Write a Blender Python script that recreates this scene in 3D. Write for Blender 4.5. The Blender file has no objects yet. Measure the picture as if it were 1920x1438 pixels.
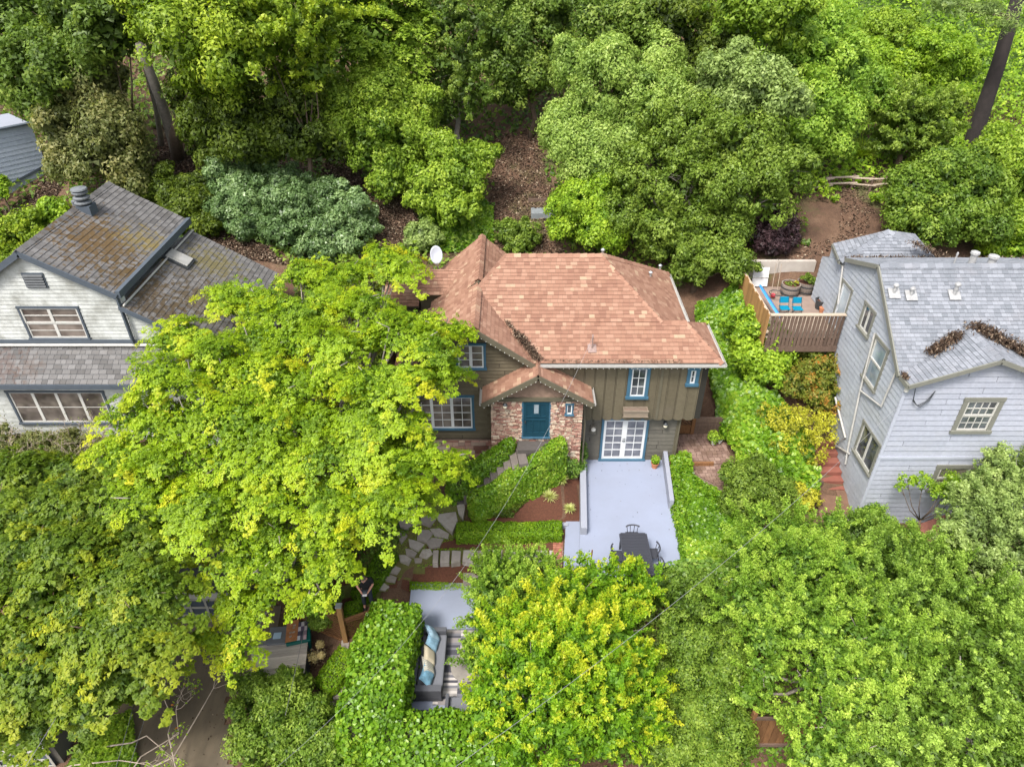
import bpy, bmesh, math, random
import numpy as np
from mathutils import Vector, Matrix

rad = math.radians
scn = bpy.context.scene
COL = scn.collection

# ------------------------------------------------------------------ camera, sky, sun, exposure
CAM_H = 19.7
PITCH = 35.0
FPX = 1340.0          # focal length in pixels of the 1920 px wide photograph
cam_d = bpy.data.cameras.new("camera")
cam = bpy.data.objects.new("camera", cam_d)
COL.objects.link(cam)
cam.location = (0, 0, CAM_H)
cam.rotation_euler = (rad(90 - PITCH), 0, 0)
cam_d.sensor_width = 36
cam_d.lens = 36 * FPX / 1920
cam_d.clip_end = 800
scn.camera = cam

world = bpy.data.worlds.new("World")
scn.world = world
world.use_nodes = True
wn = world.node_tree
wn.nodes.clear()
SUN_ELEV, SUN_AZ = rad(58), rad(215)      # azimuth measured clockwise from +Y
sky = wn.nodes.new("ShaderNodeTexSky")
sky.sky_type = 'NISHITA'
sky.sun_disc = False
sky.sun_elevation = SUN_ELEV
sky.sun_rotation = SUN_AZ
sky.dust_density = 4.0
sky.air_density = 1.0
hsv = wn.nodes.new("ShaderNodeHueSaturation")
hsv.inputs['Saturation'].default_value = 0.42
bgn = wn.nodes.new("ShaderNodeBackground")
bgn.inputs['Strength'].default_value = 0.15
won = wn.nodes.new("ShaderNodeOutputWorld")
wn.links.new(sky.outputs[0], hsv.inputs['Color'])
wn.links.new(hsv.outputs[0], bgn.inputs['Color'])
wn.links.new(bgn.outputs[0], won.inputs['Surface'])

sun_d = bpy.data.lights.new("sun", 'SUN')
sun_d.energy = 2.0
sun_d.angle = rad(13)
sun_d.color = (1.0, 0.95, 0.87)
sun = bpy.data.objects.new("sun", sun_d)
COL.objects.link(sun)
sd = Vector((math.sin(SUN_AZ) * math.cos(SUN_ELEV), math.cos(SUN_AZ) * math.cos(SUN_ELEV), math.sin(SUN_ELEV)))
sun.rotation_euler = (-sd).to_track_quat('-Z', 'Y').to_euler()

scn.view_settings.view_transform = 'Standard'
scn.view_settings.look = 'None'
scn.view_settings.exposure = 1.17
scn.view_settings.gamma = 1.0
scn.view_settings.use_curve_mapping = False
scn.cycles.max_bounces = 8
scn.cycles.diffuse_bounces = 4
scn.cycles.glossy_bounces = 2
scn.cycles.transmission_bounces = 4
scn.cycles.transparent_max_bounces = 4

random.seed(7)
RNG = np.random.default_rng(7)
CP, SP = math.cos(rad(PITCH)), math.sin(rad(PITCH))

# ------------------------------------------------------------------ where things stand
def ray(px, py):
    a = (px - 960.0) / FPX
    b = (719.0 - py) / FPX
    return np.array([a, CP + b * SP, -SP + b * CP])

def PZ(px, py, z):
    d = ray(px, py)
    return np.array([0, 0, CAM_H]) + d * ((z - CAM_H) / d[2])

def PY(px, py, y):
    d = ray(px, py)
    return np.array([0, 0, CAM_H]) + d * (y / d[1])

def PX(px, py, x):
    d = ray(px, py)
    return np.array([0, 0, CAM_H]) + d * (x / d[0])

def fwd(p):
    return p[1] * CP + (CAM_H - p[2]) * SP

def proj(p):
    p = np.asarray(p, float)
    f = p[..., 1] * CP + (CAM_H - p[..., 2]) * SP
    u = p[..., 1] * SP - (CAM_H - p[..., 2]) * CP
    return 960 + FPX * p[..., 0] / f, 719 - FPX * u / f, f

TP = np.array([
    (-30, 3, -4), (-20, 7, -3.3), (-12, 9, -3.0), (-12, 13, -2.7), (-12, 16.4, -2.5), (-16, 12, -2.8), (-8, 11, -2.9), (-7.5, 14, -2.5),
    (-6.6, 16.5, -1.6), (-7.5, 13, -2.5), (-5.6, 15.4, -1.3), (-5, 12.5, -2.1), (-4.3, 17.0, -0.8), (-4, 9.5, -3.0), (-3.4, 18.5, -0.45),
    (-2, 19.5, -0.3), (0, 19, -0.3), (2, 18, -0.35), (2, 20.3, 0.0), (-1.5, 17.3, -0.45), (1.5, 16.9, -0.6), (-2.7, 15.5, -1.1), (0.5, 14, -1.15),
    (-2.5, 12.5, -1.2), (0.5, 12, -1.2), (0, 9, -2.8), (0, 2, -4.5), (4.5, 22, -0.12), (4.5, 19, -0.12), (4.0, 16.8, -0.2), (4, 14, -1.3), (5, 10, -2.8), (6, 2, -4.5),
    (-4, 22.3, 0.9), (-6, 20, 0.0), (-9, 20, 0.3), (-9, 24, 2.0), (-12.5, 20, 1.2), (-17, 19.5, 1.6), (-17, 17, 0.5), (-25, 20, 1.5), (-21, 14, -2.0), (-11.5, 18.5, -0.4),
    (-16, 30, 4.6), (-12, 31, 4.9), (-24, 29, 4.4), (-6, 30, 3.8), (-9, 28, 3.4), (0, 30.5, 3.0), (4, 31, 3.3), (8, 30.5, 3.0), (8.2, 26.5, 1.0), (8.3, 24.5, 0.05),
    (7.5, 22.5, 0.0), (8.5, 20, 0.0), (7.2, 20, 0.0), (8.2, 18.6, -0.1), (10.3, 25, 1.6), (10.6, 22, 0.4), (10.5, 19, -0.5), (9, 16, -0.9), (6.8, 17, -0.4), (10.2, 28.5, 3.6),
    (12.6, 19.5, -1.0), (12.7, 22, 0.0), (12.6, 25, 1.6), (12, 30.6, 5.5), (16, 32, 5.9), (21, 25, 2), (19, 18.0, -1.6), (14, 15.5, -2), (25, 9, -4), (10, 10, -3.0), (14, 3, -4.8),
    (-32, 42, 9), (-20, 41, 8.6), (-8, 40, 7.4), (2, 39.5, 6.8), (12, 40, 8.2), (24, 41, 8.6), (34, 40, 8.5),
    (-36, 62, 18), (-15, 62, 18), (8, 62, 18.5), (30, 60, 19), (42, 62, 20), (-40, 90, 32), (0, 95, 36), (40, 90, 36),
    (-20, 128, 48), (20, 128, 50), (-60, 120, 44), (60, 120, 48), (-60, 40, 6), (60, 40, 8), (-55, 5, -4), (55, 5, -4), (0, -12, -5.5), (-40, -12, -5), (40, -12, -5.5),
], float)

def _tps():
    XY = TP[:, :2]
    n = len(TP)
    d2 = ((XY[:, None] - XY[None]) ** 2).sum(-1)
    K = np.where(d2 > 0, d2 * np.log(np.maximum(d2, 1e-9)) * 0.5, 0)
    K += np.eye(n) * 0.6
    Pm = np.hstack([np.ones((n, 1)), XY])
    A = np.zeros((n + 3, n + 3))
    A[:n, :n] = K
    A[:n, n:] = Pm
    A[n:, :n] = Pm.T
    b = np.zeros(n + 3)
    b[:n] = TP[:, 2]
    return np.linalg.solve(A, b)
TW = _tps()

def ter(x, y):
    x = np.asarray(x, float)
    y = np.asarray(y, float)
    shp = x.shape
    xf, yf = x.ravel(), y.ravel()
    out = np.empty(len(xf))
    for i in range(0, len(xf), 20000):
        xx, yy = xf[i:i + 20000], yf[i:i + 20000]
        d2 = (xx[:, None] - TP[None, :, 0]) ** 2 + (yy[:, None] - TP[None, :, 1]) ** 2
        U = d2 * np.log(np.maximum(d2, 1e-9)) * 0.5
        out[i:i + 20000] = U @ TW[:-3] + TW[-3] + TW[-2] * xx + TW[-1] * yy
    return out.reshape(shp)

GX = np.arange(-75, 75.01, 0.5)
GY = np.arange(-12, 130.01, 0.5)
GZ = ter(*np.meshgrid(GX, GY))

def flatten(poly, z):
    P_ = np.array(poly)
    X_, Y_ = np.meshgrid(GX, GY)
    c_ = P_.mean(0)
    P2 = c_ + (P_ - c_) * 1.0
    ins = np.zeros(X_.shape, bool)
    n = len(P2)
    for dx, dy in ((0, 0), (.3, 0), (-.3, 0), (0, .3), (0, -.3)):
        q = np.zeros(X_.shape, bool)
        for i in range(n):
            x0, y0 = P2[i]; x1, y1 = P2[(i + 1) % n]
            q ^= ((y0 > Y_ + dy) != (y1 > Y_ + dy)) & (X_ + dx < (x1 - x0) * (Y_ + dy - y0) / ((y1 - y0) if y1 != y0 else 1e-9) + x0)
        ins |= q
    GZ[ins] = np.minimum(GZ[ins], z)
def _f(pxs, z, d): flatten([tuple(PZ(a, c, z)[:2]) for a, c in pxs], z - d)
_f([(1090, 850), (1255, 850), (1285, 1090), (1056, 1090), (1056, 978), (1088, 975)], -.1, .22)
_f([(772, 1093), (1010, 1093), (1030, 1335), (745, 1335)], -1.0, .25)
_f([(1255, 812), (1356, 810), (1372, 868), (1374, 908), (1352, 940), (1315, 918), (1298, 880), (1252, 870)], 0, .14)
flatten([(-5, 23), (7.2, 23), (7.2, 29), (-5, 29)], .5)
flatten([(10.4, 25.3), (15, 25.3), (15, 29.7), (10.4, 29.7)], 4.0)

def tz(x, y):
    """terrain height, bilinear on the ground mesh's own grid"""
    fx = np.clip((np.asarray(x, float) - GX[0]) / 0.5, 0, len(GX) - 1.001)
    fy = np.clip((np.asarray(y, float) - GY[0]) / 0.5, 0, len(GY) - 1.001)
    i, j = fx.astype(int), fy.astype(int)
    a, b = fx - i, fy - j
    return (GZ[j, i] * (1 - a) * (1 - b) + GZ[j, i + 1] * a * (1 - b) + GZ[j + 1, i] * (1 - a) * b + GZ[j + 1, i + 1] * a * b)

def G(px, py, h=0.0):
    """point at height h above the terrain seen along this line of sight"""
    d = ray(px, py)
    ts = np.arange(8, 150, 0.1)
    pts = np.array([0, 0, CAM_H])[None] + d[None] * ts[:, None]
    k = np.nonzero(pts[:, 2] - tz(pts[:, 0], pts[:, 1]) <= h)[0]
    return pts[k[0]] if len(k) else pts[-1]

# ------------------------------------------------------------------ mesh helpers
ORG = {}
def origin(o):
    return ORG.get(o.name, np.zeros(3)) if o is not None else np.zeros(3)

def tag(o, label=None, cat=None, group=None, kind=None):
    if label: o['label'] = label
    if cat: o['category'] = cat
    if group: o['group'] = group
    if kind: o['kind'] = kind
    return o

def thing(name, label, cat, loc=(0, 0, 0), group=None, rz=0.0):
    o = bpy.data.objects.new(name, None)
    COL.objects.link(o)
    o.empty_display_size = 0.2
    o.location = Vector([float(c) for c in loc])
    o.rotation_euler = (0, 0, rz)
    ORG[o.name] = np.array(loc, float)
    return tag(o, label, cat, group)

def link(name, me, mat, parent=None, smooth=False, local=False):
    if mat is not None and len(me.materials) == 0:
        me.materials.append(mat)
    o = bpy.data.objects.new(name, me)
    COL.objects.link(o)
    if parent is not None:
        o.parent = parent
        ORG[o.name] = np.zeros(3) if local else origin(parent)
    else:
        ORG[o.name] = np.zeros(3)
    if smooth:
        me.polygons.foreach_set('use_smooth', np.ones(len(me.polygons), bool))
    return o

class MB:
    def __init__(self):
        self.v = []
        self.f = []
    def add(self, vs, fs):
        b = len(self.v)
        self.v += [tuple(float(c) for c in p) for p in vs]
        self.f += [tuple(b + i for i in f) for f in fs]
        return self
    def box(self, x0, x1, y0, y1, z0, z1):
        vs = [(x0, y0, z0), (x1, y0, z0), (x1, y1, z0), (x0, y1, z0), (x0, y0, z1), (x1, y0, z1), (x1, y1, z1), (x0, y1, z1)]
        return self.add(vs, [(0, 3, 2, 1), (4, 5, 6, 7), (0, 1, 5, 4), (1, 2, 6, 5), (2, 3, 7, 6), (3, 0, 4, 7)])
    def obox(self, c, ax, ay, az):
        """box round centre c with half-axis vectors"""
        c, ax, ay, az = (np.asarray(q, float) for q in (c, ax, ay, az))
        vs = [c + i * ax + j * ay + k * az for k in (-1, 1) for j in (-1, 1) for i in (-1, 1)]
        return self.add(vs, [(0, 2, 3, 1), (4, 5, 7, 6), (0, 1, 5, 4), (1, 3, 7, 5), (3, 2, 6, 7), (2, 0, 4, 6)])
    def beam(self, a, b, w, h, up=(0, 0, 1)):
        a, b = np.asarray(a, float), np.asarray(b, float)
        d = (b - a)
        L = np.linalg.norm(d)
        d = d / L
        s = np.cross(d, up)
        if np.linalg.norm(s) < 1e-6: s = np.array([1.0, 0, 0])
        s /= np.linalg.norm(s)
        t = np.cross(s, d)
        return self.obox((a + b) / 2, d * L / 2, s * w / 2, t * h / 2)
    def prism(self, top, bot):
        n = len(top)
        fs = [tuple(range(n)), tuple(range(2 * n - 1, n - 1, -1))]
        fs += [(i, n + i, n + (i + 1) % n, (i + 1) % n) for i in range(n)]
        return self.add(list(top) + list(bot), fs)
    def tube(self, pts, rs, seg=7, cap=True):
        pts = [np.asarray(p, float) for p in pts]
        if not hasattr(rs, '__len__'): rs = [rs] * len(pts)
        b = len(self.v)
        prev = None
        for i, p in enumerate(pts):
            d = pts[min(i + 1, len(pts) - 1)] - pts[max(i - 1, 0)]
            d /= max(np.linalg.norm(d), 1e-9)
            if prev is None:
                s = np.cross(d, (0, 0, 1.0))
                if np.linalg.norm(s) < 1e-3: s = np.cross(d, (0, 1.0, 0))
            else:
                s = prev - d * np.dot(prev, d)
            s /= max(np.linalg.norm(s), 1e-9)
            prev = s
            t = np.cross(d, s)
            for k in range(seg):
                a = 2 * math.pi * k / seg
                self.v.append(tuple(p + rs[i] * (math.cos(a) * s + math.sin(a) * t)))
        for i in range(len(pts) - 1):
            for k in range(seg):
                a0, a1 = b + i * seg + k, b + i * seg + (k + 1) % seg
                self.f.append((a0, a1, a1 + seg, a0 + seg))
        if cap:
            self.f.append(tuple(b + k for k in range(seg))[::-1])
            self.f.append(tuple(b + (len(pts) - 1) * seg + k for k in range(seg)))
        return self
    def lathe(self, c, prof, seg=20):
        """prof: list of (radius, z) round a vertical axis at c"""
        b = len(self.v)
        for r, z in prof:
            for k in range(seg):
                a = 2 * math.pi * k / seg
                self.v.append((c[0] + r * math.cos(a), c[1] + r * math.sin(a), c[2] + z))
        for i in range(len(prof) - 1):
            for k in range(seg):
                a0, a1 = b + i * seg + k, b + i * seg + (k + 1) % seg
                self.f.append((a0, a1, a1 + seg, a0 + seg))
        self.f.append(tuple(b + k for k in range(seg))[::-1])
        self.f.append(tuple(b + (len(prof) - 1) * seg + k for k in range(seg)))
        return self
    def build(self, name, mat, parent=None, smooth=False, bevel=0.0):
        me = bpy.data.meshes.new(name)
        og = origin(parent)
        me.from_pydata([tuple(np.array(p) - og) for p in self.v], [], self.f)
        me.update()
        o = link(name, me, mat, parent, smooth)
        if bevel:
            m = o.modifiers.new('bevel', 'BEVEL')
            m.width = bevel
            m.segments = 2
            m.limit_method = 'ANGLE'
        return o

# ------------------------------------------------------------------ materials
def _new(name):
    m = bpy.data.materials.new(name)
    m.use_nodes = True
    nt = m.node_tree
    return m, nt, nt.nodes['Principled BSDF']

def _noise(nt, scale, detail=3, rough=0.6, vec=None):
    n = nt.nodes.new('ShaderNodeTexNoise')
    n.inputs['Scale'].default_value = scale
    n.inputs['Detail'].default_value = detail
    n.inputs['Roughness'].default_value = rough
    if vec is None:
        g = nt.nodes.new('ShaderNodeNewGeometry')
        vec = g.outputs['Position']
    nt.links.new(vec, n.inputs['Vector'])
    return n.outputs['Fac']

def _ramp(nt, fac, stops):
    r = nt.nodes.new('ShaderNodeValToRGB')
    el = r.color_ramp.elements
    while len(el) < len(stops): el.new(0.5)
    for e, (p, c) in zip(el, stops):
        e.position = p
        e.color = (c[0], c[1], c[2], 1)
    nt.links.new(fac, r.inputs[0])
    return r.outputs[0]

def _mix(nt, fac, a, b, mode='MIX'):
    m = nt.nodes.new('ShaderNodeMix')
    m.data_type = 'RGBA'
    m.blend_type = mode
    for sock, v in ((m.inputs[0], fac), (m.inputs[6], a), (m.inputs[7], b)):
        if hasattr(v, 'links') or isinstance(v, bpy.types.NodeSocket):
            nt.links.new(v, sock)
        elif isinstance(v, (int, float)):
            sock.default_value = v
        else:
            sock.default_value = (v[0], v[1], v[2], 1)
    return m.outputs[2]

def _math(nt, op, a, b=0.0):
    m = nt.nodes.new('ShaderNodeMath')
    m.operation = op
    for sock, v in ((m.inputs[0], a), (m.inputs[1], b)):
        if isinstance(v, bpy.types.NodeSocket): nt.links.new(v, sock)
        else: sock.default_value = v
    return m.outputs[0]

def _bump(nt, bsdf, h, strength, dist=0.01):
    b = nt.nodes.new('ShaderNodeBump')
    b.inputs['Strength'].default_value = strength
    b.inputs['Distance'].default_value = dist
    nt.links.new(h, b.inputs['Height'])
    nt.links.new(b.outputs[0], bsdf.inputs['Normal'])

def _stretch(nt, sx, sy, sz):
    g = nt.nodes.new('ShaderNodeNewGeometry')
    mp = nt.nodes.new('ShaderNodeMapping')
    mp.inputs['Scale'].default_value = (sx, sy, sz)
    nt.links.new(g.outputs['Position'], mp.inputs['Vector'])
    return mp.outputs[0]

def plain(name, col, rough=0.7, var=0.12, scale=3.0, bump=0.0, metal=0.0, spec=0.4, dirt=None, dirt_amt=0.5, dirt_scale=1.5, dstretch=None, fine=60.0):
    """base colour with noise variation, optional patches of dirt and a fine grain"""
    m, nt, b = _new(name)
    f1 = _noise(nt, scale)
    f2 = _noise(nt, fine, 2)
    f = _math(nt, 'ADD', _math(nt, 'MULTIPLY', f1, 0.7), _math(nt, 'MULTIPLY', f2, 0.3))
    lo = [c * (1 - var) for c in col]
    hi = [min(1, c * (1 + var)) for c in col]
    c = _ramp(nt, f, [(0.3, lo), (0.7, hi)])
    if dirt is not None:
        vec = _stretch(nt, *dstretch) if dstretch else None
        df = _ramp(nt, _noise(nt, dirt_scale, 5, 0.65, vec), [(0.5 - 0.12, (0, 0, 0)), (0.5 + 0.18, (dirt_amt,) * 3)])
        c = _mix(nt, df, c, dirt)
    nt.links.new(c, b.inputs['Base Color'])
    b.inputs['Roughness'].default_value = rough
    b.inputs['Metallic'].default_value = metal
    b.inputs['Specular IOR Level'].default_value = spec
    if bump: _bump(nt, b, f, bump)
    return m

def _piece_random(nt):
    oi = nt.nodes.new('ShaderNodeObjectInfo')
    g = nt.nodes.new('ShaderNodeNewGeometry')
    return _math(nt, 'FRACT', _math(nt, 'ADD', oi.outputs['Random'], g.outputs['Random Per Island']))

def pieces_mat(name, stops, rough=0.85, grain=25.0, bump=0.3, stain=None, stain_scale=0.5, stain_lo=0.5, stain_amt=0.8, spots=()):
    """every piece (an object, or an island of a joined mesh) takes its own shade from the ramp; stain and spots are weathering patches"""
    m, nt, b = _new(name)
    c = _ramp(nt, _piece_random(nt), stops)
    gr = _noise(nt, grain, 3)
    c = _mix(nt, 1.0, c, _ramp(nt, gr, [(0.25, (0.80,) * 3), (0.75, (1.0,) * 3)]), 'MULTIPLY')
    if stain is not None:
        sf = _ramp(nt, _noise(nt, stain_scale, 6, 0.7), [(stain_lo, (0, 0, 0)), (stain_lo + 0.16, (stain_amt,) * 3)])
        c = _mix(nt, sf, c, stain)
    for (cx, cy, cz, r, col, amt) in spots:
        g = nt.nodes.new('ShaderNodeNewGeometry')
        d = nt.nodes.new('ShaderNodeVectorMath')
        d.operation = 'DISTANCE'
        nt.links.new(g.outputs['Position'], d.inputs[0])
        d.inputs[1].default_value = (cx, cy, cz)
        dist = _math(nt, 'DIVIDE', d.outputs['Value'], r)
        n = _math(nt, 'MULTIPLY', _math(nt, 'SUBTRACT', _noise(nt, 4.5, 8, 0.75), 0.5), 7.0)
        fac = _math(nt, 'SUBTRACT', _math(nt, 'ADD', n, 0.85), _math(nt, 'MULTIPLY', dist, 1.25))
        ff = _ramp(nt, fac, [(0.0, (0, 0, 0)), (0.45, (amt,) * 3)])
        c = _mix(nt, ff, c, col)
    nt.links.new(c, b.inputs['Base Color'])
    b.inputs['Roughness'].default_value = rough
    b.inputs['Specular IOR Level'].default_value = 0.25
    if bump: _bump(nt, b, gr, bump, 0.008)
    return m

def leaf_mat(name, dark, mid, light, trans=0.42, rough=0.5, spec=0.35):
    m, nt, b = _new(name)
    at = nt.nodes.new('ShaderNodeAttribute')
    at.attribute_name = 'tint'
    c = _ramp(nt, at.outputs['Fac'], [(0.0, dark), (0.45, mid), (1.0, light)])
    nt.links.new(c, b.inputs['Base Color'])
    b.inputs['Roughness'].default_value = rough
    b.inputs['Specular IOR Level'].default_value = spec
    t = nt.nodes.new('ShaderNodeBsdfTranslucent')
    nt.links.new(_mix(nt, 1.0, c, (1.25, 1.25, 0.7), 'MULTIPLY'), t.inputs['Color'])
    mx = nt.nodes.new('ShaderNodeMixShader')
    mx.inputs[0].default_value = trans
    out = nt.nodes['Material Output']
    nt.links.new(b.outputs[0], mx.inputs[1])
    nt.links.new(t.outputs[0], mx.inputs[2])
    nt.links.new(mx.outputs[0], out.inputs['Surface'])
    return m

def wood_mat(name, c0, c1, axis=(1, 1, 1), rough=0.8, grain=6.0):
    m, nt, b = _new(name)
    v = _stretch(nt, *axis)
    f = _noise(nt, grain, 5, 0.7, v)
    c = _ramp(nt, f, [(0.3, c0), (0.7, c1)])
    r = _ramp(nt, _piece_random(nt), [(0.0, (0.72,) * 3), (1.0, (1.15,) * 3)])
    nt.links.new(_mix(nt, 1.0, c, r, 'MULTIPLY'), b.inputs['Base Color'])
    b.inputs['Roughness'].default_value = rough
    b.inputs['Specular IOR Level'].default_value = 0.25
    _bump(nt, b, f, 0.25)
    return m

def glass_mat(name, a, b_, scale=1.2):
    m, nt, b = _new(name)
    nt.links.new(_ramp(nt, _noise(nt, scale, 2), [(0.35, a), (0.65, b_)]), b.inputs['Base Color'])
    b.inputs['Roughness'].default_value = 0.07
    b.inputs['Specular IOR Level'].default_value = 0.6
    b.inputs['Coat Weight'].default_value = 0.4
    b.inputs['Coat Roughness'].default_value = 0.04
    return m

# ------------------------------------------------------------------ planes built up from pieces
def unit(v):
    v = np.asarray(v, float)
    return v / max(np.linalg.norm(v), 1e-12)

class Frame:
    def __init__(s, o, u, v):
        s.o, s.u, s.v = np.asarray(o, float), unit(u), unit(v)
        s.n = unit(np.cross(s.u, s.v))
    def P(s, a, b, c=0.0):
        return s.o + s.u * a + s.v * b + s.n * c
    def uv(s, p):
        d = np.asarray(p, float) - s.o
        return (float(d @ s.u), float(d @ s.v))

def wall_frame(x, y, z, u):
    return Frame((x, y, z), u, (0, 0, 1))
FRONT = (1, 0, 0)
WEST = (0, -1, 0)

def clip_half(poly, a, b, c):
    """keep a*x + b*y + c >= 0"""
    out = []
    n = len(poly)
    for i in range(n):
        p, q = poly[i], poly[(i + 1) % n]
        dp, dq = a * p[0] + b * p[1] + c, a * q[0] + b * q[1] + c
        if dp >= 0: out.append(p)
        if (dp >= 0) != (dq >= 0):
            t = dp / (dp - dq)
            out.append((p[0] + (q[0] - p[0]) * t, p[1] + (q[1] - p[1]) * t))
    return out

def area2(poly):
    return 0.5 * sum(poly[i][0] * poly[(i + 1) % len(poly)][1] - poly[(i + 1) % len(poly)][0] * poly[i][1] for i in range(len(poly)))

def clip_convex(poly, region):
    if area2(region) < 0: region = region[::-1]
    for i in range(len(region)):
        if len(poly) < 3: return []
        (x0, y0), (x1, y1) = region[i], region[(i + 1) % len(region)]
        a, b = -(y1 - y0), (x1 - x0)
        poly = clip_half(poly, a, b, -(a * x0 + b * y0))
    return poly if len(poly) >= 3 and abs(area2(poly)) > 2e-4 else []

def cut_rects(poly, holes):
    out = [poly]
    for (x0, y0, x1, y1) in holes:
        nxt = []
        for p in out:
            a = clip_half(p, -1, 0, x0)
            b = clip_half(p, 1, 0, -x1)
            m = clip_half(clip_half(p, 1, 0, -x0), -1, 0, x1)
            c = clip_half(m, 0, -1, y0) if len(m) > 2 else []
            d = clip_half(m, 0, 1, -y1) if len(m) > 2 else []
            nxt += [q for q in (a, b, c, d) if len(q) > 2 and abs(area2(q)) > 2e-4]
        out = nxt
    return out

class Pieces:
    """collects the pieces of one thing; the 300 that show largest become objects, the rest one joined part"""
    def __init__(s, name, mat, parent, cap=300):
        s.name, s.mat, s.parent, s.items, s.cap = name, mat, parent, [], cap
    def slab(s, fr, poly, h0, h1, base=0.0, key=None, mat=None, parent=None):
        """poly in the frame; top height runs h0 (low edge of the poly) to h1 (high edge)"""
        ys = [p[1] for p in poly]
        y0, y1 = min(ys), max(ys)
        if area2(poly) < 0: poly = poly[::-1]
        def hh(y): return h0 + (h1 - h0) * ((y - y0) / max(y1 - y0, 1e-6))
        cx = sum(p[0] for p in poly) / len(poly)
        cy = sum(p[1] for p in poly) / len(poly)
        loc = [(p[0] - cx, p[1] - cy, hh(p[1])) for p in poly]
        bot = [(p[0] - cx, p[1] - cy, base) for p in poly]
        c = fr.P(cx, cy)
        px, py, f = proj(c)
        vis = -60 < px < 1980 and -60 < py < 1500
        toward = abs(float(fr.n @ unit(np.array([0, 0, CAM_H]) - c)))
        size = abs(area2(poly)) * toward / f ** 2 * (1 if vis else 0.01)
        s.items.append((size, fr, (cx, cy), loc, bot, key, parent or s.parent))
    def finish(s):
        it = sorted(s.items, key=lambda q: -q[0])
        cache = {}
        for (_, fr, (cx, cy), loc, bot, key, par) in it[:s.cap]:
            k = None if key is None else (key,)
            me = cache.get(k) if k else None
            if me is None:
                me = bpy.data.meshes.new(s.name)
                b = MB()
                b.prism(loc, bot)
                me.from_pydata(b.v, [], b.f)
                me.materials.append(s.mat)
                if k: cache[k] = me
            o = bpy.data.objects.new(s.name, me)
            COL.objects.link(o)
            o.parent = par
            M = Matrix.Identity(4)
            for r in range(3):
                M[r][0], M[r][1], M[r][2] = fr.u[r], fr.v[r], fr.n[r]
            p = fr.P(cx, cy) - origin(par)
            M.translation = Vector(p)
            o.matrix_local = M
        rest = it[s.cap:]
        if rest:
            b = MB()
            for (_, fr, (cx, cy), loc, bot, key, par) in rest:
                T = [fr.P(cx + q[0], cy + q[1], q[2]) for q in loc]
                B = [fr.P(cx + q[0], cy + q[1], q[2]) for q in bot]
                b.prism(T, B)
            o = b.build(s.name + '_field', s.mat, s.parent)
            tag(o, kind='stuff')
        s.items = []

def rowed(pc, fr, region, e, wmin, wmax, h0, h1, holes=(), gap=0.004, v_start=None, jog=0.0, steps=5, share=True, base=0.0, parent=None):
    """rows of pieces over a convex region of the frame (shingles, boards, bricks, pavers)"""
    xs = [p[0] for p in region]
    ys = [p[1] for p in region]
    v0 = min(ys) if v_start is None else v_start
    k = 0
    y = v0
    while y < max(ys) - 1e-4:
        if y + e > min(ys):
            x = min(xs) - random.random() * wmax
            while x < max(xs):
                w = wmin + (wmax - wmin) * (random.randrange(steps) / max(steps - 1, 1))
                yj = random.uniform(-jog, jog)
                rect = [(x + gap / 2, y + gap / 2 + yj), (x + w - gap / 2, y + gap / 2 + yj), (x + w - gap / 2, y + e - gap / 2 + yj), (x + gap / 2, y + e - gap / 2 + yj)]
                q = clip_convex(rect, region)
                if q:
                    parts = cut_rects(q, holes) if holes else [q]
                    for pp in parts:
                        full = len(pp) == 4 and abs(abs(area2(pp)) - (w - gap) * (e - gap)) < 1e-5
                        pc.slab(fr, pp, h0, h1, base, key=(round(w, 3), round(e, 3), h0, h1) if full and share else None, parent=parent)
                x += w
        y += e

def plane_frame(pts, v_start=None):
    """frame of a roof plane from its corners: u along the eave, v up the slope"""
    p = [np.asarray(q, float) for q in pts]
    n = np.zeros(3)
    for i in range(len(p)):
        n += np.cross(p[i], p[(i + 1) % len(p)])
    n = unit(n)
    if n[2] < 0: n = -n
    u = unit(np.cross((0, 0, 1), n))
    v = np.cross(n, u)
    low = min(p, key=lambda q: q[2])
    return Frame(low, u, v)

def roof_plane(roof, pc, pts, e=0.18, w=(0.15, 0.28), h=(0.022, 0.006), slab=0.12, mat=None, subs=None, gap=0.006):
    fr = plane_frame(pts)
    reg = [fr.uv(p) for p in pts]
    b = MB()
    r2 = reg if area2(reg) > 0 else reg[::-1]
    b.prism([fr.P(a, c, -0.003) for a, c in r2], [fr.P(a, c, -slab) for a, c in r2])
    b.build('roof_deck', mat, roof)
    for sub in (subs or [pts]):
        rg = [fr.uv(p) for p in sub]
        rowed(pc, fr, rg, e, w[0], w[1], h[0], h[1], gap=gap, v_start=0.0)
    return fr

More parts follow.
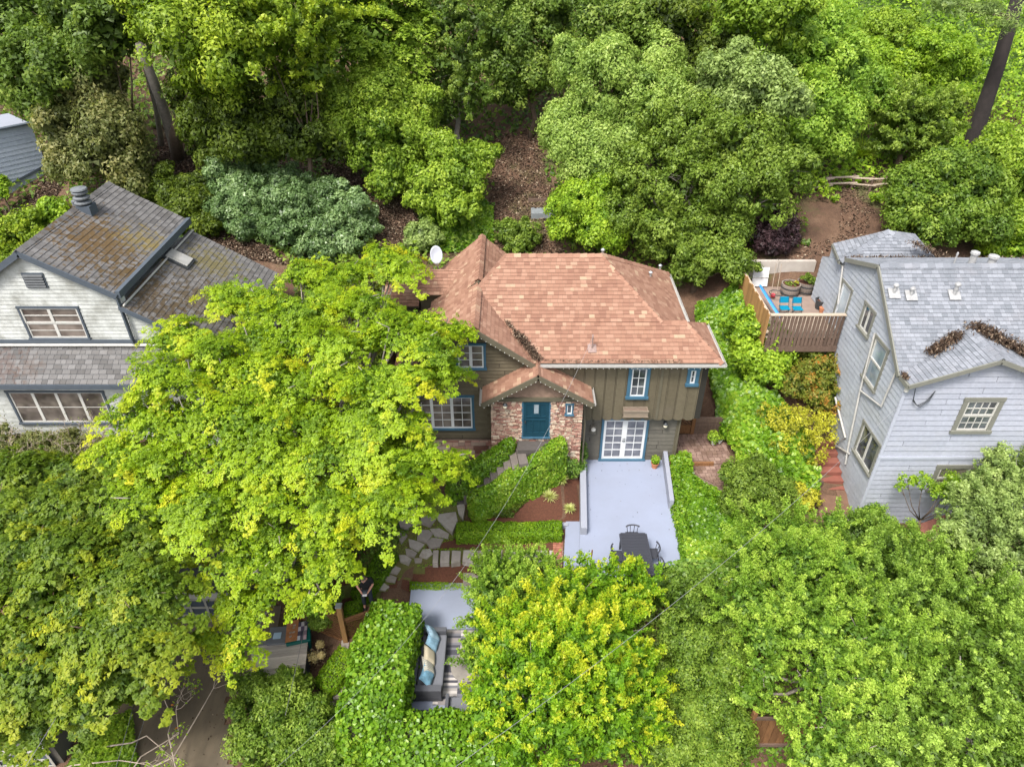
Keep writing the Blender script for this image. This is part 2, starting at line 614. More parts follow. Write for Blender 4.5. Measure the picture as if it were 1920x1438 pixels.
def caps(roof, mat, a, b, w=0.26, step=0.28, th=0.03, name='ridge_tile'):
    a, b = np.asarray(a, float), np.asarray(b, float)
    L = np.linalg.norm(b - a)
    n = max(1, int(L / step))
    d = (b - a) / L
    s = unit(np.cross(d, (0, 0, 1)))
    t = np.cross(s, d)
    key = (round(w, 3), round(L / n, 3), th)
    me = caps.cache.get((key, mat.name))
    if me is None:
        l = L / n
        q = MB()
        hw = w / 2
        top = [(-l / 2, -hw, -0.09), (-l / 2, 0, 0.02), (-l / 2, hw, -0.09), (l / 2 + .03, hw, -0.07), (l / 2 + .03, 0, 0.05), (l / 2 + .03, -hw, -0.07)]
        bot = [(x, y, z - th) for x, y, z in top]
        vs = top + bot
        q.add(vs, [(0, 5, 4, 1), (1, 4, 3, 2), (6, 7, 10, 11), (7, 8, 9, 10), (5, 0, 6, 11), (2, 3, 9, 8), (3, 4, 10, 9), (4, 5, 11, 10), (0, 1, 7, 6), (1, 2, 8, 7)])
        me = bpy.data.meshes.new(name)
        me.from_pydata(q.v, [], q.f)
        me.materials.append(mat)
        caps.cache[(key, mat.name)] = me
    for i in range(n):
        c = a + d * (L * (i + 0.5) / n)
        o = bpy.data.objects.new(name, me)
        COL.objects.link(o)
        o.parent = roof
        M = Matrix.Identity(4)
        for r in range(3):
            M[r][0], M[r][1], M[r][2] = d[r], s[r], t[r]
        M.translation = Vector(c - origin(roof))
        o.matrix_local = M
caps.cache = {}

def wall_body(parent, mat, fr, poly, depth=0.25, name='wall'):
    b = MB()
    if area2(poly) < 0: poly = poly[::-1]
    b.prism([fr.P(x, y, 0) for x, y in poly], [fr.P(x, y, -depth) for x, y in poly])
    return b.build(name, mat, parent)

def window(parent, fr, x, y, w, h, trim, sash, glass, cols=2, rows=2, leaves=1, tw=0.1, sill=True, split=None, stile=0.055, bar=0.024, hang=False, name='window', off=0.03):
    """a framed opening at (x, y) lower left of the frame; returns the trim object, with each sash and pane below it"""
    F = lambda a, b, c: fr.P(a, b, c)
    def bx(q, x0, y0, x1, y1, d0, d1):
        q.prism([F(x0, y0, d1), F(x1, y0, d1), F(x1, y1, d1), F(x0, y1, d1)], [F(x0, y0, d0), F(x1, y0, d0), F(x1, y1, d0), F(x0, y1, d0)])
    t = MB()
    d1 = off + 0.035
    bx(t, x - tw, y, x, y + h, 0, d1)
    bx(t, x + w, y, x + w + tw, y + h, 0, d1)
    bx(t, x - tw - 0.02, y + h, x + w + tw + 0.02, y + h + tw, 0, d1 + 0.012)
    bx(t, x - tw - (0.03 if sill else 0), y - tw * 0.8, x + w + tw + (0.03 if sill else 0), y, 0, d1 + (0.05 if sill else 0.0))
    to = t.build(name, trim, parent)
    lw = w / leaves
    for i in range(leaves):
        x0 = x + i * lw
        s = MB()
        halves = [(y, y + h)] if not hang else [(y, y + h / 2), (y + h / 2, y + h)]
        for hi, (ya, yb) in enumerate(halves):
            dd = off + (0.018 if hang and hi == 1 else 0.0)
            bx(s, x0, ya, x0 + stile, yb, 0.004, dd)
            bx(s, x0 + lw - stile, ya, x0 + lw, yb, 0.004, dd)
            bx(s, x0 + stile, ya, x0 + lw - stile, ya + stile, 0.004, dd - 0.002)
            bx(s, x0 + stile, yb - stile, x0 + lw - stile, yb, 0.004, dd - 0.002)
            gx0, gx1, gy0, gy1 = x0 + stile, x0 + lw - stile, ya + stile, yb - stile
            for c in range(1, cols):
                xc = gx0 + (gx1 - gx0) * c / cols
                bx(s, xc - bar / 2, gy0, xc + bar / 2, gy1, 0.004, dd - 0.006)
            for r in range(1, rows):
                yc = gy0 + (gy1 - gy0) * r / rows
                bx(s, gx0, yc - bar / 2, gx1, yc + bar / 2, 0.004, dd - 0.009)
            pw, ph = (gx1 - gx0) / cols, (gy1 - gy0) / rows
            for c in range(cols):
                for r in range(rows):
                    p = MB()
                    bx(p, gx0 + c * pw + 0.002, gy0 + r * ph + 0.002, gx0 + (c + 1) * pw - 0.002, gy0 + (r + 1) * ph - 0.002, 0.005, 0.012)
                    p.build('pane', glass, to)
        s.build('sash', sash, to)
    return to
# ------------------------------------------------------------------ shared materials
M = {}
M['orange'] = pieces_mat('orange_shingle', [(0.0, (0.215, 0.110, 0.076)), (0.35, (0.265, 0.143, 0.098)), (0.7, (0.295, 0.165, 0.114)), (0.92, (0.325, 0.19, 0.134)), (1.0, (0.39, 0.27, 0.18))], grain=30, stain=(0.20, 0.10, 0.06), stain_scale=0.9, stain_lo=0.56, stain_amt=0.35)
M['slate_left'] = pieces_mat('weathered_grey_shingle', [(0.0, (0.098, 0.094, 0.092)), (0.5, (0.135, 0.130, 0.128)), (1.0, (0.175, 0.17, 0.168))], grain=18, stain=(0.085, 0.07, 0.055), stain_scale=1.2, stain_lo=0.54, stain_amt=0.3,
    spots=[(-15.2, 24.6, 8.7, 2.4, (0.10, 0.06, 0.02), 0.9), (-14.4, 25.9, 7.9, 1.4, (0.18, 0.14, 0.045), 0.75), (-13.6, 23.4, 7.6, 2.1, (0.085, 0.055, 0.022), 0.85), (-12.4, 27.2, 6.7, 1.6, (0.13, 0.11, 0.035), 0.75), (-12.9, 22.8, 7.0, 1.5, (0.065, 0.048, 0.03), 0.85), (-11.8, 24.6, 6.5, 2.2, (0.075, 0.055, 0.03), 0.8), (-18.6, 21.6, 5.3, 1.1, (0.09, 0.055, 0.045), 0.5), (-17.5, 21.5, 5.4, 0.7, (0.09, 0.06, 0.045), 0.4)])
M['slate_right'] = pieces_mat('blue_grey_shingle', [(0.0, (0.155, 0.168, 0.19)), (0.5, (0.20, 0.213, 0.24)), (1.0, (0.25, 0.264, 0.295))], grain=20, stain=(0.22, 0.22, 0.24), stain_scale=0.8, stain_lo=0.52, stain_amt=0.5)
M['siding_brown'] = pieces_mat('olive_brown_siding', [(0.0, (0.103, 0.086, 0.056)), (1.0, (0.132, 0.112, 0.074))], rough=0.75, grain=9, bump=0.12, stain=(0.13, 0.11, 0.085), stain_scale=1.0, stain_lo=0.55, stain_amt=0.4)
M['siding_dark'] = pieces_mat('grey_brown_siding', [(0.0, (0.10, 0.092, 0.078)), (1.0, (0.13, 0.12, 0.10))], rough=0.75, grain=9, bump=0.12)
M['siding_blue'] = pieces_mat('pale_blue_siding', [(0.0, (0.345, 0.365, 0.43)), (1.0, (0.385, 0.405, 0.475))], rough=0.7, grain=8, bump=0.1, stain=(0.32, 0.33, 0.37), stain_scale=0.9, stain_lo=0.5, stain_amt=0.6)
M['siding_blue_shade'] = pieces_mat('worn_shaded_blue_siding', [(0.0, (0.33, 0.355, 0.40)), (1.0, (0.38, 0.405, 0.45))], rough=0.8, grain=8, bump=0.12, stain=(0.27, 0.28, 0.28), stain_scale=0.8, stain_lo=0.48, stain_amt=0.6)  # side wall copy of the siding: shade put into its colour, stains are wear
M['siding_white'] = pieces_mat('stained_white_siding', [(0.0, (0.47, 0.485, 0.465)), (1.0, (0.54, 0.555, 0.535))], rough=0.8, grain=10, bump=0.15, stain=(0.19, 0.19, 0.165), stain_scale=0.9, stain_lo=0.46, stain_amt=0.65)
M['stone'] = pieces_mat('pink_and_tan_stone', [(0.0, (0.22, 0.11, 0.085)), (0.2, (0.36, 0.19, 0.15)), (0.45, (0.44, 0.28, 0.22)), (0.7, (0.52, 0.39, 0.29)), (0.9, (0.62, 0.53, 0.42)), (1.0, (0.30, 0.20, 0.16))], grain=22, bump=0.7)
M['mortar'] = plain('mortar', (0.16, 0.115, 0.09), 0.95, 0.2, 8)
M['paver'] = pieces_mat('brown_paver', [(0.0, (0.17, 0.105, 0.085)), (0.5, (0.24, 0.155, 0.125)), (1.0, (0.32, 0.22, 0.18))], grain=14, stain=(0.12, 0.075, 0.05), stain_scale=1.2, stain_lo=0.45, stain_amt=0.6)
M['flag'] = pieces_mat('flagstone', [(0.0, (0.25, 0.215, 0.19)), (0.5, (0.34, 0.30, 0.27)), (1.0, (0.43, 0.39, 0.35))], grain=9, bump=0.5, stain=(0.20, 0.165, 0.13), stain_scale=2.0, stain_lo=0.5, stain_amt=0.6)
M['darkstone'] = pieces_mat('dark_stone', [(0.0, (0.09, 0.08, 0.075)), (0.5, (0.15, 0.13, 0.12)), (1.0, (0.22, 0.19, 0.17))], grain=9, bump=0.6)
M['brown_paint'] = plain('brown_painted_wood', (0.10, 0.088, 0.06), 0.7, 0.15, 4)
M['blue_trim'] = plain('blue_trim_paint', (0.042, 0.11, 0.17), 0.5, 0.12, 4)
M['door_blue'] = plain('teal_door_paint', (0.008, 0.042, 0.068), 0.4, 0.12, 4)
M['white'] = plain('white_paint', (0.58, 0.59, 0.60), 0.45, 0.05, 4)
M['offwhite'] = plain('off_white_paint', (0.47, 0.46, 0.43), 0.6, 0.1, 4)
M['glass'] = glass_mat('window_glass', (0.035, 0.04, 0.045), (0.12, 0.13, 0.15), 1.6)
M['glass_door'] = glass_mat('french_door_glass', (0.09, 0.095, 0.115), (0.17, 0.175, 0.20), 2.0)
M['glass_tan'] = glass_mat('curtained_glass', (0.06, 0.05, 0.045), (0.20, 0.17, 0.15), 1.3)
M['glass_sky'] = glass_mat('pale_glass', (0.14, 0.18, 0.22), (0.40, 0.46, 0.50), 0.8)
M['grey_trim'] = plain('slate_trim_paint', (0.065, 0.08, 0.10), 0.6, 0.12, 4)
M['olive_trim'] = plain('olive_grey_trim', (0.17, 0.17, 0.145), 0.65, 0.12, 4)
M['gutter'] = plain('gutter_metal', (0.38, 0.37, 0.35), 0.4, 0.15, 6)
M['zinc'] = plain('galvanised_metal', (0.42, 0.44, 0.46), 0.35, 0.2, 8, metal=0.6)
M['darkmetal'] = plain('dark_metal', (0.05, 0.055, 0.06), 0.45, 0.2, 6, metal=0.3)
M['deck_paint'] = plain('pale_grey_deck_paint', (0.238, 0.268, 0.355), 0.6, 0.03, 0.8, fine=12, dirt=(0.20, 0.215, 0.26), dirt_amt=0.3, dirt_scale=0.9)
M['wall_paint'] = plain('grey_wall_paint', (0.26, 0.275, 0.325), 0.6, 0.05, 2)
M['concrete'] = plain('pale_concrete', (0.42, 0.38, 0.34), 0.9, 0.12, 2, bump=0.2, dirt=(0.28, 0.24, 0.2), dirt_amt=0.5)
M['asphalt'] = plain('damp_driveway_concrete', (0.088, 0.070, 0.047), 0.6, 0.3, 0.8, bump=0.2, dirt=(0.20, 0.155, 0.10), dirt_amt=0.7, dirt_scale=0.5, dstretch=(1.6, 0.5, 1))
M['terracotta'] = plain('terracotta', (0.40, 0.16, 0.08), 0.8, 0.15, 8)
M['cedar'] = wood_mat('cedar', (0.12, 0.055, 0.025), (0.23, 0.115, 0.05), (6, 6, 0.8))
M['cedar_orange'] = wood_mat('orange_cedar', (0.26, 0.135, 0.05), (0.40, 0.23, 0.095), (6, 6, 0.8))
M['oldwood'] = wood_mat('weathered_deck_wood', (0.085, 0.056, 0.042), (0.175, 0.118, 0.092), (7, 7, 0.7))
M['palewood'] = wood_mat('pale_weathered_wood', (0.30, 0.24, 0.19), (0.45, 0.37, 0.29), (3, 3, 1))
M['brick_red'] = plain('red_painted_step', (0.23, 0.08, 0.058), 0.8, 0.2, 3, bump=0.2, dirt=(0.16, 0.07, 0.05), dirt_amt=0.5)
M['litter'] = pieces_mat('dead_leaf_litter', [(0.0, (0.03, 0.02, 0.014)), (0.5, (0.085, 0.052, 0.034)), (0.82, (0.18, 0.12, 0.08)), (1.0, (0.40, 0.32, 0.23))], grain=40, bump=0)
M['dark_gap'] = plain('dark_shade_backing', (.02, .018, .014), .9, .1)  # dark backing bared by board gaps, its colour standing in for shadow lines
M['lap_gap'] = plain('lap_shade_backing', (.075, .08, .095), .9, .1)  # darker backing between laps, painting the shadow under each board edge
M['vent_grey'] = plain('weathered_vent', (.30, .30, .30), .6, .3, 8)
M['bulb'] = plain('white_bulb', (0.75, 0.75, 0.7), 0.3, 0.02)

# ------------------------------------------------------------------ THE BROWN HOUSE
house = thing('brown_house', 'olive brown cottage with orange shingle roof, blue window trim and stone entry porch', 'house', (2, 22.6, 0))

ZE, YE, YR, ZR = 5.2, 22.0, 26.5, 7.45
def front_z(y): return ZE + 0.5 * (y - YE)
GR_X, GR_Z, GS = -1.35, 6.72, 0.70           # front gable ridge
def gab_z(x): return GR_Z - GS * abs(x - GR_X)
vx0 = GR_X + (GR_Z - ZE) / GS                 # valley foot
def valley(x): return (x, YE + (gab_z(x) - ZE) / 0.5, gab_z(x))
YV = YE + (GR_Z - ZE) / 0.5
roof = bpy.data.objects.new('roof', None); COL.objects.link(roof); roof.parent = house; ORG[roof.name] = origin(house)
sh = Pieces('shingle', M['orange'], roof)
E1 = (vx0, YE, ZE); E2 = (7.78, YE, ZE)
B1 = (6.62, 23.62, front_z(23.62)); B2 = (5.72, 23.62, front_z(23.62))
R2 = (3.58, YR, ZR); R1 = (-0.26, YR, ZR); V1 = (GR_X, YV, GR_Z)
xk = GR_X + (GR_Z - front_z(23.62)) / GS
K1 = (xk, 23.62, front_z(23.62))
frm = roof_plane(roof, sh, [E1, E2, B1, B2, R2, R1, V1], mat=M['brown_paint'], subs=[[E1, E2, B1, B2, K1], [K1, B2, R2, R1, V1]])
# plane facing the ivy slope, with its hips
RB = (7.05, 29.35, ZE); RF = (7.02, 22.9, ZE)
B2b = (5.72, 23.62, front_z(23.62))
def xr(z): return 3.58 + (ZR - z) * (7.05 - 3.58) / (ZR - ZE)
E3 = (7.78, 24.95, ZE); J = (7.02, 24.95, ZE)
roof_plane(roof, sh, [R2, B2b, J, RB], mat=M['brown_paint'])
roof_plane(roof, sh, [E2, E3, B1], mat=M['brown_paint'])
roof_plane(roof, sh, [E3, J, B2b, B1], mat=M['brown_paint'])
roof_plane(roof, sh, [R1, R2, RB, (0.2, 29.35, ZE)], mat=M['brown_paint'])
# front cross gable
GF = 21.95
gl = -4.5
roof_plane(roof, sh, [(GR_X, GF, GR_Z), (GR_X, YV, GR_Z), (vx0, YE + 0.001, ZE), (vx0, GF, ZE)], mat=M['brown_paint'])
roof_plane(roof, sh, [(GR_X, GF, GR_Z), (gl, GF, gab_z(gl)), (gl, 26.0, gab_z(gl)), (GR_X, 26.0, GR_Z)], mat=M['brown_paint'])
# rear cross gable
RGX, RGZ = -1.33, 6.82
roof_plane(roof, sh, [(RGX, 25.5, RGZ), (RGX, 29.9, RGZ), (-3.42, 29.9, 5.07), (-3.42, 25.5, 5.07)], mat=M['brown_paint'])
roof_plane(roof, sh, [(RGX, 25.5, RGZ), (RGX, 29.9, RGZ), (0.8, 29.9, 5.09), (0.8, 27.6, 5.09)], mat=M['brown_paint'])
# side wing beyond the gable
roof_plane(roof, sh, [(-3.95, 26.75, 5.5), (-1.9, 26.75, 5.5), (-1.9, 27.95, 6.1), (-3.95, 27.95, 6.1)], mat=M['brown_paint'])
roof_plane(roof, sh, [(-5.5, 26.75, 4.95), (-3.96, 26.75, 4.95), (-3.96, 28.3, 5.7), (-5.5, 28.3, 5.7)], mat=M['brown_paint'])
roof_plane(roof, sh, [(-5.5, 28.3, 5.7), (-3.3, 28.3, 5.7), (-3.3, 29.4, 5.1), (-5.5, 29.4, 5.1)], mat=M['brown_paint'])
# porch roof
PX0, PX1, PXR, PYF, PYB = -1.12, 3.02, 0.95, 21.25, 22.32
PZR, PZE = 5.18, 3.93
roof_plane(roof, sh, [(PXR, PYF, PZR), (PXR, PYB, PZR), (PX1, PYB, PZE), (PX1, PYF, PZE)], e=0.17, w=(0.16, 0.26), mat=M['brown_paint'])
roof_plane(roof, sh, [(PXR, PYF, PZR), (PXR, PYB, PZR), (PX0, PYB, PZE), (PX0, PYF, PZE)], e=0.17, w=(0.16, 0.26), mat=M['brown_paint'])
sh.finish()
up = np.array([0, 0, 0.03])
for a, b in ((R1, R2), (R2, B2b), (B1, E2), (B2b, B1), (V1, R1)):
    caps(roof, M['orange'], np.array(a) + up, np.array(b) + up)
for a, b in (((GR_X, YV, GR_Z), (GR_X, GF, GR_Z)), ((RGX, 29.9, RGZ), (RGX, 25.5, RGZ)), (R2, RB)):
    caps(roof, M['orange'], np.array(a) + up * 2.2, np.array(b) + up * 2.2, w=0.34)
caps(roof, M['orange'], np.array((PXR, PYB, PZR)) + up, np.array((PXR, PYF, PZR)) + up, w=0.22)

# walls
wall = bpy.data.objects.new('front_wall', None); COL.objects.link(wall); wall.parent = house; ORG[wall.name] = origin(house)
bd = Pieces('siding_board', M['siding_brown'], wall)
# gable wall
fg = wall_frame(0, 22.3, 0, FRONT)
gz = lambda x: gab_z(x) - 0.16
gpoly = [(-4.3, 1.42), (0.75, 1.42), (0.75, gz(0.75)), (GR_X, gz(GR_X)), (-4.3, gz(-4.3))]
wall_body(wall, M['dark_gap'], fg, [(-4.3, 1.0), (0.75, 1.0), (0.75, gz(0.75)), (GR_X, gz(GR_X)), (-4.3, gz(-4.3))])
def wpx(fr_y, x0, y0, x1, y1):
    a, b = PY(x0, y1, fr_y), PY(x1, y0, fr_y)
    return (a[0], a[2], b[0], b[2])
W1 = wpx(22.25, 872, 648, 906, 690)
W2 = wpx(22.25, 817, 745, 884, 803)
W1 = (W1[2] - 0.95, W1[1], W1[2], W1[3])
W2 = (W2[2] - 2.35, W2[1], W2[2], W2[3])
holes = [(w[0] - .08, w[1] - .05, w[2] + .08, w[3] + .08) for w in (W1, W2)]
rowed(bd, fg, gpoly, 0.155, 2.6, 4.2, 0.036, 0.012, holes=holes, gap=0.022, share=False)
window(house, fg, W1[0], W1[1], W1[2] - W1[0], W1[3] - W1[1], M['blue_trim'], M['white'], M['glass_tan'], cols=1, rows=3, leaves=2, tw=0.09)
window(house, fg, W2[0], W2[1], W2[2] - W2[0], W2[3] - W2[1], M['blue_trim'], M['white'], M['glass_tan'], cols=2, rows=4, leaves=3, tw=0.09)
# foundation stones under the gable wall
ff = wall_frame(0, 22.2, 0, FRONT)
fst = Pieces('foundation_stone', M['stone'], wall)
wall_body(wall, M['mortar'], ff, [(-4.4, -0.4), (-0.75, -0.4), (-0.75, 1.36), (-4.4, 1.36)], name='foundation')
rowed(fst, ff, [(-4.4, 0.1), (-0.75, 0.1), (-0.75, 1.36), (-4.4, 1.36)], 0.2, 0.25, 0.6, 0.05, 0.05, gap=0.02, share=False, jog=0.02)
fst.finish()
# upper wall of board and batten, oversailing the ground floor
FU = 22.3
fu = wall_frame(0, FU, 0, FRONT)
UZ0, UZ1 = 2.4, 5.12
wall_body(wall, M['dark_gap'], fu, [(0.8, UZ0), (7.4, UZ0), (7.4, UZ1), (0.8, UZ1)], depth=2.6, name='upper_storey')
W3 = wpx(FU, 1180, 690, 1214, 742)
W4 = wpx(FU, 1292, 693, 1306, 718)
x = 2.1
bt = Pieces('batten', M['siding_brown'], wall)
k = 0
hol = [(w[0] - .1, w[1] - .1, w[2] + .1, w[3] + .12) for w in (W3, W4)]
xs_b = []
x = 1.55
while x < 7.4:
    for q in cut_rects([(x - .016, UZ0), (x + .016, UZ0), (x + .016, UZ1), (x - .016, UZ1)], hol):
        bt.slab(fu, q, 0.024, 0.024)
    # scalloped board foot between battens
    w = 0.40
    if x + w < 7.45:
        xa, xb = x + .028, x + w - .028
        foot = [(xa, UZ0 - 0.02), (xa + 0.05, UZ0 - 0.06), ((xa + xb) / 2, UZ0 - 0.085), (xb - 0.05, UZ0 - 0.06), (xb, UZ0 - 0.02), (xb, UZ1), (xa, UZ1)]
        for q in (cut_rects(foot, hol) if any(h[0] < xb and h[2] > xa for h in hol) else [foot]):
            bd.slab(fu, q, 0.012, 0.012)
    x += w
bt.finish()
window(house, fu, W3[0], W3[1], W3[2] - W3[0], W3[3] - W3[1], M['blue_trim'], M['white'], M['glass'], cols=2, rows=3, leaves=1, tw=0.13)
window(house, fu, W4[0], W4[1], W4[2] - W4[0], W4[3] - W4[1], M['blue_trim'], M['white'], M['glass'], cols=1, rows=2, leaves=1, tw=0.13)
# ground floor wall below
FL = 22.62
fl = wall_frame(0, FL, 0, FRONT)
LX0, LX1 = 2.75, 6.62
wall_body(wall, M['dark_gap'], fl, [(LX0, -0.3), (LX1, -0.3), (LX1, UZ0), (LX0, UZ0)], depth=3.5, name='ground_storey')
d0 = PY(1127, 858, FL - .05)[0]; d1 = PY(1204, 858, FL - .05)[0]
DZ = 2.13
bl = Pieces('lap_board', M['siding_dark'], wall)
rowed(bl, fl, [(LX0, 0.0), (LX1, 0.0), (LX1, UZ0 - 0.02), (LX0, UZ0 - 0.02)], 0.2, 2.4, 3.6, 0.036, 0.012, holes=[(d0 - .1, -0.1, d1 + .1, DZ + .16)], gap=0.020, share=False)
bl.finish(); bd.finish()
# french doors
fdoor = window(house, fl, d0, 0.08, d1 - d0, DZ - 0.08, M['blue_trim'], M['white'], M['glass_door'], cols=2, rows=5, leaves=2, tw=0.09, stile=0.10, bar=0.03, name='french_door', off=0.045)
b = MB()
for dx in (-0.03, 0.035):
    b.lathe(((d0 + d1) / 2 + dx, FL - 0.075, 1.02), [(0.02, 0), (0.026, 0.02), (0.02, 0.045)], 8)
    b.lathe(((d0 + d1) / 2 + dx, FL - 0.075, 1.14), [(0.018, 0), (0.02, 0.03)], 8)
b.build('handle', M['darkmetal'], fdoor)
# drip board at the overhang, corner boards, rafter line
b = MB()
b.box(6.62, 6.75, FL - 0.05, FL + 0.1, -0.1, UZ0)
b.box(2.72, 2.82, FL - 0.06, FL + 0.1, -0.1, UZ0)
b.box(5.62, 5.72, FU - 0.05, FU - 0.025, UZ0, UZ1)
b.build('corner_board', M['brown_paint'], house)
# gutters
def gutter(a, b_, parent, mat, w=0.11, name='gutter'):
    q = MB()
    a, b_ = np.array(a, float), np.array(b_, float)
    q.beam(a, b_, 0.012, 0.06)
    s = unit(np.cross(b_ - a, (0, 0, 1))) * w
    q.beam(a + s, b_ + s, 0.014, 0.07)
    q.beam(a + s / 2 - [0, 0, .05], b_ + s / 2 - [0, 0, .05], w, 0.01)
    return q.build(name, mat, parent)
gutter((vx0 + 0.1, YE - 0.02, ZE - 0.06), (7.85, YE - 0.02, ZE - 0.06), house, M['gutter'])
gutter((7.80, YE - .1, ZE - 0.06), (7.80, 24.95, ZE - 0.06), house, M['gutter'])
gutter((7.08, 25.0, ZE - 0.06), (7.08, 29.4, ZE - 0.06), house, M['gutter'])
gutter((PX1 + .01, PYF - .02, PZE - 0.06), (PX1 + .01, PYB, PZE - 0.06), house, M['gutter'], 0.08)
gutter((PX0 - .01, PYB, PZE - 0.06), (PX0 - .01, PYF - .02, PZE - 0.06), house, M['gutter'], 0.08)
b = MB()
b.tube([(6.72, FL - .12, UZ0), (6.72, FL - .12, 0.25), (6.72, FL - .3, 0.1)], 0.04, 8)
b.build('downpipe', M['brown_paint'], house)
b = MB(); b.tube([(2.70, 21.9, 3.8), (2.82, 21.75, 2.5), (2.82, 21.75, 0.1)], 0.035, 8); b.build('downpipe', M['brown_paint'], house)
# barge boards with rows of bulbs
def barge(a, b_, h=0.2):
    q = MB(); q.beam(a, b_, 0.05, h); q.build('barge_board', M['brown_paint'], house)
    q = MB()
    a, b_ = np.array(a, float), np.array(b_, float)
    n = int(np.linalg.norm(b_ - a) / 0.2)
    for i in range(n):
        p = a + (b_ - a) * (i + .5) / n + np.array([0, -0.04, -h / 2])
        q.lathe(p, [(0.006, -0.016), (0.014, -0.005), (0.006, 0.012)], 6)
    q.build('string_light', M['bulb'], house)
barge((GR_X, GF - 0.03, GR_Z - 0.12), (vx0, GF - 0.03, ZE - 0.12))
barge((GR_X, GF - 0.03, GR_Z - 0.12), (gl, GF - 0.03, gab_z(gl) - 0.12))
barge((PXR, PYF - 0.03, PZR - 0.11), (PX1, PYF - 0.03, PZE - 0.11))
barge((PXR, PYF - 0.03, PZR - 0.11), (PX0, PYF - 0.03, PZE - 0.11))
b = MB()
for i in range(28):
    b.lathe((1.9 + i * 0.21, YE - 0.1, ZE - 0.17), [(0.006, -0.016), (0.013, -0.005), (0.006, 0.012)], 6)
b.build('string_light', M['bulb'], house)
# stone porch
PF = 21.6
fp = wall_frame(0, PF, 0, FRONT)
SX0, SX1 = -0.80, 2.68
pzr = lambda x: PZR - (PZR - PZE) / (PX1 - PXR) * abs(x - PXR)
porch = wall_body(wall, M['mortar'], fp, [(SX0, -0.2), (SX1, -0.2), (SX1, pzr(SX1) - .16), (PXR, PZR - .16), (SX0, pzr(SX0) - .16)], depth=0.7, name='stone_wall')
st = Pieces('stone', M['stone'], wall)
D = wpx(PF, 981, 752, 1030, 817)
DX0, DZ0, DX1, DZ1 = D
SW = wpx(PF, 1062, 757, 1073, 775)
beam_z = DZ1 + 0.02
y = 0.0
hl = [(DX0 - .05, DZ0 - 0.05, DX1 + .05, DZ1 + .02), (SW[0] - .04, SW[1] - .06, SW[2] + .04, SW[3] + .03)]
reg = [(SX0, 0.0), (SX1, 0.0), (SX1, beam_z), (SX0, beam_z)]
row = 0.0
while row < beam_z:
    e = random.choice((0.05, 0.06, 0.07, 0.10))
    xx = SX0 - random.random() * .2
    while xx < SX1:
        w = random.uniform(0.08, 0.27)
        s1, s2 = random.uniform(-.018, .018), random.uniform(-.018, .018)
        q = [(xx + .006, row + .006), (xx + w - .006, row + .006 + s1), (xx + w - .012, row + e - .006 + s2), (xx + .01, row + e - .006)]
        q = clip_convex(q, reg)
        if q:
            for pp in cut_rects(q, hl):
                hgt = random.uniform(0.02, 0.075)
                st.slab(fp, pp, hgt, hgt * random.uniform(.7, 1.2), base=-0.02)
        xx += w
    row += e
st.finish()
b = MB()
zb = beam_z + 0.02
b.box(SX0 - .02, SX1 + .02, PF - 0.10, PF - 0.003, zb, zb + 0.17)
b.build('lintel', M['brown_paint'], house)
b = MB()
tp = [(PXR - (PZR - zb - .38) / ((PZR - PZE) / (PX1 - PXR)), zb + .17), (PXR + (PZR - zb - .38) / ((PZR - PZE) / (PX1 - PXR)), zb + .17), (PXR, PZR - 0.2)]
b.prism([fp.P(x_, y_, 0.03) for x_, y_ in tp], [fp.P(x_, y_, 0.0) for x_, y_ in tp])
b.build('tympanum', plain('worn_porch_panel', (0.24, 0.16, 0.12), 0.9, 0.3, 5), house)
# entry door
b = MB()
b.box(DX0, DX1, PF - 0.03, PF - 0.004, DZ0, DZ1)
door = b.build('entry_door', M['door_blue'], house)
W = DX1 - DX0; Hh = DZ1 - DZ0
b = MB()
def rail(x0, x1, z0, z1, d=0.03):
    b.box(DX0 + x0 * W, DX0 + x1 * W, PF - 0.03 - d, PF - 0.0302, DZ0 + z0 * Hh, DZ0 + z1 * Hh)
rail(0, .12, 0, 1); rail(.88, 1, 0, 1); rail(.12, .88, 0, .13); rail(.12, .88, .93, 1); rail(.12, .88, .47, .51); rail(.12, .88, .56, .60)
rail(.34, .39, .13, .47); rail(.61, .66, .13, .47); rail(.34, .40, .60, .93); rail(.60, .66, .60, .93); rail(.40, .60, .60, .66)
b.build('door_rail', M['door_blue'], door)
b = MB(); b.box(DX0 + .41 * W, DX0 + .59 * W, PF - 0.05, PF - 0.031, DZ0 + .67 * Hh, DZ0 + .92 * Hh); b.build('pane', M['glass_sky'], door)
b = MB(); b.lathe((DX0 + .07 * W, PF - 0.075, DZ0 + .40 * Hh), [(0.018, 0), (0.026, .03), (0.018, .12)], 8); b.box(DX0 + .04 * W, DX0 + .10 * W, PF - 0.054, PF - 0.046, DZ0 + .34 * Hh, DZ0 + .55 * Hh); b.build('handle', M['darkmetal'], door)
b = MB()
b.box(DX0 - .07, DX0, PF - 0.045, PF, DZ0, DZ1 + .0); b.box(DX1, DX1 + .07, PF - 0.045, PF, DZ0, DZ1 + .0); b.box(DX0 - .07, DX1 + .07, PF - 0.12, PF - .0, DZ0 - .06, DZ0 - .002)
b.build('door_frame', M['blue_trim'], door)
window(house, fp, SW[0], SW[1], SW[2] - SW[0], SW[3] - SW[1], M['blue_trim'], M['white'], M['glass'], cols=1, rows=1, tw=0.05, off=0.05, stile=0.04)
